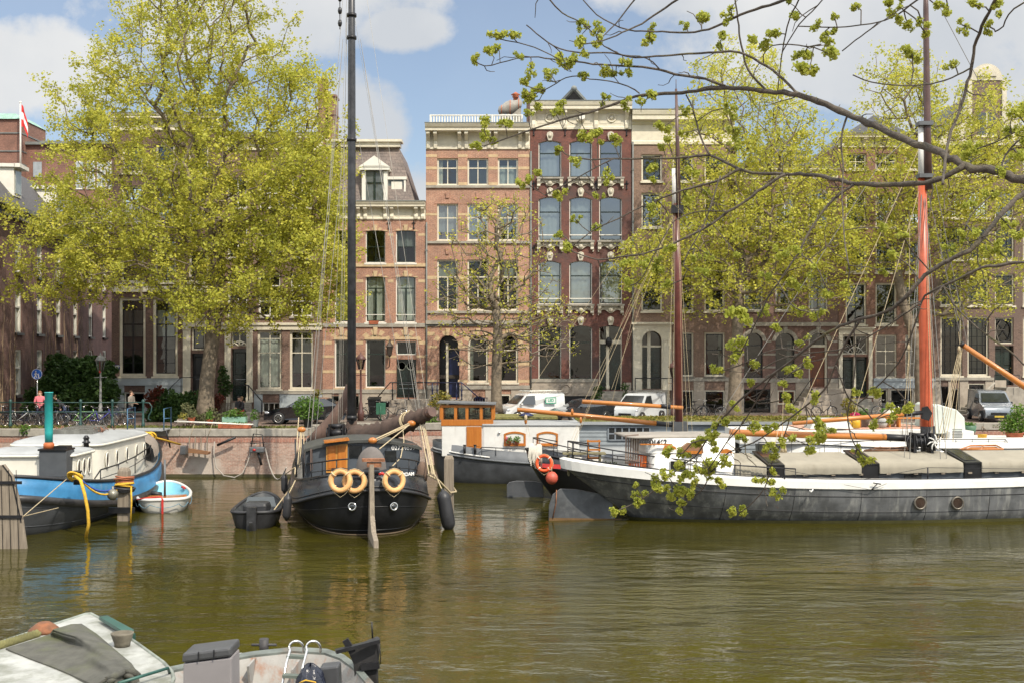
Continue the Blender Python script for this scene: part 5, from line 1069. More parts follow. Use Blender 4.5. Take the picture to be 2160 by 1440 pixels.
lines('boom_tackle',[(b.px(866,890,x=-3.4),b.px(785,928,x=-4.6)),(b.px(869,893,x=-3.4),b.px(788,931,x=-4.6)),(b.px(866,893,x=-3.4),b.px(790,926,x=-4.6)),(b.px(862,896,x=-3.5),b.px(800,946,x=-5.2)),(b.px(890,893,x=-3.4),b.px(912,1000,x=-6)),(b.px(893,893,x=-3.4),b.px(915,1000,x=-6)),(b.px(896,896,x=-3.4),b.px(918,1005,x=-5.6)),(b.px(886,893,x=-3.4),b.px(905,1000,x=-6)),(b.px(850,905,x=-3),b.px(852,930,x=-4)),(b.px(852,930,x=-4),b.px(845,965,x=-5)),(b.px(845,965,x=-5),b.px(828,982,x=-6))],.020,ROPE,b.t)
for px,py,x in ((868,892,-3.4),(786,928,-4.6),(636,905,-2.)): m = MB();m.ball(b.px(px,py,x=x),.16,.1,.11,10);b.part(m,'pulley_block',VARN)
lines('lanyard',[(b.px(634,910,x=-2),b.px(628,980,x=-4)),(b.px(637,910,x=-2),b.px(632,985,x=-4)),(b.px(630,880,x=-1),b.px(622,1000,x=-5)),(b.px(641,905,x=-1),b.px(640,990,x=-4))],.022,ROPE,b.t)
m = MB();
for px in (625,640): m.cyl(b.px(px,1005,x=-4.6),b.px(px - 2,925,x=-4.4),.035,n=6)
b.part(m,'shroud_post',IRON)
# deck clutter: two folding chairs, bags
def folding_chair(loc,rz,label,mcol):
 t = thing('folding_chair',label,'chair',loc,None,rz);m = MB()
 for s in (-.2,.2): m.cyl((s,-.2,0),(s,.18,.95),.014,n=6);m.cyl((s,.2,0),(s,-.2,.45),.014,n=6)
 m.cyl((-.2,.18,.95),(.2,.18,.95),.014,n=6);m.build('frame',IRON,t,local=True);m = MB();m.box(-.2,-.22,.43,.2,.18,.46);m.build('seat',mcol,t,local=True);m = MB();m.prism([(-.19,.10,.56),(.19,.10,.56),(.19,.185,.93),(-.19,.185,.93)],(0,.02,0));m.build('backrest',mcol,t,local=True);return t
BRF = mat('brown mesh fabric',(.10,.065,.05),.8,var=.2)
folding_chair(b.L(-5.3,.95,1.03),R(200),'brown folding chair in front of the yellow pine door on the black barge',BRF)
folding_chair(b.L(-5.3,-1.05,1.03),R(165),'dark folding chair on the right side of the black barge stern deck',mat('black mesh fabric',(.03,.03,.032),.8))
m = MB();c = b.px(1450 / 4 + 540 - 12,985,x=-5.2);m.lathe([(.16,0),(.2,.2),(.16,.5),(.08,.62),(.05,.66)],c - V((0,0,.45)),10);tag(m.build('sack',mat('brown sack',(.13,.085,.06),.9,bump=.5),None),'brown cloth sack at the right end of the black barge deckhouse','sack')
# lifebuoys hanging on the stern
def buoy(name,label,c,Rr,r,m_,nrm,group=None,loop=True,bands=None):
 t = thing(name,label,'lifebuoy',tuple(c),group);m = MB();m.torus(c,Rr,r,nrm,32,12);m.build('ring',m_,t)
 n_ = V(nrm).normalized();a = n_.cross(V((0,0,1))).normalized();z = V((0,0,1));m = MB()
 for k in range(4):
  a0 = R(45 + 90 * k);p0 = c + (a * math.cos(a0) + z * math.sin(a0)) * (Rr + r) ;a1 = R(135 + 90 * k);p1 = c + (a * math.cos(a1) + z * math.sin(a1)) * (Rr + r);mid = c + (a * math.cos((a0 + a1) / 2) + z * math.sin((a0 + a1) / 2)) * (Rr + r * (1.2 if k != 2 else 2.6))
  m.tube([p0,p0.lerp(mid,.5) + (mid - c).normalized() * .03,mid,p1.lerp(mid,.5) + (mid - c).normalized() * .03,p1],.012,5)
 m.build('grab_line',ROPE,t);m = MB()
 for k in range(4):
  a0 = R(45 + 90 * k);p = c + (a * math.cos(a0) + z * math.sin(a0)) * Rr;tg = (-a * math.sin(a0) + z * math.cos(a0));m.torus(p,r * 1.04,.022,tg,14,5)
 m.build('band',bands or m_,t);return t
nb_ = b.M.to_3x3() @ V((-1,0,.25))
BB = mat('worn buoy band',(.60,.44,.26),.7)
buoy('lifebuoy','faded orange lifebuoy, front one of the overlapping pair left of the rudder',b.px(718,1013,x=-8.02),.30,.082,BUOY,b.M.to_3x3() @ V((-1,.35,.2)),None,bands=BB)
buoy('lifebuoy','faded orange lifebuoy half hidden behind the other one left of the rudder',b.px(748,1014,x=-7.92),.30,.082,BUOY,b.M.to_3x3() @ V((-1,.2,.2)),None,bands=BB)
buoy('lifebuoy','faded orange lifebuoy hanging alone right of the wooden rudder',b.px(831,1013,x=-7.98),.30,.082,BUOY,b.M.to_3x3() @ V((-1,-.3,.2)),None,bands=BB)
ropeline('rope','red cloth and line tied at the black barge rail beside the lone lifebuoy',[b.px(799,1000,x=-7.9),b.px(806,997,x=-7.9),b.px(812,1002,x=-7.9)],.05,REDP)
def fender(label,c,l,r,tilt=0.,top=None,m_=None,az=0.):
 t = thing('fender',label,'fender',tuple(c));m = MB();m.lathe([(.03,l / 2 + .1),(.05,l / 2 + .02),(r * .55,l / 2 - .02),(r * .9,l / 2 - r * .55),(r,l / 2 - r),(r,-l / 2 + r),(r * .9,-l / 2 + r * .55),(r * .5,-l / 2 + .02),(.03,-l / 2 - .05)],(0,0,0),18)
 m.xf(Matrix.Translation(c) @ Matrix.Rotation(tilt,4,'Y'));m.build('body',m_ or RUBB,t)
 if top is not None: MB().tube([c + Matrix.Rotation(tilt,3,'Y') @ V((0,0,l / 2)),top],.02,5).build('rope',ROPE,t)
fender('long black fender leaning against the right flank of the black barge',P(941,1076,37.6),1.30,.23,R(-10),b.px(918,1000,x=-5.2))
fender('black fender hanging high at the left flank of the black barge',P(600,1019,40.),.62,.115,0,b.px(621,985,x=-4))
fender('black fender low at the left flank of the black barge, over the tender',P(606,1069,37.7),.80,.14,R(4),b.px(623,1012,x=-5.))

# ======== blue striped grey barge on the left
b = Boat('canal_barge','grey hulled barge with a bright blue stern band and cream cabins, left edge','barge',(-16.35,43.4),91.5)
rk = dict(ns=2.5,nb=1.65)
r0 = b.ring(-6.3,6.8,1.2,-.6,0,0,**rk);r1 = b.ring(-7.3,7.3,1.9,-.02,0,0,**rk);r2 = b.ring(-7.65,7.5,2.2,.26,.45,.4,**rk);r3 = b.ring(-7.8,7.7,2.36,.40,.88,1.0,**rk);r4 = b.ring(-7.7,7.75,2.3,1.22,.74,.9,**rk)
m = MB();m.loft(rows([r0,r1,r2,r3],3),0,True,True);b.part(m,'hull',HGREY2)
m = MB();m.loft([r3,lerp_rings(r3,r4,.5),r4,b.ring(-7.6,7.65,2.2,1.22,.74,.9,**rk),b.ring(-7.58,7.6,2.2,.8,.74,.8,**rk)]);b.part(m,'blue_bulwark',BLUE)
m = MB();m.loft([b.ring(-7.86,7.76,2.42,.30,.88,1.0,**rk),b.ring(-7.9,7.8,2.46,.37,.88,1.0,**rk),b.ring(-7.9,7.8,2.45,.48,.88,1.0,**rk),b.ring(-7.78,7.72,2.34,.54,.86,1.0,**rk)]);b.part(m,'rubbing_strake',mat('black steel strake',(.028,.027,.027),.4,var=.4,dirt=(.12,.07,.04),damt=.25))
m = MB();m.tube(r4,.06,6,closed=True);b.part(m,'rail_cap',RUBB);m = MB();dk = b.ring(-7.6,7.5,2.2,1.0,.66,1.0,**rk);m.add(dk,[tuple(range(len(dk)))]);b.part(m,'deck',DECKG)
m = MB()
for t in (.45,): m.tube(lerp_rings(r1,r2,t),.014,4,closed=True);m.tube(lerp_rings(r2,r3,.5),.014,4,closed=True)
b.part(m,'plate_seams',HGREY2)
def cabin(bt,x0,x1,yb,zb,zt,crown,mw,mroof,nn=9.,over=.06,name='cabin',taper=0.):
 def rg(z,g,tp=1): return [p for p in bt.ring((x0 - g),(x1 + g),yb + g,z,0,0,nn,nn,2,64,(x0 + x1) / 2)]
 m = MB();m.loft([rg(zb,.04),rg(zt,0)],0);o = bt.part(m,name,mw);m = MB();rr = [rg(zt - .05,over),rg(zt + .05,over)]
 for k in range(1,5): t = k / 5;rr.append([p + V((0,0,crown * math.sin(R(90 * t)))) for p in lerp_rings(rg(zt + .05,over),[bt.L((x0 + x1) / 2,0,zt + .05)] * 64,1 - math.cos(R(90 * t)))])
 m.loft(rr,0,True,False,True);bt.part(m,'cabin_roof',mroof,o);m = MB();m.tube(rg(zt - .01,over + .01),.045,6,closed=True);bt.part(m,'roof_edge',mw,o);return o
ca = cabin(b,-5.75,-3.55,1.62,1.05,2.42,.16,BCREAM,ROOFG)
cb2 = cabin(b,-3.0,3.0,1.62,1.0,2.55,.24,BCREAM,ROOFG)
def oval(bt,par,c,n_,w,h,frame=None):
 q_ = V(n_).normalized().to_track_quat('Z','Y').to_matrix().to_4x4();m = MB();m.add([Matrix.Translation(c) @ q_ @ V((w * math.cos(R(20 * j)),h * math.sin(R(20 * j)),.02)) for j in range(18)],[tuple(range(18))]);o = bt.part(m,'oval_window',BGLASS,par);m = MB();m.tube([Matrix.Translation(c) @ q_ @ V((w * math.cos(R(20 * j)),h * math.sin(R(20 * j)),.02)) for j in range(18)],.028,6,closed=True);bt.part(m,'window_rim',frame or BCREAM,o)
nR = b.M.to_3x3() @ V((0,-1,0))
for x in (-5.2,-4.7,-4.2): oval(b,ca,b.L(x,-1.64,1.95),nR,.16,.28)
for x in (-2.3,-1.2,0.,1.2,2.2): oval(b,cb2,b.L(x,-1.64,1.95),nR,.16,.28)
m = MB();rr = []
for k in range(8):
 t = k / 7;x = 3.3 + 3.6 * t;y = 1.75 * (1 - .75 * t ** 2);h = .95 * (1 - .5 * t * t);rr.append([b.L(x,y * math.cos(R(180 * j / 12)),1.55 + .35 * t + h * math.sin(R(180 * j / 12)) ** .8) for j in range(13)])
m.loft(rr,0,False);b.part(m,'bow_cover',mat('taupe canvas cover',(.24,.20,.165),.85,var=.12,bump=.4,bscale=3))
m = MB();c = b.px(111,1005,x=-6.1);w_ = 29 * c.y / F;z1 = b.px(111,950,x=-6.1).z;m.box(c.x - w_,c.y,c.z,c.x + w_,c.y + .7,z1);st_ = b.part(m,'engine_box',mat('graphite box',(.065,.07,.075),.5,var=.12),bevel=.02);m = MB();m.box(c.x - w_ * 1.05,c.y - .05,z1 + .003,c.x + w_ * 1.0,c.y + .75,z1 + .06);m.box(c.x,c.y + .1,z1 + .06,c.x + w_ * .95,c.y + .55,z1 + .15);b.part(m,'box_lid',BLACKP,st_)
m = MB();cx = b.px(103,945,x=-5.8);m.lathe([(.17,z1 + .06),(.17,z1 + .2),(.13,z1 + .26)],(cx.x,cx.y,0),18);b.part(m,'stack_collar',mat('orange collar',(.42,.11,.03),.6),st_);zt_ = b.px(103,826,x=-5.8).z;m = MB();m.lathe([(.125,z1 + .24),(.13,z1 + .6),(.128,zt_ - .03),(.145,zt_ - .02),(.14,zt_)],(cx.x,cx.y,0),18);b.part(m,'chimney_stack',mat('teal stack paint',(.020,.30,.29),.45,var=.12,scale=4,bump=.15),st_)
m = MB();c = b.L(-1.6,.1,2.75);m.prism([b.L(-1.2,-.75,2.82),b.L(-1.2,.75,2.82),b.L(.9,.6,2.86),b.L(.9,-.6,2.86)],(0,0,.16));b.part(m,'skylight',mat('dull skylight',(.14,.14,.125),.25,var=.3),cb2);m = MB()
c = b.px(182,940,x=-3.3);m.lathe([(.10,0),(.09,.2),(.14,.22),(.14,.26),(.09,.28),(.09,.36),(.12,.38),(.05,.48)],c - V((0,0,.1)),12);b.part(m,'vent_cowl',BLACKP,cb2)
rn = random.Random(3);m = MB()
for e in (-.85,.85):
 for k in range(14): p = b.L(-1.0 + rn.random() * 1.6,e + rn.gauss(0,.12),2.86);m.tube([p,p + V((rn.gauss(0,.12),rn.gauss(0,.12),.16))],.015,4)
b.part(m,'dried_plants',mat('dried plant',(.22,.10,.06),.9),cb2)
m = MB();rl = [b.px(200,1008,y=-2.05),b.px(212,990,y=-2.05),b.px(250,978,y=-2.1),b.px(285,962,y=-2.1),b.px(306,948,y=-2.0),b.px(318,938,y=-1.8)];m.tube(rl,.026,6)
for p in rl[1:]: m.cyl(p,p - V((0,0,.62)),.02,n=6)
m.tube([p - V((0,0,.3)) for p in rl[1:]],.015,5);b.part(m,'side_railing',IRON)
m = MB();rd = [(-7.9,2.1),(-8.15,2.15),(-8.5,1.85),(-8.85,1.25),(-9.15,.4),(-9.3,-.5),(-7.6,-.5)];rr = R(38)
rot = lambda x,z,o: b.L(-7.75 + (x + 7.75) * math.cos(rr) ,(x + 7.75) * math.sin(rr) + o,z)
rp = [P(-45,985,33.8),P(8,979,33.8),P(26,1003,33.8),P(38,1050,33.8),P(47,1100,33.8),P(55,1158,33.8),P(55,1180,33.8),P(-45,1180,33.8)];m.prism(rp,(0,.14,0));ru = b.part(m,'rudder',WEATH,bevel=.015)
m = MB()
for y in (1017,1089): m.bar(P(-45,y,33.77),P(46,y,33.77),.03,.09)
m.bar(P(8,979,33.87),P(26,1003,33.87),.18,.03);m.bar(P(26,1003,33.87),P(47,1100,33.87),.18,.03);b.part(m,'iron_strap',IRON,ru)
for k in range(5): m = MB();m.bar(P(-30 + 16 * k,990,33.785),P(-28 + 17 * k,1160,33.785),.012,.02);b.part(m,'plank_gap',BLACKP,ru)
lines('rudder_stay',[(P(49,1088,33.8),b.px(140,1010,x=-7.2)),(P(49,1088,33.8),b.px(123,1070,x=-7.3))],.015,ROPE,b.t)
YR = [b.px(158,1003,x=-7.3),b.px(170,1012,x=-7.55),b.px(178,1040,x=-7.6),b.px(185,1075,x=-7.6),b.px(187,1105,x=-7.5),b.px(181,1132,x=-7.4)]
ropeline('mooring_hose','thick yellow hose hanging over the stern of the blue striped barge into the water',YR,.055,ROPEY,'hose')
m = MB();c = b.px(157,1004,x=-7.1)
for k in range(6): m.torus(c + V((.05 * math.sin(k * 2),.04 * k - .1,.04 * math.cos(k))),.17,.035,(0.2 * math.sin(k),1,.9),14,5)
tag(m.build('rope_coil',ROPEY,None),'coil of yellow hose on the blue barge stern bollard','rope');m = MB();c = b.px(163,1001,x=-7.0);m.cyl(c - V((0,0,.3)),c + V((0,0,.12)),.12,n=12);m.cyl(c + V((0,0,.1)),c + V((0,0,.14)),.15,n=12);b.part(m,'bollard',IRON)
m = MB();c = P(238,1042,38.0);m.ball(c,.19,.19,.19,14);m.cyl(c,c + V((0,0,.28)),.04,n=6);tag(m.build('fender',mat('weathered steel ball',(.20,.19,.15),.35,.4,var=.3),None),'round metallic ball fender beside the left mooring pile','fender')
ropeline('rope','yellow mooring rope from the blue barge bow to the quay wall',[b.px(308,925,x=6.4),b.px(318,920,x=6.7),b.px(340,925,D=51.5),b.px(380,936,D=53.3)],.05,ROPEY)
m = MB();c = b.px(312,925,x=6.2)
for k in range(6): m.torus(c + V((.06 * math.sin(k * 2),.05 * k,.05 * math.cos(k * 3) + .05)),.22,.045,(.4 * math.sin(k),1,.6),14,5)
tag(m.build('rope_coil',ROPEY,None),'bundle of yellow rope on the bow of the blue striped barge','rope')

# ======== dark barge with orange wheelhouse behind the black one
b = Boat('canal_barge','dark grey barge with white cabin and orange varnished wheelhouse','barge',(3.4,52.4),0.)
rk = dict(ns=2.6,nb=2.4)
r0 = b.ring(-6.2,6.2,1.3,-.6,0,0,**rk);r1 = b.ring(-6.75,6.8,1.9,-.02,0,0,**rk);r2 = b.ring(-6.95,6.95,2.08,.4,.2,.2,**rk);r3 = b.ring(-7.05,7.05,2.15,.85,.5,.5,**rk);r4 = b.ring(-7.05,7.05,2.12,1.35,.5,.5,**rk)
HG3 = mat('grey painted steel hull',(.115,.122,.128),.45,var=.22,scale=1.2,dirt=(.20,.20,.19),damt=.3,stretch=(2,2,.3))
m = MB();m.loft(rows([r0,r1,r2,r3],2),0,True,True);b.part(m,'hull',HGREY2);m = MB();m.loft([r3,r4,b.ring(-6.95,6.95,2.02,1.36,.5,.5,**rk),b.ring(-6.9,6.9,2.0,1.1,.4,.4,**rk)]);b.part(m,'bulwark',HG3)
m = MB();m.tube(b.ring(-7.1,7.1,2.18,.9,.5,.5,**rk),.05,6,closed=True);b.part(m,'rubbing_strake',HG3);m = MB();dk = b.ring(-6.95,6.95,2.05,1.15,.45,.45,**rk);m.add(dk,[tuple(range(72))]);b.part(m,'deck',ROOFG)
m = MB();rs_ = b.ring(-7.08,7.1,2.17,1.02,.52,.5,**rk);m.tube([rs_[i] for i in range(37,48)],.035,5);b.part(m,'white_line',BWHITE)
yf = -1.35
q = lambda px,py,y=yf: b.px(px,py,y=y)
def panel(bt,x0,x1,y0,y1,name,m_,par=None,yl=yf,d=.06,out=0.):
 m = MB();a = bt.M.to_3x3() @ V((0,d,0));pp = [bt.px(x0,y1,y=yl - out),bt.px(x1,y1,y=yl - out),bt.px(x1,y0,y=yl - out),bt.px(x0,y0,y=yl - out)];m.prism(pp,a);return bt.part(m,name,m_,par or bt.t)
xa,xb_,xc = (q(932,900) - b.c).x,(q(983,900) - b.c).x,(q(1038,900) - b.c).x;zl,zm,zt = q(932,938).z,q(932,897).z,q(932,854).z
m = MB();m.box(b.c.x + xa,b.c.y + yf,1.2,b.c.x + xc,b.c.y + .1,zm);wl = b.part(m,'wheelhouse_base',BWHITE,bevel=.02)
m = MB();z1 = zt;x0_,x1_ = b.c.x + xa - .03,b.c.x + xc + .05;y0_,y1_ = b.c.y + yf - .03,b.c.y + .12
m.box(x0_,y0_,zm + .002,x1_,y1_,zm + .28)
nwin = [(935,958),(964,982),(988,1010),(1020,1034)]
posts = [x0_] + [q((a[1] + c_[0]) / 2,880).x for a,c_ in zip(nwin[:-1],nwin[1:])] + [x1_]
for xx in posts: m.box(xx - .07,y0_ + .001,zm + .28,xx + .07,y0_ + .12,z1);m.box(xx - .07,y1_ - .12,zm + .28,xx + .07,y1_,z1)
m.box(x0_,y0_,z1 - .10,x1_,y1_,z1 + .02);
for xx in (x0_,x1_ - .1):
 for k in range(3): yy = y0_ + .1 + k * (y1_ - y0_ - .2) / 2;m.box(xx,yy - .07,zm + .28,xx + .1,yy + .07,z1 - .1)
wh = b.part(m,'wheelhouse',VARN,bevel=.012);m = MB();m.box(x0_ + .05,y0_ + .05,zm + .28,x1_ - .05,y0_ + .07,z1 - .1);m.box(x0_ + .05,y1_ - .07,zm + .28,x1_ - .05,y1_ - .05,z1 - .1);b.part(m,'pane',glassmat('clear boat glass',(.75,.8,.78),1.5),wh)
m = MB();m.prism([V((x0_ - .15,y0_ - .15,z1 + .10)),V((x1_ + .12,y0_ - .15,z1 + .025)),V((x1_ + .12,y0_ - .15,z1 + .09)),V((x0_ - .15,y0_ - .15,z1 + .17))],(0,y1_ - y0_ + .25,0));b.part(m,'wheelhouse_roof',mat('grey roof felt',(.13,.135,.14),.7,var=.2),wh)
do = panel(b,984,1016,899,945,'door',VARN,yl=yf - .045);
for x0,x1 in ((988,998),(1002,1012)): panel(b,x0,x1,906,940,'door_panel',VARN,do,yl=yf - .06)
c0,c1 = q(1018,900),q(1222,900);m = MB();m.box(c0.x,b.c.y + yf - .05,1.1,c1.x,b.c.y + 1.4,q(1020,895).z);cbn = b.part(m,'cabin',BWHITE,bevel=.07);m = MB();m.box(c0.x - .02,b.c.y + yf - .1,q(1020,895).z - .05,c1.x + .05,b.c.y + 1.5,q(1020,893).z);b.part(m,'cabin_roof',ROOFG,cbn,bevel=.03)
for x0,x1 in ((1063,1109),(1132,1177)):
 m = MB();a = q(x0,938,yf - .08);c_ = q(x1,938,yf - .08);zt_ = q(x0,914,yf - .08).z;ap = arcpts(a.x,c_.x,zt_,.11,9);ol = [V((a.x,a.y,a.z))] + [V((p,a.y,z)) for p,z in ap] + [V((c_.x,a.y,a.z))];il = [V((a.x + .09,a.y,a.z + .09))] + [V((min(max(p,a.x + .09),c_.x - .09),a.y,z - .09)) for p,z in ap] + [V((c_.x - .09,a.y,a.z + .09))];m.loft([[p + V((0,.06,0)) for p in ol],ol,il,[p + V((0,.07,0)) for p in il]],0,True,sm=False);wo = b.part(m,'window',VARN,cbn);m = MB();m.add([p + V((0,.035,0)) for p in il],[tuple(range(len(il)))]);b.part(m,'pane',BGLASS,wo);m = MB();m.bar(a + V((0,-.02,0)),c_ + V((0,-.02,0)),.14,.06);b.part(m,'sill',VARN,wo)
GRN = leafmat('pot plant green',(.06,.14,.02),(.09,.19,.03),(.13,.22,.05),.25)
def tuft(c,r,n,seed,m_=None,size=.07,name='leaves',parent=None,flat=.4,zs=1.):
 rn_ = np.random.default_rng(seed);p = rn_.normal(size=(n,3));p /= np.linalg.norm(p,axis=1)[:,None];p *= (rn_.random(n) ** .45)[:,None] * np.array([r,r,r * zs]);v,q_ = leaf_quads(p + np.array(c),size,rn_,flat);off = np.zeros(3);pp = parent
 while pp is not None: off += np.array(pp.location);pp = pp.parent
 return npmesh(name,v - off,q_,m_ or GRN,parent)
FLOWR = leafmat('pink red flowers',(.60,.03,.10),(.65,.05,.20),(.5,.02,.05),.2)
t = thing('pot_plant','potted red geranium in the left arched cabin window of the white barge','pot plant',tuple(q(1074,936,yf - .2)));m = MB();m.lathe([(.08,0),(.11,.16),(.12,.17)],q(1074,937,yf - .2),10);m.build('pot',mat('terracotta',(0,0,0)),t);c = q(1074,927,yf - .2);tuft(c,.16,90,4,None,.07,'leaves',t);tuft(c + V((-.1,0,.06)),.10,30,5,FLOWR,.06,'flowers',t)
t = thing('pot_plant','small green pot plant on the right half of the left arched cabin window','pot plant',tuple(q(1090,936,yf - .2)));m = MB();m.lathe([(.08,0),(.11,.16),(.12,.17)],q(1090,937,yf - .2),10);m.build('pot',MATS['terracotta'],t);tuft(q(1090,926,yf - .2),.17,110,6,None,.07,'leaves',t)
m = MB()
for k in range(2): c = q(980 + k * 22,944,yf - .45);m.cyl(c - V((0,0,.25)),c + V((0,0,.12)),.06,n=10);m.cyl(c + V((0,0,.12)),c + V((0,0,.15)),.08,n=10);b.part(m,'bollard',IRON);m = MB()
m = MB();rl = [q(1012,947,yf - .6),q(1016,942,yf - .6),q(1100,946,yf - .6),q(1225,952,yf - .6)];m.tube(rl,.02,6)
for k in range(8): p = rl[1].lerp(rl[3],k / 7);m.cyl(p,p - V((0,0,.35)),.015,n=5)
b.part(m,'side_railing',IRON)
m = MB();m.ball(q(1053,912,yf - .1),.06);b.part(m,'cabin_lamp',STEEL,cbn)

# ======== grey clapboard houseboat with a moss roof
b = Boat('houseboat','grey clapboard houseboat with a mossy flat roof behind the white barge','houseboat',(7.6,56.2),0.)
CLAP = mat('grey clapboard',(.20,.225,.24),.6,var=.12,scale=2,dirt=(.13,.14,.14),damt=.3,stretch=(.4,1,3))
yf = -1.3;q = lambda px,py,y=yf: b.px(px,py,y=y)
a,c = q(1222,940),q(1790,900);zb,zt = q(1222,945).z - .4,q(1222,894).z;m = MB();n_ = 8
for k in range(n_): z0 = zb + (zt - zb) * k / n_;z1 = zb + (zt - zb) * (k + 1) / n_;m.add([(a.x,a.y - .035,z0),(c.x,a.y - .035,z0),(c.x,a.y,z1),(a.x,a.y,z1),(a.x,a.y + .001,z0),(c.x,a.y + .001,z0)],[(0,1,2,3),(0,1,5,4)])
m.box(a.x + .001,a.y + .002,zb,c.x,a.y + 3.0,zt - .001);hw = b.part(m,'wall',CLAP)
m = MB();m.box(a.x - .2,a.y - .25,zt,c.x + .2,a.y + 3.2,zt + .14);ro = b.part(m,'roof',mat('grey fascia',(.24,.255,.26),.6,var=.1))
MOSSR = mat('moss roof growth',(.16,.15,.045),.95,var=.5,scale=9,bump=1.,bscale=14,dirt=(.22,.15,.06),damt=.4)
m = MB();m.box(a.x - .1,a.y - .12,zt + .142,c.x + .1,a.y + 3.1,zt + .20);b.part(m,'moss_layer',MOSSR,ro)
sed = np.random.default_rng(8);npx = sed.uniform((a.x - .1,a.y - .12,zt + .2),(c.x + .1,a.y + 3.1,zt + .25),(6500,3));v,qd = leaf_quads(npx,.12,sed,.35);o_ = npmesh('sedum',v - np.array(b.t.location),qd,leafmat('sedum',(.20,.17,.035),(.15,.16,.03),(.28,.20,.05),.2),b.t);o_['kind'] = 'stuff'
a2,c2 = q(1040,905),q(1172,905);z2 = q(1040,883).z;m = MB();m.box(a2.x,a2.y - .02,.5,c2.x,a2.y + 3,z2);b.part(m,'wing',CLAP);m = MB();m.box(a2.x - .1,a2.y - .15,z2 + .002,c2.x + .1,a2.y + 3,z2 + .1);b.part(m,'wing_roof',MOSSR)
wo = None;m = MB();w0,w1 = q(1283,927,yf - .06),q(1371,900,yf - .06)
for k in range(7): xx = w0.x + (w1.x - w0.x) * k / 6;m.box(xx - .035,w0.y - .03,w0.z,xx + .035,w0.y + .04,w1.z)
for zz in (w0.z,(w0.z + w1.z) / 2,w1.z): m.box(w0.x,w0.y - .028,zz - .03,w1.x,w0.y + .038,zz + .03)
wo = b.part(m,'window',mat('grey window frame',(.16,.18,.2),.5),hw);m = MB();m.box(w0.x,w0.y + .0,w0.z,w1.x,w0.y + .015,w1.z);b.part(m,'pane',BGLASS,wo)
m = MB();m.box(a.x - 2.5,b.c.y - 1.45,-.5,c.x + .3,b.c.y + 1.6,.55);b.part(m,'pontoon',mat('concrete pontoon',(.25,.25,.24),.9,var=.2))
# ======== second sailing barge: dark stern with red panel, dark red mast
b = Boat('sailing_barge','dark sailing barge with a red stern panel and a dark red mast','sailing barge',(8.55,46.3),2.)
rk = dict(ns=2.3,nb=2.5)
r0 = b.ring(-6.2,6.8,1.2,-.6,0,0,**rk);r1 = b.ring(-6.9,7.3,1.85,-.02,0,0,**rk);r2 = b.ring(-7.5,7.6,2.02,.4,.4,.3,**rk);r3 = b.ring(-7.9,7.8,2.1,.7,.75,.7,**rk);r4 = b.ring(-8.,7.85,2.05,1.15,.8,.8,**rk)
m = MB();m.loft(rows([r0,r1,r2,r3],3),0,True,True);b.part(m,'hull',HBLACK);m = MB();m.loft([r3,r4,b.ring(-7.9,7.75,1.95,1.15,.8,.8,**rk),b.ring(-7.85,7.7,1.95,.8,.7,.7,**rk)]);b.part(m,'bulwark',mat('black bulwark',(0,0,0)));m = MB();m.tube(r4,.05,6,closed=True);b.part(m,'rail_cap',IRON)
m = MB();dk = b.ring(-7.85,7.7,2.0,.85,.72,.7,**rk);m.add(dk,[tuple(range(72))]);b.part(m,'deck',DECKG)
m = MB();m.loft([[b.px(x,y,y=-1.62 + .55 * (1183 - x) / 45.) for x,y in ((1140,976),(1152,977),(1168,978),(1183,979))],[b.px(x,y,y=-1.68 + .55 * (1183 - x) / 45.) for x,y in ((1140,985),(1152,986),(1168,987),(1183,988))]],0,False);b.part(m,'stern_panel',REDP)
m = MB();m.prism([b.px(x,y,y=0.) for x,y in ((1069,1060),(1069,1022),(1074,1016),(1090,1013),(1125,1014),(1145,1018),(1150,1075),(1069,1075))],(0,.1,0));b.part(m,'rudder',HGREY2,bevel=.015)
X = b.px(1433,900,D=46.4);m = MB();zt = P(1425,430,46.4).z;m.tube([V((X.x,46.4,1.0)),V((P(1430,600,46.4).x,46.4,8.6)),V((P(1425,430,46.4).x,46.4,zt))],[.175,.16,.13],14);ma = b.part(m,'mast',mat('dark red mast',(.105,.028,.020),.35,var=.25,dirt=(.16,.07,.05),damt=.3,stretch=(6,6,.3)))
m = MB();m.tube([P(1424,440,46.4),P(1422,356,46.4)],[.11,.10],12);b.part(m,'mast_head',BWHITE,ma);m = MB();m.tube([P(1432,460,46.3),P(1429,300,46.3),P(1426,188,46.3)],[.10,.085,.05],10);m.tube([P(1426,188,46.3),P(1426,168,46.3)],.015,5);b.part(m,'topmast',mat('dark brown topmast',(.085,.045,.038),.4,var=.2),ma);m = MB();c = P(1428,440,46.3);m.box(c.x - .22,c.y - .15,c.z - .2,c.x + .25,c.y + .2,c.z + .12);b.part(m,'mast_cap',IRON,ma)
m = MB();m.box(X.x - .3,46.15,1.0,X.x + .3,46.65,P(1433,888,46.4).z);b.part(m,'tabernacle',mat('graphite box',(0,0,0)))
def spar(bt,pts,rs,name,m_,sleeve=None):
 m = MB();m.tube(pts,rs,12);o = bt.part(m,name,m_)
 if sleeve: m = MB();m.tube(sleeve[0],sleeve[1],12);bt.part(m,'spar_sleeve',IRON,o)
 return o
D = 46.2
spar(b,[P(1091,863,D - .6),P(1240,877,D - .3),P(1385,892,D)],[.085,.10,.10],'boom',VARNX,([P(1384,891.8,D),P(1432,896,D + .1)],[.105,.09]))
spar(b,[P(1228,846,D - 1.),P(1330,852,D - .8),P(1440,859,D - .4)],[.09,.085,.08],'gaff',VARNX,([P(1394,855.6,D - .6),P(1413,857,D - .5)],[.095,.095]))
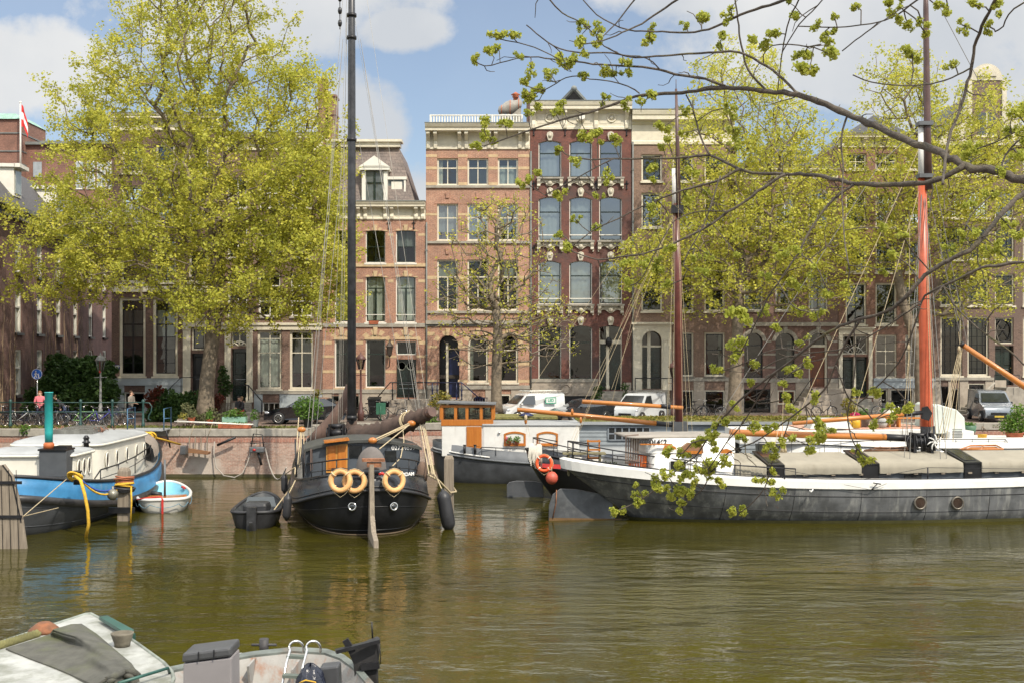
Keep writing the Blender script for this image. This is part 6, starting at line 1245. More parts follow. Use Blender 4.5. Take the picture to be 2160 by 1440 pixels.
lines('standing_rigging',[(P(1424,440,46.3),P(1405,935,45.)),(P(1424,440,46.3),P(1420,935,44.8)),(P(1428,440,46.3),P(1452,935,45)),(P(1428,440,46.3),P(1462,935,44.8)),(P(1428,300,46.3),P(1441,930,45.)),(P(1425,365,46.3),P(1093,860,45.8)),(P(1428,450,46.3),P(1232,845,45.4)),(P(1426,430,46.3),P(1290,820,45.6)),(P(1428,440,46.3),P(1210,930,44.4))],.007,ROPE,b.t)
lines('running_rigging',[(P(1345,600,46.),P(1230,880,45.6)),(P(1350,610,46.),P(1205,950,45.)),(P(1352,600,46.),P(1290,850,45.4)),(P(1105,866,45.8),P(1112,915,45.4)),(P(1107,866,45.8),P(1118,920,45.4)),(P(1228,880,45.8),P(1190,985,44.6)),(P(1224,880,45.8),P(1182,985,44.6)),(P(1425,190,46.3),P(1410,900,46.))],.0065,ROPE,b.t)
for px,py in ((1109,887),(1207,868),(1225,885)): m = MB();m.ball(P(px,py,45.5),.06,.06,.14,8);b.part(m,'pulley_block',VARN)
m = MB();ra = b.ring(-7.7,7.6,1.95,1.55,.85,.8,**rk);idx = list(range(29,52));m.tube([ra[i] for i in idx],.022,6);m.tube([ra[i] - V((0,0,.3)) for i in idx],.012,5)
for i in idx[::3]: m.cyl(ra[i],ra[i] - V((0,0,.6)),.016,n=5)
b.part(m,'stern_railing',IRON)
for i_,(px,py) in enumerate(((1118,955),(1127,960),(1134,957))):
 m = MB()
 for k in range(5): m.tube([P(px + k * 1.5,py - 22,44.3),P(px + k * 1.5 - 4,py + 10 + k * 4,44.25),P(px + k * 1.5 + 3,py + 12 + k * 4,44.25),P(px + k * 1.5 + 2,py - 20,44.3)],.02,5)
 b.part(m,'rope_hank',mat('white rope',(.52,.49,.42),.9,var=.15))
buoy('lifebuoy','bright orange lifebuoy on the stern rail of the dark barge with the red panel',P(1148,976,43.95),.29,.062,ORANGE,V((-.25,-1,.1)),None,bands=mat('buoy white band',(.7,.6,.5),.6))
t = thing('ball_fender','round red fender ball hanging below the bright orange lifebuoy','fender',tuple(P(1164,1007,43.8)));m = MB();m.ball(P(1164,1007,43.8),.235,.235,.25,18);m.build('ball',mat('faded red plastic',(.50,.085,.05),.5,var=.15,dirt=(.30,.10,.07),damt=.4),t);m = MB();m.tube([P(1164,995,43.8),P(1163,980,43.85)],.02,5);m.build('rope',ROPE,t)

# ======== long grey barge with white band, right foreground
b = Boat('sailing_barge','long grey sailing barge with white band, beige hatch covers and orange mast','sailing barge',(14.1,41.2),7.4)
rk = dict(ns=2.05,nb=2.6,p=2.4)
r0 = b.ring(-8.6,11,1.4,-.6,0,0,1.5,2.6,2.4);r1 = b.ring(-9.9,12,2.15,-.02,0,0,1.5,2.6,2.4);r1b = b.ring(-10.8,12.2,2.34,.3,.35,.3,1.65,2.6,2.4);r2 = b.ring(-11.7,12.3,2.42,.7,.62,.5,1.85,2.6,2.4);r3 = b.ring(-12.35,12.4,2.47,1.19,.62,.6,**rk);r4 = b.ring(-12.5,12.5,2.45,1.46,.72,.7,**rk)
m = MB();m.loft(rows([r0,r1,r1b,r2,r3],3),0,True,True);b.part(m,'hull',HGREY);m = MB();m.loft([r3,b.ring(-12.5,12.5,2.52,1.21,.62,.6,**rk),b.ring(-12.55,12.55,2.5,1.44,.72,.7,**rk),b.ring(-12.4,12.4,2.36,1.5,.72,.7,**rk),b.ring(-12.3,12.3,2.3,1.26,.6,.6,**rk)],sm=False);b.part(m,'white_band',BWHITE)
m = MB();m.loft([b.ring(-9.95,12.1,2.2,-.06,0,0,1.52,2.6),b.ring(-10.25,12.16,2.265,.11,0,0,1.56,2.6)]);b.part(m,'waterline_growth',ALGAE)
m = MB();m.tube(lerp_rings(r1b,r2,.25),.013,4,closed=True);m.tube(lerp_rings(r2,r3,.5),.018,4,closed=True);b.part(m,'plate_seams',IRON)
for x in (-7.2,-4.9,-2.6,-.3,2.,4.3,6.6):
 sp = []
 for rg in (r1,r1b,r2,r3):
  lo = [b.I @ p for p in rg];lo = sorted([p for p in lo if p.y < 0],key=lambda p: p.x);k = next((i for i in range(1,len(lo)) if lo[i].x > x),None)
  if k: a_,c_ = lo[k - 1],lo[k];sp.append(b.M @ a_.lerp(c_,(x - a_.x) / (c_.x - a_.x)))
 if len(sp) > 2: MB().tube(sp,.010,4).build('vertical_seam',IRON,b.t)
m = MB();dk = b.ring(-12.35,12.3,2.35,1.27,.62,.6,**rk);m.add(dk,[tuple(range(72))]);b.part(m,'deck',DECKG)
m = MB();ds = b.ring(-12.3,12.3,2.31,1.5,.74,.7,**rk);m.tube([ds[i] for i in range(72) if i > 36],.03,5);b.part(m,'deck_edge',BLACKP)
for px in (1941,2020):
 c = b.px(px,1060,y=-2.485);n_ = b.M.to_3x3() @ V((0,-1,.05));m = MB();m.torus(c,.20,.036,n_,24,8);po = b.part(m,'porthole',mat('dull bronze',(.14,.125,.10),.4,.5));m = MB();q_ = n_.to_track_quat('Z','Y').to_matrix().to_4x4();m.add([Matrix.Translation(c) @ q_ @ V((.2 * math.cos(R(15 * j)),.2 * math.sin(R(15 * j)),.012)) for j in range(24)],[tuple(range(24))]);b.part(m,'pane',mat('brownish porthole glass',(.035,.022,.015),.08,var=.4,spec=1),po)
m = MB();m.prism([b.px(x,y,y=0.) for x,y in ((1157,1100),(1158,1065),(1166,1042),(1182,1030),(1215,1031),(1262,1040),(1292,1055),(1300,1115),(1157,1115))],(0,.12,0));b.part(m,'rudder',mat('scuffed rudder',(.075,.08,.085),.5,var=.35,scale=1.3,dirt=(.20,.20,.19),damt=.35),bevel=.015);m = MB();m.prism([b.px(x,y,y=-.01) for x,y in ((1158,1100),(1158,1091),(1290,1093),(1345,1096),(1345,1104),(1158,1104))],(0,.14,0));b.part(m,'rudder_waterline',mat('rusty growth',(.13,.075,.03),.9,bump=.5))
m = MB();m.tube([b.px(1174,1032,y=-.03),b.px(1173,1060,y=-.03),b.px(1166,1092,y=-.03)],.02,5);b.part(m,'chain',RUST)
# coaming and beige covers
q = lambda px,py,y: b.px(px,py,y=y)
xl = (b.I @ q(1550,1000,-1.62)).x;m = MB();m.prism([b.L(xl,-1.62,1.2),b.L(11,-1.62,1.2),b.L(11,-1.62,1.86),b.L(xl,-1.62,1.86)],b.M.to_3x3() @ V((0,3.24,0)));co = b.part(m,'coaming',SLATEB,bevel=.02)
m = MB();m.prism([b.L(xl,-1.64,1.86),b.L(xl,0,2.22),b.L(xl,1.64,1.86)],b.M.to_3x3() @ V((11 - xl,0,0)));b.part(m,'hatch_boards',mat('dark hatch',(.03,.033,.035),.3,var=.3))
for x0,x1 in ((1553,1617),(1656,1817),(1856,2032),(2072,2290)):
 a = (b.I @ q(x0,985,-1.74)).x;c = (b.I @ q(x1,985,-1.74)).x;m = MB();n_ = 28;rr = []
 for k in range(n_ + 1):
  t = k / n_;x = a + (c - a) * t;e = .010 * math.sin(k * 1.7) + .008 * math.sin(k * .6 + x0);sg = -.025 * math.sin(t * math.pi * 4) ** 2
  rr.append([b.L(x,-1.75 - e * 2,1.665 + .008 * math.sin(k * .9 + x0)),b.L(x,-1.76 - e,1.84),b.L(x,-1.72,2.0),b.L(x,-1.1,2.11 + sg),b.L(x,-.4,2.23 + sg),b.L(x,0,2.27),b.L(x,.5,2.22 + sg),b.L(x,1.72,2.0),b.L(x,1.74,1.7)])
 m.loft(rr,0,False);
 for g in (0,n_): m.add(rr[g],[tuple(range(9))])
 b.part(m,'hatch_cover',CANVAS)
for x0,x1 in ((1619,1654),(1818,1854),(2034,2070)):
 a = (b.I @ q(x0,985,-1.66)).x;c = (b.I @ q(x1,985,-1.66)).x;m = MB();m.prism([b.L(a,-1.7,1.95),b.L(c,-1.7,1.95),b.L(c,-.1,2.30),b.L(a,-.1,2.30)],(0,0,.06));sk = b.part(m,'skylight',BLACKP);m = MB();m.prism([b.L(a + .1,-1.5,2.06),b.L(c - .1,-1.5,2.06),b.L(c - .1,-.3,2.325),b.L(a + .1,-.3,2.325)],(0,0,.01));b.part(m,'pane',BGLASS,sk)
 m = MB();m.prism([b.L(a,-1.68,1.25),b.L(c,-1.68,1.25),b.L(c,-1.68,1.94),b.L(a,-1.68,1.94)],b.M.to_3x3() @ V((0,.05,0)));b.part(m,'hatch_end',BLACKP,sk)
m = MB()
for k in range(14): x = xl + .4 + k * 1.0;m.bar(b.L(x,-1.70,1.64),b.L(x + .14,-1.70,1.64),.06,.06);b.part(m,'cover_cleat',WEATH);m = MB()
m = MB();m.prism([q(1908,1010,-1.64),q(1944,1010,-1.64),q(1944,996,-1.64),q(1908,996,-1.64)],(0,.05,0));b.part(m,'coaming_window',BGLASS,co)
m = MB();pp = [q(1957,985,-2.2),q(1957,1018,-2.2)];m.cyl(pp[0],pp[1],.025,n=6);pa = [q(1655,990,-2.2),q(1655,1015,-2.2)];m.cyl(pa[0],pa[1],.02,n=6);m.tube(sag(pa[0],q(1800,1014,-2.2),.02),.010,4);m.tube([q(1800,1014,-2.2),pp[0]],.010,4);m.tube([pp[0],q(2160,988,-2.2),q(2250,990,-2.2)],.010,4);b.part(m,'rope_stanchion',IRON)
m = MB();a = q(1838,1032,-2.55);m.tube([a,q(1852,1018,-2.6)],.018,5);m.tube([q(1842,1017,-2.6),q(1858,1020,-2.6)],.022,5);m.tube([q(1780,1021,-2.56),a],.008,4);m.tube([a,q(1870,1019,-2.6)],.008,4);b.part(m,'mooring_hook',IRON)
m = MB();m.tube([q(1708,1033,-2.5),q(1711,1037,-2.55),q(1715,1031,-2.5)],.025,5);b.part(m,'hawse_hook',BWHITE)
# white deckhouse
z1,z2,z3 = 2.36,2.92,2.97
a = (b.I @ q(1376,1000,-1.55)).x;c = (b.I @ q(1549,1000,-1.55)).x
def rr_(x0,x1,yy,z,r=.35,n=6):
 out = []
 for cx,cy,a0 in ((x0 + r,-yy + r,180),(x1 - .03,-yy + .03,270),(x1 - .03,yy - .03,0),(x0 + r,yy - r,90)):
  rd = r if cx == x0 + r else .03
  for k in range(n + 1): t = R(a0 + 90 * k / n);out.append(b.L(cx + rd * math.cos(t),cy + rd * math.sin(t),z))
 return out
m = MB();m.loft([rr_(a,c,1.58,1.22),rr_(a + .02,c,1.55,z1),rr_(a + .15,c - .05,1.4,z1 + .06)],0,True,False,True,sm=True);dh = b.part(m,'deckhouse',BWHITE)
m = MB();m.loft([rr_(a - .1,c + .1,1.36,z1 + .05),rr_(a - .1,c + .1,1.33,z2)],0,True,False,True);b.part(m,'deckhouse_upper',BWHITE,dh);m = MB();m.loft([rr_(a - .75,c + .2,1.3,z2 + .002),rr_(a - .75,c + .2,1.3,z2 + .05),rr_(a - .6,c + .1,.7,z3 + .03)],0,True,True,True);b.part(m,'deckhouse_roof',mat('worn beige roof',(.26,.235,.20),.8,var=.15,dirt=(.16,.14,.12),damt=.3),dh)
tx = q(1378,932,-1.36);text('03801462',.24,mat('black lettering',(.02,.02,.022),.5),'registration_number',dh,tx,(R(90),0,R(7.4)),sx=1.0,bold=.01)
for x0,x1,y0,y1 in ((1414,1447,971,993),(1484,1511,971,994)):
 m = MB();m.prism([q(x0,y1,-1.60),q(x1,y1,-1.60),q(x1,y0,-1.60),q(x0,y0,-1.60)],(0,.04,0));wo = b.part(m,'window',BGLASS,dh);m = MB();m.tube([q(x0,y1,-1.61),q(x1,y1,-1.61),q(x1,y0,-1.61),q(x0,y0,-1.61)],.02,5,closed=True);b.part(m,'window_frame',BWHITE,wo)
for x0,x1,y in ((1398,1427,944),(1520,1545,952)):
 m = MB();m.prism([q(x0,y + 3,-1.63),q(x1,y + 3,-1.63),q(x1 - 2,y - 3,-1.63),q((x0 + x1) / 2,y - 7,-1.63),q(x0 + 4,y - 5,-1.63)],(0,.06,0));b.part(m,'eyebrow_window',VARN,dh)
m = MB();m.prism([q(1437,955,-1.66),q(1484,955,-1.66),q(1482,938,-1.66),q(1452,933,-1.66),q(1440,942,-1.66)],(0,.3,0));b.part(m,'companion_hood',mat('brown companion',(.20,.10,.05),.6,var=.2),dh);m = MB();m.bar(q(1444,953,-1.70),q(1480,953,-1.70),.03,.10);b.part(m,'hood_sill',VARN,dh)
m = MB();m.bar(q(1350,936,-1.5),q(1418,936,-1.5),.05,.04);b.part(m,'varnished_trim',VARN,dh)
m = MB()
for k in range(6): m.bar(q(1320 + k * 5,975,-.9),q(1321 + k * 5,918,-.9),.05,.07)
m.bar(q(1318,975,-.88),q(1347,975,-.88),.04,.06);m.bar(q(1318,919,-.88),q(1347,916,-.88),.04,.06);b.part(m,'slatted_shutter',mat('brown grey slats',(.20,.15,.12),.8,var=.2),dh)
# stern rail and flag of deck things
m = MB();ra = b.ring(-12.25,12.2,2.22,1.80,.95,.8,**rk);idx = list(range(31,50));m.tube([ra[i] for i in idx],.024,6);m.tube([ra[i] - V((0,0,.28)) for i in idx],.013,5)
for i in idx[::2]: m.cyl(ra[i],ra[i] - V((0,0,.62)),.018,n=5)
b.part(m,'stern_railing',IRON)
def arm_chair(loc,rz,label,mc):
 t = thing('armchair',label,'chair',loc,None,rz);m = MB()
 for x in (-.22,.22):
  for y in (-.22,.22): m.cyl((x * 1.1,y * 1.1,0),(x,y,.44),.022,n=6)
 m.build('legs',mc,t,local=True);m = MB();m.box(-.26,-.25,.42,.26,.25,.46);m.build('seat',mc,t,bevel=.02,local=True);m = MB()
 for k in range(13): a_ = R(-20 + 220 * k / 12);h_ = .86 if 3 < k < 9 else .66;m.bar((.27 * math.cos(a_),.27 * math.sin(a_),.44),(.31 * math.cos(a_),.31 * math.sin(a_),h_),.05,.02)
 m.tube([(.31 * math.cos(R(-20 + 220 * k / 24)),.31 * math.sin(R(-20 + 220 * k / 24)),.87 if 7 < k < 17 else .67) for k in range(25)],.022,6);m.build('backrest',mc,t,local=True);return t
arm_chair(tuple(V((0,0,1.42)) + V((q(1344,990,-.9).x,q(1344,990,-.9).y,0))),R(-50),'orange plastic armchair against the white deckhouse of the long barge',mat('orange plastic',(.72,.16,.02),.4,var=.05))
m = MB();p = q(1232,960,.1);t = thing('deck_table','weathered wooden table on the stern deck of the long grey barge','table',(p.x,p.y,1.55));m.bar((p.x - .75,p.y,2.32),(p.x + .75,p.y,2.32),.6,.05);m.build('table_top',mat('mossy timber',(.16,.14,.075),.9,var=.3),t);m = MB()
for s in (-.55,.55):
 for e in (-.22,.22): m.bar((p.x + s,p.y + e,1.55),(p.x + s,p.y + e,2.3),.06,.06)
m.build('legs',MATS['mossy timber'],t)
m = MB();p = q(1252,950,.6);m.bar((p.x - .2,p.y,1.6),(p.x - .2,p.y,2.75),.05,.05);m.bar((p.x + .2,p.y,1.6),(p.x + .2,p.y,2.75),.05,.05)
for z in (1.8,2.1,2.4,2.7): m.bar((p.x - .24,p.y,z),(p.x + .24,p.y,z),.26,.05)
tag(m.build('plant_stand',VARN,None),'orange wooden plant stand on the stern of the long grey barge','stand')
t = thing('plant_box','low box of dull green plants on the stern deck of the long grey barge','planter',tuple(q(1285,985,-.8)));p = q(1285,988,-.8);m = MB();m.bar(p - V((.3,0,.05)),p + V((.3,0,-.05)),.3,.22);m.build('box',BLACKP,t);tuft(p + V((0,0,.1)),.32,160,14,leafmat('dull plant',(.12,.13,.05),(.09,.11,.04),(.18,.17,.07)),.09,'leaves',t,zs=.5)
def deck_bike(px,py,D,label,seed,mcol):
 pass
# masts and spars
D = 42.;fc = lambda px,py,d=D: P(px,py,d)
m = MB();m.tube([fc(1958,948),fc(1954,860),fc(1949,640),fc(1945,372)],[.23,.225,.19,.155],18);ma = b.part(m,'mast',mat('orange red mast',(.43,.088,.036),.38,var=.14,scale=2,dirt=(.36,.10,.05),dscale=1.2,damt=.28,stretch=(6,6,.25)))
m = MB();m.tube([fc(1958,950),fc(1957,898)],[.265,.262],18);b.part(m,'mast_foot',IRON,ma)
m = MB();m.tube([fc(1944,378),fc(1943,266)],[.125,.115],14);b.part(m,'mast_head',BWHITE,ma);m = MB();m.tube([fc(1958,400,41.9),fc(1956,265,41.9),fc(1953,20,41.9),fc(1952,-60,41.9)],[.15,.13,.10,.06],14);b.part(m,'topmast',mat('dark brown topmast',(0,0,0)),ma)
m = MB()
for y,w in ((372,14),(262,15)): c = fc(1950,y,41.9);s = D / F;m.box(c.x - w * s,c.y - .2,c.z - .07,c.x + w * s,c.y + .22,c.z + .07);b.part(m,'mast_cap',mat('grey steel',(.12,.125,.13),.5,.4),ma);m = MB()
spar(b,[fc(1540,911,41.0),fc(1700,916,41.3),fc(1868,921,41.6)],[.12,.125,.125],'boom',VARNX,([fc(1860,920.7,41.6),fc(1932,924,41.7)],[.132,.125]))
spar(b,[fc(1672,892,40.8),fc(1790,882,41.0),fc(1905,873,41.3)],[.07,.085,.08],'gaff',VARNX,([fc(1908,873,41.3),fc(1945,869,41.4)],[.085,.075]));m = MB();c = fc(1952,870,41.5);m.prism([c + V((-.15,-.1,-.2)),c + V((.1,-.1,-.28)),c + V((.22,-.1,0)),c + V((.05,-.1,.25)),c + V((-.12,-.1,.2))],(0,.15,0));b.part(m,'gaff_jaws',IRON)
spar(b,[fc(2029,726,42.),fc(2160,814,42.2),fc(2400,975,42.6)],[.09,.115,.12],'bowsprit',VARNX);m = MB();m.cyl(fc(2026,724,42),fc(2031,728,42),.11,n=10);b.part(m,'bowsprit_cap',IRON)
# windlass at the mast foot
m = MB();c = fc(1945,935,41.2)
for s in (-.33,.28): m.box(c.x + s - .05,c.y - .25,c.z - .35,c.x + s + .05,c.y + .3,c.z + .4)
m.cyl(c + V((-.5,0,.05)),c + V((.5,0,.05)),.17,n=14);m.cyl(c + V((-.4,.05,.3)),c + V((.4,.05,.3)),.09,n=12);m.torus(c + V((-.4,-.1,.05)),.27,.03,(.6,-1,0),18,6);m.torus(c + V((.15,-.1,.22)),.2,.03,(1,-.3,0),18,6)
for k in range(5): m.tube([c + V((-.3 + .15 * k,-.25,.3)),c + V((-.25 + .15 * k,-.3,-.2))],.03,5)
wi = b.part(m,'windlass',IRON);m = MB();cw = fc(1972,932,40.9)
for k in range(7):
 a0 = R(360 / 7 * k);m.tube([cw + V((r_ * math.cos(a0 + 2.6 * r_),-.02,r_ * math.sin(a0 + 2.6 * r_))) for r_ in (.05,.11,.17,.23,.29)],[.018,.024,.03,.024,.012],6)
m.cyl(cw + V((0,.1,0)),cw - V((0,.05,0)),.05,n=10);b.part(m,'spiral_wheel',BWHITE,wi)
for x0,x1,y0,y1,lab in ((1822,1925,943,950,'skylight_frame'),(2022,2116,938,948,'hatch_frame')):
 m = MB();yy = 1.0;pa = [q(x0,y1,yy - .7),q(x1,y1 - 2,yy - .7),q(x1 - 15,y0,yy + .5),q(x0 + 25,y0 + 1,yy + .5)];m.tube(pa,.035,6,closed=True);m.tube([pa[0].lerp(pa[1],.5),pa[3].lerp(pa[2],.5)],.03,5);m.prism([p - V((0,0,.05)) for p in pa],(0,0,-.3));b.part(m,lab,[VARN if x0 > 2000 else mat('brown companion',(0,0,0))])
lines('standing_rigging',[(fc(1946,372),fc(1906,985,40.2)),(fc(1946,372),fc(1918,985,40.)),(fc(1946,372),fc(1985,985,40.1)),(fc(1948,372),fc(1998,985,40.2)),(fc(1948,265),fc(1860,340,42.)),(fc(1860,340),fc(1490,920,41.)),(fc(1953,60),fc(1944,270)),(fc(1952,120),fc(1962,260)),(fc(1950,375),fc(2024,700)),(fc(1952,280),fc(2040,724)),(fc(1953,-40),fc(2450,900,44))],.013,WIRE,b.t)
lines('running_rigging',[(fc(1948,375),fc(1975,940,41.5)),(fc(1948,375),fc(1967,940,41.5)),(fc(1945,300),fc(1680,885,41)),(fc(1945,380),fc(1800,880,41)),(fc(2024,740),fc(1985,925,41.)),(fc(2026,740),fc(1990,925,41.)),(fc(2028,742),fc(1996,925,41.)),(fc(2022,738),fc(1978,925,41.)),(fc(2022,700),fc(2026,740)),(fc(1918,735),fc(1902,930)),(fc(1917,735),fc(1925,930)),(fc(1917,735),fc(1914,930)),(fc(1919,470),fc(1917,735)),(fc(2030,728),fc(2010,930)),(fc(1650,915,41),fc(1658,950,40.5)),(fc(1648,915,41),fc(1652,952,40.5)),(fc(1645,890,41),fc(1630,960,40.5)),(fc(1653,800,41),fc(1650,915,41))],.013,ROPE,b.t)
m = MB();
for k in range(6): a_ = fc(1653,925,40.9);m.tube([a_,a_ + V((-.14 + .055 * k,0,-.6))],.02,5)
b.part(m,'rope_tassel',ROPE)
for px,py in ((1917,733),(2023,736),(1109,880)): 
 m = MB();m.ball(fc(px,py,41.9),.06,.06,.12,8);b.part(m,'pulley_block',ROPE)

# ======== white ship with a roof terrace
b = Boat('motor_barge','white ship with a terrace on its roof behind the orange mast','ship',(20.6,51.0),1.)
rk = dict(ns=3.2,nb=2.6)
r1 = b.ring(-9.4,9.8,1.8,-.3,0,0,**rk);r2 = b.ring(-9.6,10,2.1,.8,.2,.3,**rk);r4 = b.ring(-9.7,10.1,2.12,1.95,.3,.5,**rk)
m = MB();m.loft([r1,r2],0,True,True);b.part(m,'hull',HGREY2);m = MB();m.loft([r2,r4,b.ring(-9.6,10,2.05,1.95,.3,.5,**rk)],0,True,False,True);b.part(m,'white_topsides',BWHITE)
m = MB();m.tube(b.ring(-9.75,10.15,2.16,1.72,.3,.5,**rk),.03,5,closed=True);b.part(m,'black_line',BLACKP)
q = lambda px,py,y=-1.7: b.px(px,py,y=y)
a,c = q(1560,920),q(1972,905);m = MB();m.prism([V((a.x,a.y,1.9)),V((c.x,a.y,1.9)),V((c.x,a.y,2.55)),V((a.x,a.y,2.45))],(0,3.4,0));tr_ = b.part(m,'cabin_trunk',BWHITE,bevel=.03)
m = MB();a = q(1700,905);m.prism([V((a.x,a.y + .15,2.51)),V((c.x - .2,a.y + .15,2.56)),V((c.x - .2,a.y + 3.2,2.56)),V((a.x,a.y + 3.2,2.51))],(0,0,.02));TL = brick('terrace tiles',(.50,.17,.09),(.62,.55,.48),(.4,.36,.3),None,w=.5,h=.5);b.part(m,'terrace_tiles',mat('terrace boards',(.46,.24,.16),.8,var=.35,scale=6,dirt=(.60,.52,.44),dscale=3,damt=.45,stretch=(.3,6,1)),tr_)
m = MB();a,c = q(1708,912,-1.5),q(1803,912,-1.5);m.prism([V((a.x,a.y,2.5)),V((c.x,a.y,2.5)),V((c.x - .35,a.y + .3,2.95)),V((a.x + .3,a.y + .3,2.95))],(0,1.2,0));sk = b.part(m,'skylight_box',mat('pale grey box',(.42,.43,.40),.6,var=.1),tr_,bevel=.02)
for px in (1733,1768): m = MB();cc_ = q(px,905,-1.4);m.add([cc_ + V((.3 * math.cos(R(20 * j)),-.03 + .12 * math.sin(R(20 * j)),.17 * math.sin(R(20 * j)))) for j in range(18)],[tuple(range(18))]);b.part(m,'oval_pane',BGLASS,sk)
a = q(1970,890,-1.2);m = MB();m.prism([V((a.x,a.y,2.3)),V((a.x + 1.4,a.y,2.3)),V((a.x + 1.35,a.y,3.0)),V((a.x + 1.,a.y,3.35)),V((a.x + .15,a.y,3.6)),V((a.x,a.y,3.5))],(0,2.4,0));b.part(m,'wheelhouse_front',mat('pale green white paint',(.56,.60,.54),.45,var=.06),bevel=.04)
a = q(2003,930,-1.6);c = q(2055,930,-1.6);m = MB();m.box(a.x,a.y,1.9,c.x,a.y + 1.8,q(2003,908,-1.6).z);bx = b.part(m,'deck_box',BWHITE,bevel=.05);m = MB()
for k in range(6): m.box(a.x + .12,a.y - .012,2.15 + k * .07,a.x + .55,a.y,2.19 + k * .07)
b.part(m,'louvre',LEAD,bx)
m = MB();rl = [q(1600,932,-2.),q(1760,930,-2.),q(1925,926,-2.),q(2120,925,-2.),q(2130,938,-2.)];m.tube(rl,.02,5)
for k in range(16): p = rl[0].lerp(rl[3],k / 15);m.cyl(p,p - V((0,0,.45)),.013,n=5)
b.part(m,'side_railing',IRON);m = MB();m.ball(q(1857,947,-2.18),.14,.06,.14,12);b.part(m,'porthole',IRON)
# things on the terrace
tz = 2.58
def on(px,py,y=-1.1): p = b.px(px,py,y=y);return V((p.x,p.y,tz))
p = on(1806,912,-1.4);t = thing('watering_can','yellow watering can on the white ship terrace','watering can',tuple(p));m = MB();m.lathe([(.17,0),(.17,.30),(.13,.36)],p,14);m.tube([p + V((-.15,0,.08)),p + V((-.32,0,.36))],[.035,.02],6);m.build('body',mat('yellow plastic',(.62,.35,.02),.4,var=.06),t);m = MB();m.tube(arc(p + V((.02,0,.32)),.15,-30,160,9),.018,5);m.build('handle',MATS['yellow plastic'],t)
p = on(1804,905,-1.0);t = thing('pot_plant','pink flowering pot plant beside the yellow watering can','pot plant',tuple(p));m = MB();m.lathe([(.12,0),(.17,.25),(.18,.27)],p,12);m.build('pot',MATS['terracotta'],t);tuft(p + V((0,0,.42)),.24,120,31,None,.09,'leaves',t,zs=.6);tuft(p + V((0,0,.52)),.26,150,32,FLOWR,.09,'flowers',t,zs=.5)
p = on(1862,905,-1.2);t = thing('ornamental_ball','grey striped stone ball on the white ship terrace','ornament',tuple(p));m = MB();m.ball(p + V((0,0,.2)),.2,.2,.24,14);m.build('ball',mat('grey stone',(.35,.34,.31),.8,var=.2),t);m = MB();m.torus(p + V((0,0,.25)),.205,.03,(0,0,1),18,6);m.build('stripe',LEAD,t)
p = on(1878,900,-.4);t = thing('large_vase','big cream ceramic vase on the white ship terrace','vase',tuple(p));m = MB();m.lathe([(.18,0),(.32,.25),(.36,.45),(.28,.68),(.18,.76),(.22,.82)],p,16);m.build('vase',mat('cream ceramic',(.55,.52,.44),.4,var=.08),t)
for k,(px,w,lab) in enumerate(((1843,.75,'small wooden bench left of the cream vase on the ship terrace'),(1920,.62,'small orange wooden bench right of the cream vase on the ship terrace'))):
 p = on(px,905,-.8);t = thing('bench',lab,'bench',tuple(p));m = MB();m.box(p.x - w,p.y - .2,tz + .36,p.x + w,p.y + .2,tz + .42);m.build('seat',VARNX,t)
 for s in (-1,1): m = MB();m.box(p.x + s * (w - .1) - .04,p.y - .18,tz,p.x + s * (w - .1) + .04,p.y + .18,tz + .358);m.build('leg',VARNX,t)
for k,(px,y,lab) in enumerate(((1822,-.2,'round grey cushion roll left on the ship terrace table'),(1868,.3,'terracotta pot with small plant on the ship terrace'))):
 p = on(px,892,y);t = thing('flower_pot',lab if k else 'pale grey planter at the back of the ship terrace','planter',tuple(p));m = MB();m.lathe([(.2,0),(.26,.38),(.28,.40)],p,14);m.build('pot',MATS['terracotta'] if k else mat('grey stone',(0,0,0)),t);tuft(p + V((0,0,.55)),.26,160,40 + k,None,.1,'leaves',t)
p = V((q(2045,912,-.2).x,q(2045,912,-.2).y,2.3));t = thing('buckets','green tub of plants next to a yellow bucket on the white ship foredeck','tub',tuple(p));m = MB();m.lathe([(.25,0),(.3,.3)],p,14);m.build('tub',mat('green tub',(.06,.13,.08),.6),t);tuft(p + V((0,0,.35)),.28,140,46,None,.09,'leaves',t,zs=.4)
p = V((q(2072,930,-1.4).x,q(2072,930,-1.4).y,1.98));m = MB();m.lathe([(.16,0),(.2,.3),(.21,.31)],p,14);tag(m.build('bucket',MATS['yellow plastic'],None),'yellow bucket on the white ship foredeck','bucket')
p = V((q(2140,930,-1.2).x,q(2140,930,-1.2).y,2.0));t = thing('potted_shrub','tall bright green potted shrub on the white ship foredeck, right edge','potted shrub',tuple(p));m = MB();m.lathe([(.28,0),(.38,.32),(.4,.34)],p,14);m.build('pot',MATS['terracotta'],t)
for k,(dx,dz,r_,n_) in enumerate(((0,.75,.50,700),(.2,1.25,.40,420),(-.3,.65,.40,400),(.45,.6,.45,450))): tuft(p + V((dx,0,dz)),r_,n_,60 + k,leafmat('bright shrub',(.13,.22,.03),(.09,.18,.025),(.20,.26,.05)),.09,'leaves',t)

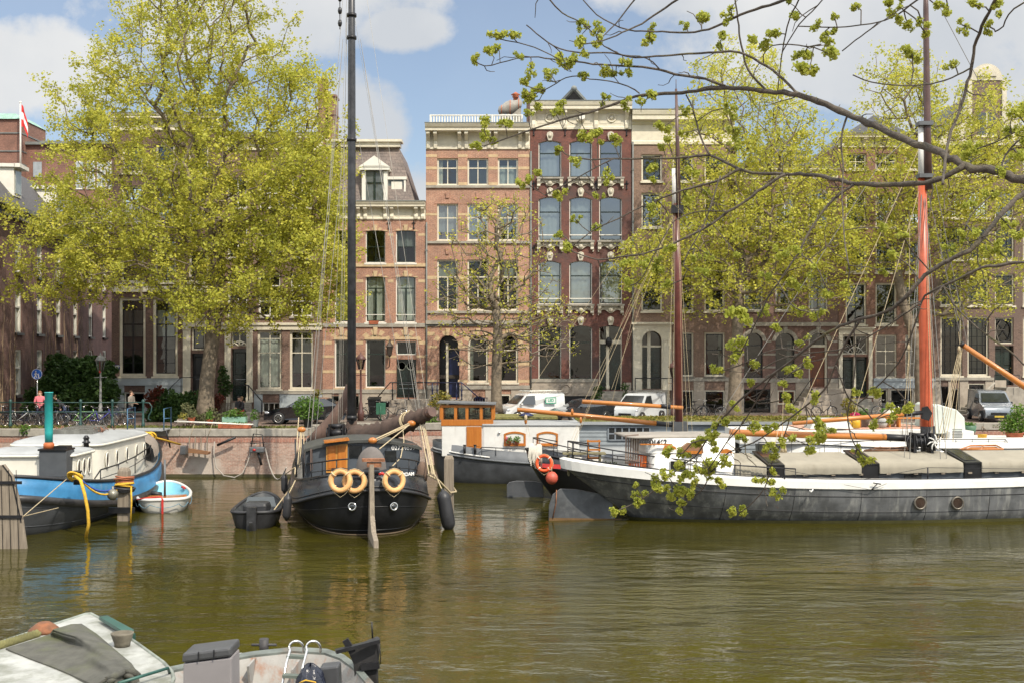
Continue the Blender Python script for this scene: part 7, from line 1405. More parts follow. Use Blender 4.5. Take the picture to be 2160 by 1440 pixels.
# ======== small boats
def small_boat(name,label,c,head,Lh,bm,h,m_hull,m_in,m_rim,rise=.2,extra=None,ns=4.,cat='rowing boat'):
 bb = Boat(name,label,cat,c,head);k = dict(ns=ns,nb=1.9,p=2,n=48)
 r0 = bb.ring(-Lh * .9,Lh * .75,bm * .6,-.2,0,0,**k);r1 = bb.ring(-Lh * .95,Lh * .9,bm * .85,.05,0,.05,**k);r2 = bb.ring(-Lh,Lh,bm,h,.05,rise,**k);ri = bb.ring(-Lh + .07,Lh - .09,bm - .07,h,.05,rise,**k);rb = bb.ring(-Lh * .88,Lh * .78,bm * .72,.10,0,.08,**k)
 m = MB();m.loft(rows([r0,r1,r2],3),0,True,True);bb.part(m,'hull',m_hull);m = MB();m.loft([ri,lerp_rings(ri,rb,.6),rb],0,True,False,True);bb.part(m,'inside',m_in);m = MB();m.tube(lerp_rings(r2,ri,.4),.06,8,closed=True);bb.part(m,'gunwale',m_rim);return bb
LB = mat('light blue paint',(.20,.47,.58),.5,var=.08,dirt=(.30,.42,.44),damt=.3)
bb = small_boat('rowing_boat','small white rowing boat, light blue inside, with orange thwarts',(-13.3,43.6),105,2.35,.98,.44,mat('scuffed white hull',(.58,.57,.52),.5,var=.1,dirt=(.22,.28,.32),dscale=2.2,damt=.36,stretch=(1,1,.6)),LB,BWHITE,.22)
for x in (-1.0,-.25): m = MB();m.prism([bb.L(x,-.8,.30),bb.L(x + .6,-.8,.30),bb.L(x + .6,.8,.30),bb.L(x,.8,.30)],(0,0,.05));bb.part(m,'thwart',VARN)
m = MB();m.prism([bb.L(-1.2,-.58,.18),bb.L(-.55,-.58,.18),bb.L(-.55,.58,.18),bb.L(-1.2,.58,.18)],(0,0,.04));bb.part(m,'floor_board',WEATH);m = MB();m.cyl(bb.L(-.1,0,.2),bb.L(-.1,0,1.75),.045,.04,10);bb.part(m,'short_mast',mat('grey steel',(0,0,0)))
m = MB();m.bar(bb.L(-2.42,.0,-.1),bb.L(-2.42,.0,.52),.055,.08);m.tube([bb.L(-2.42,0,.52),bb.L(-2.3,.05,.60),bb.L(-2.2,.6,.56),bb.L(-2.1,.9,.5)],.025,6);bb.part(m,'rudder',REDP)
m = MB();m.cyl(bb.L(.45,.15,.36),bb.L(.62,.62,.42),.09,n=10);tag(m.build('fender',RUBB,None),'small dark fender lying inside the light blue rowing boat','fender')
for y in (-.5,.5): m = MB();m.bar(bb.L(1.1,y * 1.4,.50),bb.L(1.4,y * 1.2,.53),.08,.06);bb.part(m,'rowlock',REDP)
m = MB();rs_ = bb.ring(-2.4,2.37,1.0,.22,.0,.15,ns=4.,nb=1.9,n=48)
for k in range(7): i = 14 + k * 4;p0,p1 = rs_[i % 48],rs_[(i + 4) % 48];m.tube(sag(p0 + (p0 - V((bb.c.x,bb.c.y,p0.z))).normalized() * .03 + V((0,0,.12)),p1 + (p1 - V((bb.c.x,bb.c.y,p1.z))).normalized() * .03 + V((0,0,.12)),.14,7),.014,4)
bb.part(m,'grab_rope',mat('blue grey rope',(.12,.22,.28),.8))
bb = small_boat('tender','small black motor tender tied left of the black barge',(-8.75,39.3),96,1.75,.82,.50,RUBB,mat('dark tender inside',(.05,.055,.058),.6,var=.3),RUBB,.30,cat='tender')
m = MB();m.bar(bb.L(-1.95,-.0,-.35),bb.L(-1.9,0,.75),.30,.22);m.bar(bb.L(-2.0,0,-.3),bb.L(-2.2,0,.3),.1,.1);bb.part(m,'rudder_box',mat('worn black steel',(.035,.035,.036),.4,.2,var=.4,dirt=(.14,.13,.12),damt=.25));m = MB();m.box(bb.c.x - .5,bb.c.y - .3,.3,bb.c.x + .35,bb.c.y + .45,.68);bb.part(m,'engine_cover',mat('black tarp',(.03,.031,.033),.5,var=.3,bump=.8,bscale=7),bevel=.12);m = MB();m.cyl(bb.L(-.8,-.6,.5),bb.L(1.0,-1.05,1.1),.022,n=6);bb.part(m,'boat_hook',ROPE)
m = MB();m.prism([bb.L(.5,-.55,.45),bb.L(.5,.55,.45),bb.L(.62,.45,.78),bb.L(.62,-.45,.78)],bb.M.to_3x3() @ V((.03,0,0)));bb.part(m,'windscreen',mat('smoked plastic',(.04,.05,.05),.1,spec=1))
# ======== mooring piles
def pile(label,px,y0,y1,w,D,cap=None):
 p = P(px,y0,D);t = thing('mooring_pile',label,'mooring pile',(p.x,p.y,0));m = MB();h = w / 2 * D / F;m.box(p.x - h,p.y - h,-1,p.x + h,p.y + h,p.z - .12);m.loft([[V((p.x + a * h,p.y + c * h,p.z - .12)) for a,c in ((-1,-1),(1,-1),(1,1),(-1,1))],[V((p.x + a * h * .7,p.y + c * h * .7,p.z)) for a,c in ((-1,-1),(1,-1),(1,1),(-1,1))]],0,True,False,True,sm=False);m.build('post',WEATH,t,bevel=.02);m = MB();m.box(p.x - h - .01,p.y - h - .01,-1,p.x + h + .01,p.y + h + .01,.14);m.build('algae',MOSS,t);return t,p,h
pile('squared grey timber pile right of the black barge',947,960,1095,20,40.0);t,p,h = pile('timber pile with rope turns and black collar beside the blue striped barge',262,985,1105,22,38.6)
m = MB()
for k in range(3): m.torus(V((p.x,p.y,1.15 + .05 * k)),.30 + .02 * k,.04,(.05 * k,0,1),20,6)
m.build('collar',RUBB,t);m = MB();m.box(p.x - .45,p.y - .25,.42,p.x + .42,p.y - .17,.62);m.build('iron_strap',IRON,t)
for i_,(mm,z) in enumerate(((ROPEY,1.50),(ROPEO,1.42),(ROPEY,1.34),(ROPEO,1.55))):
 m = MB()
 for k in range(3): m.torus(V((p.x + .02 * k,p.y - .02 * i_,z + .035 * k)),.25 + .02 * (k % 2) + .015 * i_,.03,(.15 * math.sin(k * 2 + i_),.1,1),20,6)
 tag(m.build('rope',mm,None),('upper yellow rope turns on the left mooring pile','lower rusty rope turns on the left mooring pile','lower yellow rope turns on the left mooring pile','topmost rusty rope turns on the left mooring pile')[i_],'rope')
ropeline('rope','blue rope from the barge stern bollard to the left mooring pile',sag(P(170,1010,36.6),V((p.x - .2,p.y - .1,1.3)),.25),.035,ROPEB);ropeline('rope','slack yellow rope from the barge stern bollard to the left mooring pile',sag(P(168,1007,36.6),V((p.x - .1,p.y - .2,1.25)),.35),.035,ROPEY);ropeline('rope','yellow rope hanging straight down the right side of the left mooring pile',[V((p.x + .3,p.y - .2,1.3)),V((p.x + .33,p.y - .25,.8)),V((p.x + .30,p.y - .25,.1))],.03,ROPEY)
ropeline('rope','pale mooring rope between black barge and the right timber pile',[P(902,1000,38.6),P(925,1012,38.8),P(950,1038,39.6),P(962,1036,39.9),P(957,1028,40.3)],.035,ROPE)
# ======== overhanging elm in the near right foreground: trunk outside the frame, limbs, twigs, seed clusters
LIMBS = [  # polyline in photo pixels, start width, end width, depth drift
([(2260,395),(2160,380),(2110,364),(2040,350),(1975,320),(1900,290),(1800,245),(1700,205),(1620,193),(1520,185),(1440,196),(1385,199),(1340,204),(1290,222),(1240,238),(1180,254),(1120,274),(1070,292),(1020,309)],30,3,0),
([(1530,183),(1488,167),(1424,157),(1391,147),(1355,142),(1299,139),(1252,136),(1213,130),(1180,128),(1136,121),(1099,122),(1055,133),(1022,140),(1003,130)],9,2,.3),
([(1180,127),(1163,117),(1127,100),(1091,90)],3,2,.2),([(1391,147),(1377,131),(1349,119),(1313,117),(1274,97),(1258,78)],4,2,-.3),
([(1349,198),(1324,182),(1286,172),(1244,167),(1222,161),(1194,164),(1174,176),(1149,190)],4,2,.3),
([(1720,-40),(1654,0),(1580,25),(1536,44),(1508,58),(1466,67),(1424,69),(1397,67),(1327,64),(1291,50),(1258,31),(1230,0)],10,3,0),
([(1470,-30),(1430,0),(1391,25),(1355,50),(1313,69),(1272,86),(1230,94)],7,3,-.4),([(1360,-30),(1338,0),(1299,50),(1258,89)],5,3,-.3),([(1140,-30),(1160,0),(1186,28),(1224,47),(1249,69)],5,3,0),
([(1685,201),(1652,167),(1616,139),(1560,111),(1508,111),(1452,114),(1397,118),(1340,122),(1290,112),(1230,112),(1180,103),(1144,81),(1111,53)],8,3,-.2),
([(1618,193),(1577,147),(1568,111),(1560,78),(1558,55),(1549,-20)],7,4,.2),([(1700,-30),(1685,0),(1665,42),(1654,89),(1646,139),(1640,194)],5,3,.0),
([(2110,-40),(2099,0),(2060,83),(2049,144),(2027,222),(1999,305),(1988,390)],10,7,-.5),([(2240,-20),(2160,6),(2127,31),(2116,56),(2099,67)],7,3,0),([(1750,-20),(1735,0),(1713,25),(1685,53),(1650,110)],3,2,.2),
([(1990,-40),(1935,0),(1893,31),(1854,47),(1816,53),(1766,58),(1685,56)],6,2,.3),([(1854,47),(1838,61),(1804,86),(1777,108)],3,2,.1),
([(1732,94),(1704,99),(1666,94),(1629,97),(1610,117),(1612,140)],4,3,.1),([(1743,111),(1716,100),(1690,97)],2,2,0),
([(1788,241),(1777,275),(1775,319),(1779,356),(1776,400),(1781,499),(1790,560)],6,2,-.3),([(2049,144),(2032,153),(1977,175),(1907,181),(1838,174),(1799,158)],5,3,-.2),
([(2036,350),(1991,375),(1929,389),(1810,388),(1768,381),(1713,369),(1657,367),(1588,364),(1558,356),(1530,342),(1497,328),(1438,333),(1383,335),(1294,335),(1247,337),(1202,330),(1186,320)],17,3,.2),
([(1294,335),(1258,353),(1208,381),(1150,412)],4,2,.2),([(1497,328),(1477,289),(1469,258),(1458,222),(1447,200)],6,4,0),([(1469,258),(1500,235),(1537,229)],3,2,.1),
([(1558,357),(1508,383),(1441,402),(1386,422),(1338,444),(1302,463),(1258,482),(1208,519)],8,2,.3),([(1657,367),(1636,380),(1608,397),(1574,424),(1536,447),(1502,472),(1469,491),(1427,511),(1386,527),(1344,538),(1308,541),(1261,548),(1205,530)],10,3,.3),
([(1519,372),(1497,441),(1480,483),(1455,527),(1441,560),(1462,575)],5,2,.2),([(1536,447),(1497,445),(1461,449),(1427,463),(1411,483),(1380,536),(1352,590),(1330,602)],4,2,.3),
([(1800,389),(1748,431),(1708,488),(1684,534),(1642,596),(1621,627),(1600,670),(1565,740)],8,3,.2),([(1684,534),(1720,560),(1745,610)],3,2,.1),([(1642,596),(1668,640),(1690,655),(1722,660)],3,2,.1),
([(2270,360),(2160,409),(2111,454),(2055,520),(1990,555),(1951,582),(1920,617),(1882,652),(1830,669),(1788,683),(1746,702),(1691,742),(1628,790),(1573,832),(1526,879),(1510,904),(1491,927),(1468,960),(1443,978),(1399,1015),(1357,1050),(1300,1077)],17,2,0),
([(2270,545),(2160,552),(2114,560),(2069,565),(2038,582),(1990,603),(1951,624),(1941,648),(1927,693),(1896,764),(1850,815),(1810,850)],12,2,.2),([(1941,640),(1900,668),(1850,700),(1780,735),(1700,745),(1640,760),(1590,790)],5,2,.3),
([(1816,673),(1799,700),(1782,728),(1763,769),(1754,792),(1738,822),(1699,856),(1666,881),(1635,903),(1589,932),(1540,952),(1515,975),(1494,1008),(1482,1031),(1445,1060)],7,2,.2),
([(1640,782),(1623,800),(1593,849),(1566,893),(1533,932),(1503,976),(1492,990)],5,2,.1),([(1806,678),(1802,700),(1804,767),(1796,833),(1788,872),(1795,920),(1808,944)],3,2,-.2),([(1763,769),(1790,839),(1818,858),(1842,885)],3,2,.1),
([(1666,881),(1650,930),(1627,978),(1613,1028),(1577,1069),(1558,1080)],3,2,.1),([(1613,1028),(1632,1042)],2,2,0),([(1573,832),(1600,850),(1640,845),(1660,838)],3,2,.1),([(1691,742),(1650,735),(1610,745),(1560,770),(1515,782)],4,2,.1),([(2055,520),(2035,500),(2040,470),(2060,440),(2095,410)],4,2,.1),([(1990,603),(2010,640),(2060,690),(2130,740),(2170,780)],4,2,-.1),
([(2111,454),(2130,480),(2150,500)],4,2,0),([(2110,364),(2120,330),(2145,300),(2180,280)],6,4,-.1),([(2200,260),(2150,275),(2100,300),(2057,316)],5,3,.1),([(1491,927),(1460,932),(1440,955),(1410,955)],3,2,.1),([(1628,790),(1650,800),(1670,785),(1705,770)],3,2,0)]
CL = "1007,125,11 1044,80,12 1030,104,11 1049,101,11 1077,76,14 1098,118,9 1119,147,12 1160,157,13 1194,122,16 1208,133,13 1220,50,11 1247,57,14 1224,100,17 1260,83,12 1227,156,10 1283,146,14 1299,155,9 1327,131,12 1323,156,10 1369,78,14 1374,61,10 1447,51,9 1481,40,16 1538,28,13 1520,85,14 1109,181,12 1134,185,14 1111,204,12 1127,214,14 1188,224,13 1274,204,10 1320,218,11 1365,204,16 1020,253,13 1066,265,14 1029,286,16 1008,308,12 1169,235,8 1113,239,9 1238,283,17 1260,288,13 1302,294,13 1177,317,10 1213,342,12 1140,365,12 1108,385,13 1281,368,12 1372,364,15 1402,267,14 1412,296,9 1397,307,9 1442,280,9 1463,358,12 1447,235,10 1537,229,14 1548,280,13 1552,308,11 1666,3,9 1674,33,11 1760,36,9 1803,11,10 1724,61,11 1749,78,14 1760,66,9 1638,72,14 1602,92,16 1757,114,17 1699,122,17 1706,148,21 1871,6,12 1902,4,12 1882,29,11 1895,46,11 1918,53,12 1947,51,12 1954,73,10 1979,15,12 2002,29,12 2029,53,12 2057,12,13 2100,18,14 2089,58,12 1924,114,17 2010,133,12 2146,230,18 2129,275,14 2155,290,14 2057,314,17 2146,325,15 2115,361,11 1448,414,11 1491,405,9 1462,542,9 1495,537,9 1555,539,9 1479,572,10 1642,528,13 1677,525,11 1618,587,11 1668,600,14 1712,570,12 1687,653,12 1722,659,13 1741,622,11 1613,660,10 1561,671,22 1639,692,11 1554,745,20 1684,723,11 1512,780,12 1590,770,9 1583,806,9 1705,768,11 1670,784,16 1651,806,9 1722,832,13 1788,600,10 1889,540,14 1861,572,9 1903,497,10 1861,481,9 1996,527,14 2024,495,12 2052,490,12 2080,527,12 2104,523,13 2048,433,11 2090,405,12 2125,471,13 2149,492,12 1807,822,10 1846,824,12 1921,856,14 1875,862,11 1884,876,12 1842,890,11 1721,880,10 1665,860,14 1593,769,9 1657,836,11 1585,899,12 1732,914,18 1732,900,12 1752,907,9 1627,900,12 1660,926,13 1707,939,15 1620,936,9 1620,946,9 1635,964,12 1811,944,7 1813,964,11 1836,974,13 1632,994,9 1606,1008,11 1628,1014,10 1635,1043,12 1549,853,10 1519,890,14 1501,918,12 1468,933,16 1502,939,13 1406,953,12 1443,956,11 1566,926,10 1434,977,12 1482,985,16 1494,994,14 1530,971,13 1404,1003,12 1383,1013,16 1390,1027,12 1452,1005,15 1430,1031,16 1445,1041,13 1466,1022,10 1519,1018,12 1341,1026,7 1343,1041,13 1348,1057,11 1297,1078,10 1315,1074,8 1438,1064,13 1557,1080,14 1179,408,13 1261,416,9 1213,462,8 1180,494,9 1258,476,10 1374,438,12 1197,524,13 1319,560,13 1399,563,12 1413,524,12 1327,599,12 1411,602,10 1391,547,9 1358,558,10"
def near_elm():
 t = thing('overhanging_elm','near elm with dark mossy branches and green seed clusters, reaching in from the right','tree',(6.2,7.6,ST - .02))
 NB = mat('dark mossy bark',(.075,.062,.048),.9,var=.4,scale=8,bump=.9,bscale=40,dirt=(.13,.12,.025),dscale=3.5,damt=.36)
 m = MB();base = V((6.2,7.6,ST));m.tube([base - V((0,0,.3)),base + V((0,0,.5)),base + V((-.1,0,2.5)),base + V((0,-.1,4.5)),base + V((.1,0,8))],[.55,.42,.36,.30,.18],16);m.build('trunk',NB,t)
 dep = lambda px,py: 7.0 + 1.9 * (2160 - px) / 1160 + .35 * math.sin(py / 140.) + .25 * math.sin(px / 190.)
 allp = [];sr = random.Random(2);tw = MB()
 for k,(pl,w0,w1,dr) in enumerate(LIMBS):
  pts = [];ws = [];n = len(pl);sp = []
  for i in range(n - 1):
   p0,p1,p2,p3 = (np.array(pl[max(i - 1,0)],float),np.array(pl[i],float),np.array(pl[i + 1],float),np.array(pl[min(i + 2,n - 1)],float));L_ = np.linalg.norm(p2 - p1);q = max(2,int(L_ / 14))
   for j in range(q): u = j / q;c = .5 * ((2 * p1) + (-p0 + p2) * u + (2 * p0 - 5 * p1 + 4 * p2 - p3) * u * u + (-p0 + 3 * p1 - 3 * p2 + p3) * u ** 3);sp.append(c)
  sp.append(np.array(pl[-1],float));N_ = len(sp)
  for i,c in enumerate(sp):
   u = i / (N_ - 1);D = dep(*c) + dr * u * u;w = .80 * (w0 + (w1 - w0) * u ** .75);j = min(2.0,w * .12)
   p = P(c[0] + sr.gauss(0,j),c[1] + sr.gauss(0,j),D);pts.append(p);ws.append(max(.0045,w * .5 * D / F * (1 + .10 * sr.gauss(0,1) * (w > 6))));allp.append((c[0],c[1],D))
  if pl[0][0] > 2200: pts.insert(0,V((5.98,7.55,pts[0].z - .4)));ws.insert(0,ws[0] * 1.3)
  m = MB();m.tube(pts,ws,8 if w0 > 5 else 5);m.build('branch',NB,t)
 cl = [tuple(float(q) for q in s.split(',')) for s in CL.split()];cl.sort(key=lambda c: -c[2]);A = np.array(allp)
 SEED = leafmat('elm seed clusters',(.35,.385,.05),(.46,.47,.085),(.26,.30,.042),.48);rn = np.random.default_rng(4)
 def cluster_mesh(r,s):
  rn_ = np.random.default_rng(s);n = 230;nb = 4;ctr = rn_.normal(size=(nb,3)) * r * .5;ctr[:,0] *= 1.3
  d = rn_.normal(size=(n,3));d /= np.linalg.norm(d,axis=1)[:,None];c = ctr[rn_.integers(0,nb,n)] + d * (r * .74 * rn_.uniform(.35,1.08,n))[:,None]
  # round papery discs, six sided
  a = np.cross(d,rn_.normal(size=(n,3)));a /= np.linalg.norm(a,axis=1)[:,None];nn = d * .5 + rn_.normal(size=(n,3)) * .5;b_ = np.cross(nn,a);b_ /= np.linalg.norm(b_,axis=1)[:,None];a = np.cross(b_,nn);a /= np.linalg.norm(a,axis=1)[:,None];s_ = (r * rn_.uniform(.12,.25,n))[:,None]
  vs = np.stack([c + (a * math.cos(q) * 1.25 + b_ * math.sin(q)) * s_ for q in np.arange(6) * math.pi / 3],1).reshape(-1,3);return vs,np.arange(n * 6).reshape(-1,6)
 proto = [npmesh('seed_cluster',*cluster_mesh(.045,100 + k),SEED,None,6) for k in range(8)];pm = [p.data for p in proto]
 for p in proto: bpy.data.objects.remove(p)
 restv = [];restq = [];off = 0
 for i,(px,py,r) in enumerate(cl):
  d2 = (A[:,0] - px) ** 2 + (A[:,1] - py) ** 2;j = int(np.argmin(d2));dist = math.sqrt(d2[j]);D = A[j,2] + rn.normal() * .06;c = P(px,py,D)
  if dist > 5: q0 = P(A[j,0],A[j,1],A[j,2]);mid = q0.lerp(c,.5) + V((rn.normal() * .015,0,rn.normal() * .015 + .01));tw.tube([q0,mid,c],.0045,4,cap=False)
  s = r * .9 * D / F / .045
  if i < 100:
   o = bpy.data.objects.new('seed_cluster',pm[i % 8]);sc.collection.objects.link(o);o.parent = t;o.location = c - V(t.location);o.scale = (s,s,s * .92);o.rotation_euler = (rn.normal() * .5,rn.normal() * .5,rn.random() * 6.28)
  else:
   v,q = cluster_mesh(.045 * s,400 + i);restv.append(v + np.array(c - V(t.location)));restq.append(q + off);off += len(v)
 o = npmesh('seed_clusters',np.concatenate(restv),np.concatenate(restq),SEED,t,6);o['kind'] = 'stuff'
 for i in range(150):   # bare side twigs
  j = rn.integers(0,len(A));q0 = P(*A[j]);a = rn.normal(size=3) * np.array([1,.6,.9]);a /= np.linalg.norm(a);L_ = rn.uniform(.08,.30);p = [q0];dd = V(tuple(a))
  for k in range(4): dd = (dd + V(tuple(rn.normal(size=3) * .35))).normalized();p.append(p[-1] + dd * L_ / 4)
  tw.tube(p,[.0042,.004,.0036,.003,.0025],4,cap=False)
 tw.build('twigs',NB,t,fix=False)['kind'] = 'stuff'
near_elm()

# ======== two boats moored at the near quay, lower left
def near_boats():
 FW = mat('flaking white roof paint',(.35,.355,.33),.75,var=.14,scale=2.5,bump=.35,bscale=20,dirt=(.17,.175,.14),dscale=1.5,damt=.5,stretch=(1,1,1))
 t = thing('moored_barge','barge with a flaking white cabin roof, lower left corner','barge',tuple(Pz(120,1400,0)));zr = 1.45
 pl = [Pz(x,y,zr) for x,y in ((-90,1393),(90,1332),(180,1302),(192,1301),(207,1309),(252,1338),(300,1372),(345,1405),(362,1424),(366,1440),(330,1560),(-260,1560))]
 m = MB();m.prism(pl,(0,0,.06));ro = m.build('cabin_roof',FW,t,bevel=.02);m = MB();m.tube([p + V((0,0,.055)) for p in pl],.03,6,closed=True);m.build('roof_rim',mat('grey green rim',(.20,.22,.19),.7,var=.3),ro)
 ctr = sum(pl,V((0,0,0))) / len(pl);m = MB();m.prism([V((p.x * .96 + ctr.x * .04,p.y * .96 + ctr.y * .04,.5)) for p in pl],(0,0,zr - .501));m.build('cabin',mat('green cabin paint',(.03,.09,.075),.5,var=.3),t)
 hp = [V((p.x * 1.06 - ctr.x * .06,p.y * 1.06 - ctr.y * .06 - .35,-.4)) for p in pl];m = MB();m.prism(hp,(0,0,.95));m.build('hull',HGREY2,t)
 GP = mat('bottle green paint',(.018,.075,.060),.4,var=.3,dirt=(.16,.15,.11),damt=.28)
 m = MB();m.tube([Pz(250,1440,zr + .18),Pz(354,1408,zr + .18),Pz(360,1424,zr)],.022,8);m.build('handrail',GP,t)
 a,b_,c,d = (Pz(x,y,zr + .12) for x,y in ((209,1306),(226,1303),(283,1334),(268,1342)));m = MB();m.prism([a,b_,c,d],(0,0,.05));m.prism([c,d,d + V((0,0,-.4)),c + V((0,0,-.4))],(.03,-.03,0));tag(m.build('green_board',GP,None),'green painted board along the right edge of the flaking white roof','board')
 # grey carpet folded over itself
 g = [[(12,1366),(70,1348),(105,1336),(112,1326),(150,1315),(172,1314)],[(60,1386),(120,1362),(140,1352),(165,1340),(185,1334),(205,1336)],[(120,1408),(160,1388),(185,1376),(205,1366),(225,1360),(240,1366)],[(170,1430),(205,1413),(225,1401),(245,1393),(265,1390),(278,1398)],[(200,1444),(225,1428),(245,1418),(262,1411),(280,1410),(292,1420)]]
 hz = [[.02,.05,.03,.16,.18,.05],[.02,.05,.04,.22,.18,.05],[.02,.06,.12,.20,.17,.07],[.03,.08,.18,.17,.16,.09],[.05,.14,.20,.16,.18,.10]]
 fine = [];N_ = 10
 def bil(A_,i,j,u,v):
  f = lambda k: np.array(A_[i][j]) * (1 - u) * (1 - v) + np.array(A_[i + 1][j]) * u * (1 - v) + np.array(A_[i][j + 1]) * (1 - u) * v + np.array(A_[i + 1][j + 1]) * u * v
  return f(0)
 sm = lambda q: q * q * (3 - 2 * q);rows_ = []
 for I in range(4 * 8 + 1):
  i = min(3,I // 8);u = I / 8 - i;r = []
  for J in range(5 * 8 + 1):
   j = min(4,J // 8);v = J / 8 - j;p = bil(g,i,j,u,v);h = float(bil([[float(q) for q in rw] for rw in hz],i,j,sm(u),sm(v)));r.append(Pz(p[0],p[1],zr + .062 + h + .012 * mnoise.noise(V((I * .22,J * .22,3.)))))
  rows_.append(r)
 CAR = mat('grey felt carpet',(.085,.083,.068),.95,var=.22,scale=5,bump=.7,bscale=60,dirt=(.085,.095,.035),dscale=1.2,damt=.45);m = MB();m.loft(rows_,0,False);m.loft([[p - V((0,0,.035)) for p in r] for r in rows_],0,False)
 edge = [r[0] for r in rows_] + rows_[-1][1:] + [r[-1] for r in rows_[::-1]][1:] + rows_[0][::-1][1:-1];m.loft([edge,[p - V((0,0,.035)) for p in edge]],0,True,sm=False)
 l = rows_[-1];m.tube([p - V((0,0,.03)) for p in l[8:]],.045,8);l2 = [p - V((.02,.04,.075)) for p in l[12:-2]];m.tube(l2,.03,8);m.loft([[p - V((0,0,.05)) for p in l[6:]],[V((p.x + .03,p.y - .03,zr + .07)) for p in l[6:]]],0,False)
 tag(m.build('folded_carpet',CAR,None),'grey felt carpet folded in two on the flaking white roof','carpet')
 c = Pz(93,1332,zr + .06);m = MB();m.lathe([(.22,.0),(.235,.03),(.22,.05),(.15,.11),(.09,.15),(.05,.155)],c,20);tag(m.build('rusty_lid',mat('rusty orange iron',(.19,.072,.03),.8,var=.35,scale=9,bump=.5,dirt=(.10,.055,.03),damt=.4),None),'rusty orange dished lid at the back of the flaking white roof','lid')
 c = Pz(258,1362,zr + .06);m = MB();m.lathe([(.11,0),(.115,.05),(.13,.09),(.16,.18),(.165,.2),(.15,.2),(.14,.16),(.02,.15)],c,20);tag(m.build('bowl',mat('weathered bowl',(.13,.115,.085),.9,var=.3,bump=.6),None),'weathered stone coloured bowl on the flaking white roof near the green board','bowl')
 m = MB();pr = [Pz(x,y,zr + .07) for x,y in ((-30,1374),(20,1357),(50,1347),(78,1340))]
 for k in range(3): m.tube([pr[0].lerp(pr[3],i / 40) + V((.035 * math.cos(i * .9 + k * 2.1),.035 * math.sin(i * .9 + k * 2.1),.03 + .03 * math.sin(i * .9 + k * 2.1))) for i in range(41)],.038,6)
 tag(m.build('rope',mat('mossy rope',(.15,.14,.05),.95,var=.3,bump=.6),None),'thick mossy rope along the back edge of the flaking white roof','rope')
 # rusty open boat
 t = thing('steel_boat','open rusty steel boat with cream inside and a steel ladder, bottom edge','boat',tuple(Pz(560,1420,0)));zr = 1.25
 RW = mat('rust streaked cream paint',(.25,.24,.22),.7,var=.15,scale=2,bump=.3,dirt=(.22,.085,.03),dscale=2.4,damt=.40,stretch=(1.5,1.5,.7))
 rim = [Pz(x,y,zr) for x,y in ((330,1424),(358,1409),(430,1394),(535,1376),(620,1367),(690,1371),(725,1383),(755,1405),(790,1445),(800,1500))]
 rb = [p.lerp(V((Pz(570,1500,zr).x,Pz(570,1500,zr).y,zr)),.06) - V((0,0,.02)) for p in rim];low = [p.lerp(V((Pz(570,1520,zr).x,Pz(570,1520,zr).y,zr)),.22) - V((0,0,.75)) for p in rim];outl = [V((p.x,p.y + .05,-.3)) for p in rim]
 m = MB();m.loft([outl,rim],0,False);m.build('hull',mat('rusty black hull',(.035,.035,.036),.6,var=.4,dirt=(.14,.06,.03),damt=.35),t);m = MB();m.loft([rb,low],0,False);m.build('inner_bulwark',RW,t)
 m = MB();m.loft([[p + V((0,0,.03)) for p in rim],[p + V((0,0,.035)) for p in rb],rb],0,False,sm=False);m.loft([[p + V((0,0,.03)) for p in rim],[p - V((0,-.02,.06)) for p in rim]],0,False,sm=False);m.build('rail_cap',mat('green grey rail',(.12,.135,.12),.6,var=.3,dirt=(.20,.09,.04),damt=.36),t)
 dk = [V((p.x,p.y,.5)) for p in low];m = MB();m.add(dk + [V((Pz(800,1600,.5).x,11.8,.5)),V((Pz(330,1600,.5).x,11.8,.5))],[tuple(range(len(dk) + 2))]);m.build('deck',DECKG,t)
 for x,w in ((430,.02),(640,.02)):
  pass
 m = MB();kn = rb[4].lerp(rb[5],.3);m.prism([kn,kn + V((.0,-.9,0)),kn + V((0,-.9,-.75)),kn + V((0,-.2,-.75))],(.03,0,0));m.build('knee_plate',RW,t);m = MB();kn = rb[3];m.prism([kn,kn + V((.0,-.5,0)),kn + V((0,-.35,-.4)),kn + V((0,-.45,-.75)),kn + V((0,-.1,-.75))],(.03,0,0));m.build('knee_plate',RW,t)
 # rudder head
 m = MB();q = [Pz(x,y,zz) for x,y,zz in ((728,1362,1.55),(798,1343,1.75))];D = q[1].y;pp = [P(x,y,D) for x,y in ((733,1372),(762,1358),(794,1344),(800,1348),(801,1372),(796,1405),(797,1470),(752,1470),(745,1400))];m.prism(pp,(0,.12,0));ru = m.build('rudder_head',mat('chipped black paint',(.022,.021,.021),.5,var=.4,dirt=(.22,.085,.055),dscale=3,damt=.26),t,bevel=.02);m = MB();m.cyl(P(786,1345,D + .05),P(784,1311,D + .05),.012,n=6);m.bar(P(762,1406,D - .04),P(800,1401,D - .04),.08,.09);m.bar(P(728,1348,D - .2),P(745,1375,D - .2),.05,.09);m.bar(P(708,1373,D - .3),P(800,1350,D - .1),.10,.05);m.tube([P(798,1350,D - .05),P(803,1380,D - .05),P(802,1400,D - .05)],.008,4);m.build('rudder_fitting',IRON,ru)
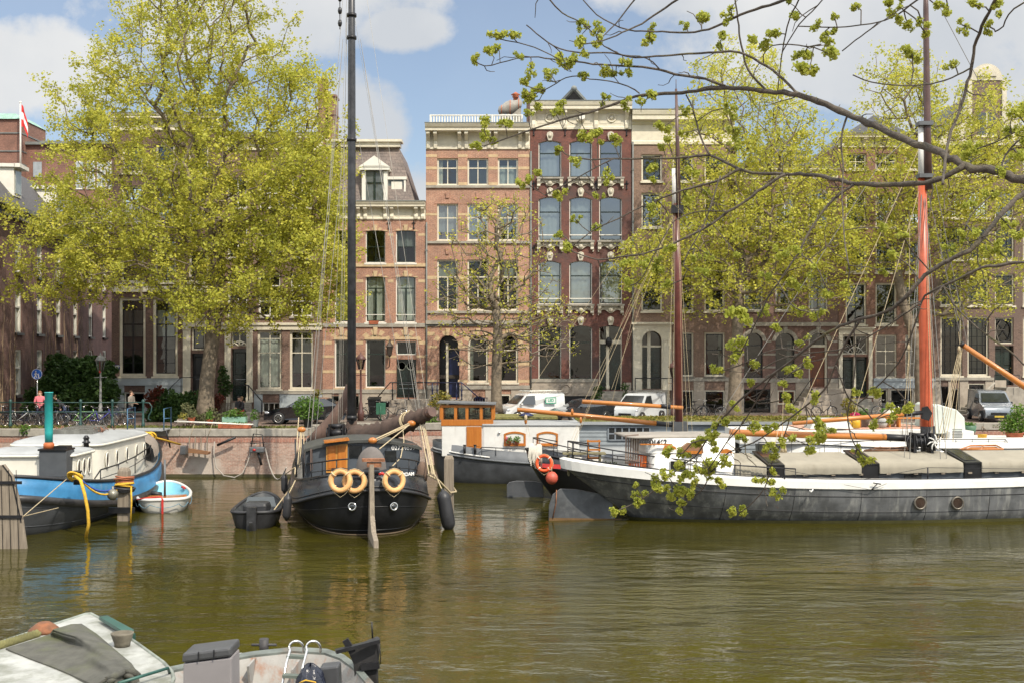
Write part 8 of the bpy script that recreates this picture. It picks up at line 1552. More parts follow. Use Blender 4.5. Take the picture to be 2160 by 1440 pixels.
 # mooring post
 c = Pz(557,1440,.5);D = c.y;m = MB();m.cyl(P(557,1470,D),P(557,1384,D),.075,n=16);po = m.build('post',mat('cream post',(.40,.38,.33),.7,var=.15,dirt=(.25,.12,.06),damt=.3),t);m = MB();top = P(557,1384,D);m.cyl(top,P(557,1346,D),.075,n=16);m.cyl(top + V((-.2,0,.19)),top + V((.2,0,.19)),.022,n=8);m.build('bollard_head',mat('dark rusted iron',(.045,.042,.042),.6,var=.4,dirt=(.16,.07,.045),damt=.25),po);m = MB();m.prism([P(x,y,D - .05) for x,y in ((534,1378),(600,1366),(606,1370),(575,1380),(540,1383))],(0,-.12,0));m.build('post_bracket',mat('green grey rail',(0,0,0)),po)
 # cooker box, bowl, ladder, bags
 D = 14.6;t2 = thing('storage_locker','pale lilac grey locker with a padded dark lid in the open boat','locker',tuple(P(436,1440,D)));m = MB();m.prism([P(386,1500,D),P(489,1500,D),P(488,1386,D),P(386,1398,D)],(0,.45,0));m.build('body',mat('lilac grey paint',(.22,.205,.205),.6,var=.06),t2,bevel=.02);m = MB();m.prism([P(383,1398,D - .03),P(488,1384,D - .03),P(486,1365,D - .03),P(384,1378,D - .03)],(0,.5,0));m.build('lid',mat('dark grey vinyl',(.055,.056,.058),.5,var=.15,bump=.2),t2,bevel=.03)
 for f in (.34,.65): m = MB();a = P(383 + 105 * f,1398 - 14 * f,D - .04);m.bar(a,a + V((0,0,.12)),.012,.012);m.build('lid_seam',IRON,t2)
 c = Pz(505,1390,1.1);m = MB();mt = Matrix.Translation(c) @ Matrix.Rotation(R(28),4,'X');m.lathe([(.03,-.07),(.075,-.06),(.105,.0),(.115,.035),(.105,.035),(.09,.0),(.06,-.05)],(0,0,0),20);m.xf(mt);tag(m.build('steel_bowl',STEEL,None),'shiny steel bowl on a dark stick in the open boat','bowl');m = MB();m.tube([c + V((.0,-.02,-.02)),c + V((.06,-.25,-.4)),c + V((.1,-.4,-.9))],.014,6);tag(m.build('stick',IRON,None),'dark stick below the shiny steel bowl in the open boat','stick')
 t2 = thing('boarding_ladder','stainless boarding ladder with two hooked rails in the open boat','ladder',tuple(Pz(620,1440,.8)))
 for dx in (0,36):
  m = MB();D0 = 14.9;pts = [P(590 + dx,1470,D0 - .5),P(604 + dx,1398,D0 - .1),P(612 + dx,1370,D0)] + [P(625 + dx + 15 * math.cos(R(180 - a)),1366 - 15 * math.sin(R(a)),D0 + .1 + .1 * a / 180) for a in range(0,181,20)] + [P(640 + dx,1374,D0 + .25)];m.tube(pts,.0165,8);m.build('side_rail',STEEL,t2)
 for y,x,d_ in ((1385,607,0),(1426,598,-.28)): m = MB();m.prism([P(x - 3,y + 3,D0 - .06 + d_),P(x + 36,y + 5,D0 - .06 + d_),P(x + 36,y - 1,D0 - .06 + d_),P(x - 3,y - 3,D0 - .06 + d_)],(0,.1,0));m.build('step',mat('grey green tread',(.11,.13,.11),.7),t2)
 D = 14.5;c = P(655,1432,D);m = MB();rr = []
 for k in range(12):
  a = R(90 * k / 11);rr.append([c + V((.21 * math.cos(a) * math.cos(R(15 * j)) * (1 + .12 * math.sin(j * 2.1 + k)),.2 * math.cos(a) * math.sin(R(15 * j)),-.25 + .44 * math.sin(a) * (1 + .06 * math.sin(j * 1.3)))) for j in range(24)])
 m.loft(rr,0,True,False,True);tag(m.build('plastic_bag',mat('dark blue plastic',(.016,.019,.032),.25,var=.4,bump=1.,bscale=9),None),'crumpled dark blue plastic bag in the open boat beside the ladder','bag');m = MB();m.tube([c + V((-.1,-.22,.02)),c + V((-.02,-.24,.06)),c + V((.1,-.22,.03)),c + V((.12,-.2,-.1))],.01,5);tag(m.build('cord',ROPEY,None),'thin yellow cord over the dark blue plastic bag','cord')
 m = MB();m.prism([P(673,1480,D + .1),P(717,1480,D + .1),P(714,1403,D + .1),P(673,1407,D + .1)],(0,.25,0));tag(m.build('plastic_crate',mat('graphite plastic',(.05,.052,.055),.5),None,bevel=.03),'dark grey plastic box right of the blue bag in the open boat','box')
near_boats()
# ======== street life on the far side
def person(label,loc,rz,J,edges,rad,cols,hair=None,hands=()):
 """J joint positions, edges, radii (skin modifier), cols: per-edge material index"""
 mats = cols['mats'];me = bpy.data.meshes.new('person');names = list(J);ix = {n: i for i,n in enumerate(names)};sc_ = 1.0
 me.from_pydata([J[n] for n in names],[(ix[a],ix[b_]) for a,b_ in edges],[]);o = bpy.data.objects.new('person',me);sc.collection.objects.link(o)
 sk = o.modifiers.new('skin','SKIN');sv = me.skin_vertices[0].data
 for n in names: sv[ix[n]].radius = rad[n]
 sv[0].use_root = True;o.modifiers.new('sub','SUBSURF').levels = 1
 dg = bpy.context.evaluated_depsgraph_get();m2 = bpy.data.meshes.new_from_object(o.evaluated_get(dg));bpy.data.objects.remove(o)
 m2.materials.clear()
 for m_ in mats: m2.materials.append(m_)
 seg = [(np.array(J[a]),np.array(J[b_]),k) for (a,b_),k in zip(edges,cols['edge'])]
 for p in m2.polygons:
  c = np.array(p.center);best = min(seg,key=lambda s: np.linalg.norm(c - (s[0] + (s[1] - s[0]) * np.clip(np.dot(c - s[0],s[1] - s[0]) / max(1e-9,np.dot(s[1] - s[0],s[1] - s[0])),0,1))));p.material_index = best[2];p.use_smooth = True
 bm = bmesh.new();bm.from_mesh(m2);skin_i = 0
 f = MB()
 for h,e in hands:      # five fingers each, slightly curled
  hp,ep = V(J[h]),V(J[e]);d = (hp - ep).normalized();s = d.orthogonal().normalized()
  for k in range(4): a = hp + s * (.024 * (k - 1.5)) + d * .02;f.tube([a,a + d * .045,a + d * (.075 + .012 * (1.5 - abs(k - 1.5))) + s.cross(d) * .02],[.010,.009,.007],5)
  a = hp + s * .035;f.tube([a,a + s * .025 + d * .03,a + s * .03 + d * .06],[.011,.010,.008],5)
 hd = V(J['head'])
 fd = V(J['face']) - hd;fd = fd.normalized() if fd.length > 0 else V((0,-1,0));sd_ = fd.cross(V((0,0,1))).normalized()
 f.tube([hd + fd * .095 + V((0,0,.0)),hd + fd * .125 - V((0,0,.03))],[.012,.018],5)
 for s in (-1,1): f.ball(hd + sd_ * s * .088 - V((0,0,.01)),.018,.025,.03,6)
 for v_,f_,m_ in ((f.v,f.f,f.m),):
  bv = [bm.verts.new(p) for p in v_]
  for q in f_:
   fc_ = bm.faces.new([bv[i] for i in q]);fc_.material_index = 0;fc_.smooth = True
 e = MB()
 for s in (-1,1): e.ball(hd + fd * .092 + sd_ * s * .034 + V((0,0,.018)),.012,n=6)
 e.bar(hd + fd * .098 - V((0,0,.055)) - sd_ * .022,hd + fd * .098 - V((0,0,.055)) + sd_ * .022,.012,.008)
 bv = [bm.verts.new(p) for p in e.v]
 for q in e.f: fc_ = bm.faces.new([bv[i] for i in q]);fc_.material_index = len(mats) - 1
 bm.to_mesh(m2);bm.free();m2.name = 'person'
 o = bpy.data.objects.new('person',m2);sc.collection.objects.link(o);o.location = loc;o.rotation_euler = (0,0,rz);tag(o,label,'person')
 if hair:
  col,ln = hair;m = MB();rr = []
  for k in range(8):
   t = k / 7;z = hd.z + .125 - ln * t;r_ = .108 * math.sin(min(1,.18 + t * 2.2) * math.pi / 2) if t < .5 else .105 * (1 - .25 * (t - .5));rr.append([V((hd.x,hd.y,z)) - fd * .028 + sd_ * r_ * math.cos(2 * math.pi * j / 14) + fd.cross(sd_).cross(sd_) * 0 - fd * (r_ * math.sin(2 * math.pi * j / 14) * (1 if math.sin(2 * math.pi * j / 14) > 0 else .62 if t < .3 else -.1)) for j in range(14)])
  m.loft(rr,0,True,True,True);m.build('hair',col,o,local=True)
 return o
SKIN = mat('skin',(.50,.30,.21),.55,var=.06);DARKM = mat('dark detail',(.02,.018,.016),.5);SHOE = mat('dark shoes',(.03,.028,.026),.6)
ED = [('pelvis','waist'),('waist','chest'),('chest','neck'),('neck','head'),('head','face'),('chest','shl'),('shl','ell'),('ell','wrl'),('wrl','hal'),('chest','shr'),('shr','elr'),('elr','wrr'),('wrr','har'),('pelvis','hil'),('hil','knl'),('knl','anl'),('anl','tol'),('pelvis','hir'),('hir','knr'),('knr','anr'),('anr','tor')]
RD = dict(pelvis=(.15,.11),waist=(.135,.10),chest=(.16,.115),neck=(.055,.055),head=(.088,.10),face=(.07,.085),shl=(.07,.07),ell=(.047,.047),wrl=(.035,.035),hal=(.034,.018),shr=(.07,.07),elr=(.047,.047),wrr=(.035,.035),har=(.034,.018),hil=(.095,.10),knl=(.062,.062),anl=(.045,.045),tol=(.042,.03),hir=(.095,.10),knr=(.062,.062),anr=(.045,.045),tor=(.042,.03))
def stand(bend=0.,arms='down',look=0.):
 J = dict(pelvis=(0,0,.90),waist=(0,0,1.08),chest=(0,0,1.30),neck=(0,0,1.46),head=(0,-.01,1.58),face=(0,-.05,1.57),shl=(.19,0,1.38),ell=(.25,.02,1.10),wrl=(.25,-.06,.86),hal=(.25,-.08,.80),shr=(-.19,0,1.38),elr=(-.25,.02,1.10),wrr=(-.25,-.06,.86),har=(-.25,-.08,.80),hil=(.10,0,.86),knl=(.11,-.02,.48),anl=(.11,.01,.09),tol=(.12,-.14,.04),hir=(-.10,0,.86),knr=(-.11,-.02,.48),anr=(-.11,.02,.09),tor=(-.12,-.13,.04))
 if arms == 'front': J.update(ell=(.24,-.05,1.10),wrl=(.14,-.25,1.08),hal=(.09,-.30,1.08),elr=(-.24,-.05,1.10),wrr=(-.14,-.25,1.10),har=(-.09,-.30,1.11))
 if arms == 'reach': J.update(ell=(.22,-.12,1.12),wrl=(.20,-.30,.95),hal=(.20,-.34,.90),elr=(-.22,-.12,1.12),wrr=(-.20,-.30,.95),har=(-.20,-.34,.90))
 if bend:
  for k in J:
   x,y,z = J[k]
   if k not in ('pelvis','hil','hir','knl','knr','anl','anr','tol','tor'):
    a = R(bend);dz = z - .92;J[k] = (x,y * math.cos(a) - dz * math.sin(a),.92 + dz * math.cos(a) + y * math.sin(a) * .3)
 return J
def sit():
 return dict(pelvis=(0,0,.10),waist=(0,.02,.28),chest=(0,-.02,.50),neck=(0,-.05,.66),head=(0,-.08,.78),face=(0,-.12,.77),shl=(.18,-.02,.57),ell=(.23,-.10,.32),wrl=(.12,-.30,.28),hal=(.08,-.35,.28),shr=(-.18,-.02,.57),elr=(-.23,-.10,.32),wrr=(-.12,-.30,.30),har=(-.08,-.35,.30),hil=(.10,-.02,.08),knl=(.13,-.42,.14),anl=(.13,-.40,-.28),tol=(.13,-.54,-.33),hir=(-.10,-.02,.08),knr=(-.13,-.42,.14),anr=(-.13,-.38,-.28),tor=(-.13,-.52,-.33))
def outfit(top,legs,hood=False): 
 e = [1 if not n == 'legs' else 2 for n in []]
 out = []
 for a,b_ in ED:
  if b_ in ('head','face','hal','har'): out.append(0)
  elif b_ in ('tol','tor'): out.append(3)
  elif a in ('hil','hir','knl','knr') or b_ in ('hil','hir'): out.append(2)
  else: out.append(1)
 return dict(mats=[SKIN,top,legs,SHOE,DARKM],edge=out)
HN = (('hal','wrl'),('har','wrr'));J_ = mat('blue jeans',(.035,.05,.10),.8,var=.2)
g_ = lambda px,D,z=ST: tuple(V((P(px,800,D).x,D,z)))
person('woman in a pink jacket standing behind the green railing, left',g_(84,56.4),R(15),stand(0,'front'),ED,RD,outfit(mat('pink jacket',(.62,.17,.20),.8,var=.08),mat('dark leggings',(.05,.035,.04),.8)),(mat('reddish hair',(.22,.08,.035),.7),.26),HN)
person('person in a dark jacket and blue jeans bending over the parked bicycles',g_(137,56.6),R(-70),stand(48,'reach'),ED,RD,outfit(mat('black jacket',(.022,.022,.025),.7),J_),(mat('brown hair',(.10,.055,.03),.7),.24),HN)
person('person in a grey hoodie standing in front of the grey blue basement',g_(275,56.8),R(75),stand(6,'front'),ED,RD,outfit(mat('grey hoodie',(.24,.215,.185),.9,var=.08),mat('navy trousers',(.02,.022,.035),.8)),(mat('brown hair',(0,0,0)),.20),HN)
person('person in black seated nearest on the low step behind the planters',g_(511,59.6,ST + .40),R(-60),sit(),ED,RD,outfit(mat('black jacket',(0,0,0)),mat('red trousers',(.30,.02,.03),.8)),(mat('fair hair',(.25,.15,.07),.7),.2),HN)
person('person in black seated behind the other one on the low step',g_(502,60.2,ST + .40),R(60),sit(),ED,RD,outfit(mat('black jacket',(0,0,0)),mat('dark leggings',(0,0,0))),(mat('black hair',(.015,.012,.01),.6),.22),HN)
m = MB();p = P(508,870,60.);m.box(p.x - .9,59.7,ST,p.x + .8,60.6,ST + .46);tag(m.build('stone_bench',STONE,None,bevel=.02),'low stone step the two people in black sit on','bench')
# ---- bicycles
def bike_proto(label,mf,group=None,basket=False):
 t = thing('bicycle',label,'bicycle',(0,0,0),group);rw = .335;FR = (0.53,0,rw);RR = (-.53,0,rw)
 for c in (FR,RR):
  w = MB();w.torus(c,rw - .018,.02,(0,1,0),28,6);wo = w.build('wheel',RUBB,t,local=True);w = MB();w.torus(c,rw - .045,.011,(0,1,0),24,5)
  for k in range(14): a = R(360 / 14 * k);w.tube([V(c) + V((0,.02 * (-1) ** k,0)),V(c) + V((math.cos(a) * (rw - .045),0,math.sin(a) * (rw - .045)))],.0035,3,cap=False)
  w.cyl(V(c) - V((0,.05,0)),V(c) + V((0,.05,0)),.022,n=8);w.build('rim',STEEL,wo,local=True)
 bb,st,hd,hb = V((-.08,0,.30)),V((-.20,0,.78)),V((.38,0,.86)),V((.42,0,.72));m = MB()
 for a,c,r_ in ((bb,st,.017),(bb,hb,.019),(st + V((.02,0,-.04)),hb,.017),(bb,V(RR),.012),(st,V(RR),.010),(hb,hd,.02)): m.tube([a,c],r_,6)
 m.tube([hb,V((.46,0,.66)),V(FR)],.014,6);m.build('frame',mf,t,local=True)
 m = MB();m.tube([V((.39,-.28,.98)),V((.30,-.27,.99)),V((.42,-.16,1.0)),V((.37,0,.99)),V((.42,.16,1.0)),V((.30,.27,.99)),V((.20,.28,.98))],.012,6);m.tube([hd,V((.37,0,.99))],.013,6);m.build('handlebar',STEEL,t,local=True)
 m = MB();m.tube([st,st + V((-.03,0,.13))],.013,6);m.loft([[V((-.36,-.09,.93)),V((-.36,.09,.93)),V((-.20,.05,.94)),V((-.08,.02,.93)),V((-.08,-.02,.93)),V((-.20,-.05,.94))],[V((-.36,-.08,.88)),V((-.36,.08,.88)),V((-.20,.04,.89)),V((-.09,.015,.90)),V((-.09,-.015,.90)),V((-.20,-.04,.89))]],0,True,True,True);m.build('saddle',BLACKP,t,local=True)
 m = MB();
 for c,a0,a1 in ((RR,10,190),(FR,30,175)): pts = [V(c) + V((math.cos(R(a)) * (rw + .025),0,math.sin(R(a)) * (rw + .025))) for a in range(a0,a1,15)];m.loft([[p + V((0,-.025,0)) for p in pts],[p + V((0,.025,0)) for p in pts]],0,False)
 m.build('mudguard',mf,t,local=True);m = MB();m.box(-.82,-.07,.70,-.32,.07,.715);m.tube([V((-.8,.06,.7)),V(RR) + V((0,.06,0))],.007,4);m.tube([V((-.8,-.06,.7)),V(RR) - V((0,.06,0))],.007,4);m.build('carrier',IRON,t,local=True)
 m = MB();m.torus(bb,.09,.012,(0,1,0),16,5);m.bar(bb + V((0,-.06,0)),bb + V((.12,-.06,-.12)),.018,.012);m.bar(bb + V((0,.06,0)),bb + V((-.12,.06,.12)),.018,.012);m.box(.08,-.12,.165,.17,-.05,.185);m.box(-.17,.05,.41,-.08,.12,.43);m.build('pedal_crank',IRON,t,local=True)
 if basket: m = MB();m.loft([[V((.55,-.17,.75)),V((.85,-.17,.75)),V((.85,.17,.75)),V((.55,.17,.75))],[V((.5,-.22,1.0)),V((.9,-.22,1.0)),V((.9,.22,1.0)),V((.5,.22,1.0))]],0,True,True);m.build('crate',basket,t,local=True)
 return t
GB = 'bicycles parked along the green railing';GH = 'bicycles parked in front of the houses'
def place(t,px,D,rz,lean=0.,z=ST): t.location = g_(px,D,z);t.rotation_euler = (R(lean),0,R(rz));return t
bw = mat('white bicycle paint',(.5,.5,.48),.3,coat=.5);bk = mat('black bicycle paint',(.015,.015,.016),.3,coat=.5)
place(bike_proto('white framed bicycle behind the railing left of the pink jacket',bw,GB),40,55.4,20,6)
place(bike_proto('black bicycle behind the railing at the far left edge',bk,GB,BLACKP),6,55.6,160,-5)
place(bike_proto('dark bicycle with pale mudguards just right of the teal stack',mat('grey bicycle paint',(.2,.2,.19),.3),GB),112,55.2,165,6)
place(bike_proto('bright light green bicycle behind the railing',mat('light green bicycle paint',(.30,.62,.16),.35,coat=.4),GB),178,55.3,10,-6)
place(bike_proto('violet blue bicycle behind the railing',mat('violet blue bicycle paint',(.05,.05,.35),.35,coat=.4),GB),212,55.2,15,5)
place(bike_proto('grey brown bicycle at the right end of the railing',mat('brown grey bicycle paint',(.16,.14,.12),.4),GB),250,55.3,170,5)
gp = bike_proto('dark blue bicycle between the white bicycle and the pink jacket',mat('dark blue bicycle paint',(.02,.03,.08),.3),GB);place(gp,62,55.7,12,5)
for px,D,rz,l_,lab in ((22,55.9,165,-4,'dark bicycle second from the left edge, leaning back'),(92,55.8,172,5,'dark bicycle right in front of the person in pink'),(126,55.9,8,-5,'dark bicycle at the feet of the bending person'),(150,55.5,168,6,'dark bicycle between the bending person and the light green bicycle'),(194,55.8,172,-5,'dark bicycle squeezed between the light green and violet ones'),(232,55.7,12,5,'dark bicycle between the violet and the grey brown ones')):
 c = copy_tree(gp);c['label'] = lab;place(c,px,D,rz,l_)
pr = bike_proto('black bicycle with a crate, left of the green box behind the brown sail',bk,GH,BLACKP);place(pr,785,60.5,15,4)
def cp(label,px,D,rz,lean=4.,src=None): c = copy_tree(src or pr);c['label'] = label;place(c,px,D,rz,lean)
cp('black bicycle with a crate right of the green box',828,60.4,170);p2 = bike_proto('black bicycle without crate leaning left of the white grey window, behind the dark red mast',bk,GH);place(p2,1470,62.8,25,5)
cp('black bicycle below the second basement window right of the dark red mast',1500,62.6,160,4,p2);cp('bicycle at the foot of the stoop of the varnished brown door',1738,62.6,20,4,p2);cp('bicycle leaning left of the blue basement window behind the orange mast',1872,63.,175,5,p2);cp('bicycle leaning right below the blue basement fascia behind the orange mast',1900,63.1,10,-5,p2)
# ---- green railing, signs, lamps
t = thing('quay_railing','green iron railing along the quay above the blue striped barge','railing',g_(150,54.1));GI = mat('green iron paint',(.020,.058,.052),.45,var=.2)
zt_,zm_ = P(0,848,54.1).z,P(0,868,54.1).z
for px in (-60,22,96,170,237,302): m = MB();x = P(px,0,54.1).x;m.lathe([(.085,0),(.085,.25),(.055,.3),(.055,zt_ - ST - .05),(.08,zt_ - ST),(.08,zt_ - ST + .1),(.03,zt_ - ST + .16)],(x,54.1,ST),10);m.build('post',GI,t)
for z in (zt_,zm_): m = MB();m.cyl((P(-90,0,54.1).x,54.1,z),(P(304,0,54.1).x,54.1,z),.024,n=8);m.build('rail',GI,t)
m = MB();x = P(304,0,54.1).x;m.tube([V((x,54.1,zt_)),V((x + .25,54.1,zt_ - .02)),V((x + .36,54.1,zt_ - .18)),V((x + .34,54.1,zt_ - .42)),V((x + .22,54.1,zt_ - .62)),V((x + .2,54.1,zt_ - .78)),V((x + .32,54.1,zt_ - .84))],.03,8);m.build('scroll_end',GI,t)
def lamp(label,px,ytop,D,col,small=False):
 p = P(px,ytop,D);t = thing('street_lamp',label,'street lamp',(p.x,p.y,ST));H = p.z - ST;m = MB();m.lathe([(.17,0),(.17,.5),(.11,.6),(.10,.9),(.07,1.0),(.055,H * .55),(.045,H - .95),(.07,H - .92),(.04,H - .86)],(p.x,p.y,ST),12);m.build('pole',col,t);m = MB();m.cyl((p.x - .32,p.y,ST + H - 1.15),(p.x + .32,p.y,ST + H - 1.15),.018,n=6);m.build('ladder_bar',col,t)
 m = MB();m.lathe([(.12,H - .84),(.24,H - .32),(.22,H - .32),(.11,H - .82)],(p.x,p.y,ST),6,sm=False);m.build('lamp_glass',glassmat('lamp glass',(.75,.8,.75),1.5),t);m = MB();m.lathe([(.28,H - .33),(.30,H - .30),(.20,H - .14),(.08,H - .05),(.05,H),(.02,H + .1)],(p.x,p.y,ST),8);m.build('lamp_roof',col,t);m = MB()
 for k in range(6): a = R(60 * k);m.tube([V((p.x + .12 * math.cos(a),p.y + .12 * math.sin(a),ST + H - .84)),V((p.x + .245 * math.cos(a),p.y + .245 * math.sin(a),ST + H - .31))],.013,4)
 m.build('lamp_frame',col,t);return t
RB = mat('red brown iron',(.10,.045,.038),.5,var=.2)
lamp('red brown cast iron street lamp behind the dark mast',761,745,60.2,RB);lamp('red brown street lamp half hidden by the dark red mast',1421,762,61.,RB);lamp('grey street lamp with a red banner in front of the dark green bushes',212,747,57.5,mat('grey lamp paint',(.24,.24,.23),.5))
m = MB();p = P(211,775,57.4);m.prism([p + V((-.05,0,-.25)),p + V((.02,0,-.25)),p + V((.02,0,.4)),p + V((-.05,0,.4))],(0,.02,0));tag(m.build('banner',REDP,None),'narrow red banner on the grey street lamp','banner')
t = thing('road_sign','round blue pedestrian sign on a thin pole, left','road sign',g_(78,57.8));p = P(78,788,57.8);m = MB();m.cyl((p.x,p.y + .03,ST),(p.x,p.y + .03,p.z + .3),.03,n=8);m.build('pole',STEEL,t);m = MB();m.lathe([(.01,-.02),(.27,-.02),(.27,.0),(.01,.0)],p,28,axis='y',sm=False);sgn = m.build('sign_disc',mat('sign blue',(.012,.10,.42),.35,var=.03),t)
m = MB();w = lambda x,z: p + V((x,-.026,z));m.ball(w(-.05,.14),.035,.008,.035,8);m.ball(w(.09,.0),.028,.008,.028,8)
for a,c,r_ in (((-.05,.09),(-.06,-.03),.035),((-.06,-.03),(-.12,-.19),.02),((-.06,-.03),(.0,-.19),.02),((-.05,.07),(.06,-.04),.014),((-.06,.07),(-.13,-.03),.014),((.09,-.04),(.09,-.11),.026),((.09,-.11),(.06,-.2),.014),((.09,-.11),(.13,-.2),.014)): m.bar(w(*a),w(*c),r_ * 2,.008,up=(0,1,0))
m.torus(p + V((0,-.024,0)),.255,.010,(0,1,0),28,5);m.build('walking_figures',LETT,sgn)
# ---- cars
CARG = mat('car glass',(.012,.016,.018),.05,var=.2,spec=1.);TYRE = mat('tyre rubber',(.015,.015,.016),.8)
def car(label,px,D,rz,paint,Lh,W,prof,belt,wins,scr,rear,wheels,sc=1.,z=ST,rack=False,name='parked_car',cat='car',lightm=None):
 t = thing(name,label,cat,g_(px,D,z),None,R(rz));t.scale = (sc,sc,sc);zt = max(q[1] for q in prof)
 yy = lambda z_: W / 2 * (1 - (.17 * max(0,(z_ - belt) / (zt - belt)) ** 1.2 if z_ > belt else .03 * ((belt - z_) / belt) ** 2))
 m = MB();nose = max(q[0] for q in prof);tail = min(q[0] for q in prof)
 def yx(x,z_): e = min(1,(nose - x) / .55,(x - tail) / .45);return yy(z_) * (1 - .16 * (1 - max(0,e)) ** 2)
 L_ = [V((x,-yx(x,z_),z_)) for x,z_ in prof];R_ = [V((x,yx(x,z_),z_)) for x,z_ in prof];Li = [V((x * .985,-yx(x,z_) * .80,z_ + (.012 if z_ > belt * .9 else 0))) for x,z_ in prof];Ri = [V((p.x,-p.y,p.z)) for p in Li]
 m.loft([L_,Li,Ri,R_],0,True,False,False);m.add(L_,[tuple(range(len(L_)))],0,False);m.add(R_,[tuple(range(len(R_)))[::-1]],0,False);m.build('body',paint,t,bevel=.035,local=True)
 for s in (-1,1):
  for wq in wins:
   m = MB();m.prism([V((x,s * (yx(x,z_) + .004),z_)) for x,z_ in wq],(0,s * .006,0));m.build('side_window',CARG,t,local=True)
 for (x0,z0),(x1,z1),nm in ((scr[0],scr[1],'windscreen'),(rear[0],rear[1],'rear_window')):
  sg = 1 if nm == 'windscreen' else -1;m = MB();a0,a1 = yx(x0,z0) * .88,yx(x1,z1) * .86;m.prism([V((x0 + .012 * sg,-a0,z0)),V((x0 + .012 * sg,a0,z0)),V((x1 + .012 * sg,a1,z1)),V((x1 + .012 * sg,-a1,z1))],(.006 * sg,0,.006));m.build(nm,CARG,t,local=True)
 rw = wheels[2]
 for wx in wheels[:2]:
  for s in (-1,1):
   m = MB();m.lathe([(rw * .62,-.10),(rw * .95,-.10),(rw,-.07),(rw,.07),(rw * .95,.10),(rw * .62,.10)],(wx,s * (W / 2 - .10),rw),24,axis='y');wo = m.build('wheel',TYRE,t,local=True);m = MB();c = V((wx,s * (W / 2 + .002),rw));m.torus(c,rw * .62,.02,(0,1,0),24,6)
   for k in range(10): a = R(36 * k);m.bar(c,c + V((math.cos(a) * rw * .62,0,math.sin(a) * rw * .62)),.03,.02,up=(0,1,0))
   m.cyl(c - V((0,.03,0)),c + V((0,.01,0)),.05,n=10);m.build('rim',STEEL,wo,local=True);m = MB();m.lathe([(rw * .5,-.08),(rw * 1.10,-.08),(rw * 1.10,.0),(rw * .5,.0)],(wx,s * (W / 2 - .095) - (0 if s < 0 else -.08) + (.085 * 0),rw),24,axis='y');
 for s in (-1,1):
  m = MB();x,z_ = nose,belt * .72;m.ball((x - .20,s * (yx(x - .20,z_) * .90),z_),.16,.10,.09,10);m.build('headlight',lightm or mat('headlight glass',(.5,.52,.55),.1,.3),t,local=True)
  m = MB();m.ball((scr[0][0] - .25,s * (W / 2 + .09),belt + .08),.08,.09,.07,8);m.build('mirror',paint if lightm is None else BLACKP,t,local=True)
 m = MB();m.box(nose - .06,-W * .36,.22,nose + .015,W * .36,.40);m.build('bumper',BLACKP,t,local=True,bevel=.01);m = MB();m.box(nose + .016,-.26,.30,nose + .022,.26,.40);m.build('number_plate',mat('yellow plate',(.55,.40,.05),.4),t,local=True)
 m = MB();m.box(nose - .02,-W * .25,.45,nose + .008,W * .25,.58);m.build('grille',BLACKP,t,local=True)
 if rack:
  m = MB()
  for x in rack[2]: m.bar((x,-W * .42,zt + .10),(x,W * .42,zt + .10),.05,.04);m.cyl((x,-W * .4,zt - .02),(x,-W * .4,zt + .1),.02,n=6);m.cyl((x,W * .4,zt - .02),(x,W * .4,zt + .1),.02,n=6)
  for y in (-.42,0,.42): m.bar((rack[0],W * y,zt + .13),(rack[1],W * y,zt + .13),.04,.03)
  m.build('roof_rack',STEEL if rack[3] else WHITE,t,local=True)
 return t
WP = mat('white car paint',(.66,.67,.66),.25,var=.03,coat=.8);KP = mat('black car paint',(.010,.011,.014),.12,var=.1,coat=1.);GPt = mat('grey car paint',(.20,.225,.25),.28,.3,var=.05,coat=.8);DP = mat('dark grey car paint',(.035,.04,.045),.2,.2,var=.1,coat=1.)
sed = [(2.2,.25),(2.25,.5),(2.15,.72),(1.6,.86),(1.05,.93),(.25,1.38),(-.3,1.44),(-1.1,1.40),(-1.9,1.02),(-2.2,.95),(-2.25,.5),(-2.15,.25)]
vanp = [(2.15,.25),(2.2,.55),(2.1,.85),(1.75,1.02),(1.35,1.12),(.75,1.72),(.4,1.82),(-2.0,1.84),(-2.15,1.75),(-2.2,.5),(-2.15,.25)]
car('glossy black estate car parked behind the leafy pot plant, left of the dark mast',648,57.8,180,KP,2.2,1.8,sed,.90,[[(.95,.95),(.28,1.33),(-.25,1.38),(-.3,.95)],[(-.38,.95),(-.36,1.38),(-1.1,1.34),(-1.6,1.02)]],((1.02,.96),(.30,1.36)),((-1.88,1.05),(-1.15,1.38)),(1.42,-1.38,.34),.92)
vw = [[(1.25,1.12),(.72,1.66),(.1,1.68),(.1,1.08)]]
v1 = car('white delivery van with a roof rack and green panel, behind the white cabin barge',1120,60.6,205,WP,2.2,1.8,vanp,1.05,vw,((1.38,1.16),(.80,1.68)),((-2.19,1.2),(-2.1,1.6)),(1.38,-1.35,.33),.80,rack=(.5,-1.9,(.3,-.6,-1.5),False),name='delivery_van',cat='van')
m = MB();sg_ = []
m.box(-1.42,.905,1.13,-.62,.912,1.55);m2_ = m.build('door_panel',mat('panel green',(.03,.28,.16),.4),v1,local=True);m = MB();m.box(-1.36,.9125,1.19,-.68,.916,1.49);m.build('panel_field',WP,v1,local=True)
tx = text('LED',.26,MATS['panel green'],'lettering',v1,(0,0,0),(R(90),0,R(180)),bold=.01);tx.location = (-1.02,.918,1.34)
car('dark grey hatchback between the two white vans',1228,60.2,215,DP,2.2,1.75,sed,.90,[[(.95,.95),(.28,1.33),(-.25,1.38),(-.3,.95)],[(-.38,.95),(-.36,1.38),(-1.1,1.34),(-1.6,1.02)]],((1.02,.96),(.30,1.36)),((-1.88,1.05),(-1.15,1.38)),(1.4,-1.38,.33),.80)
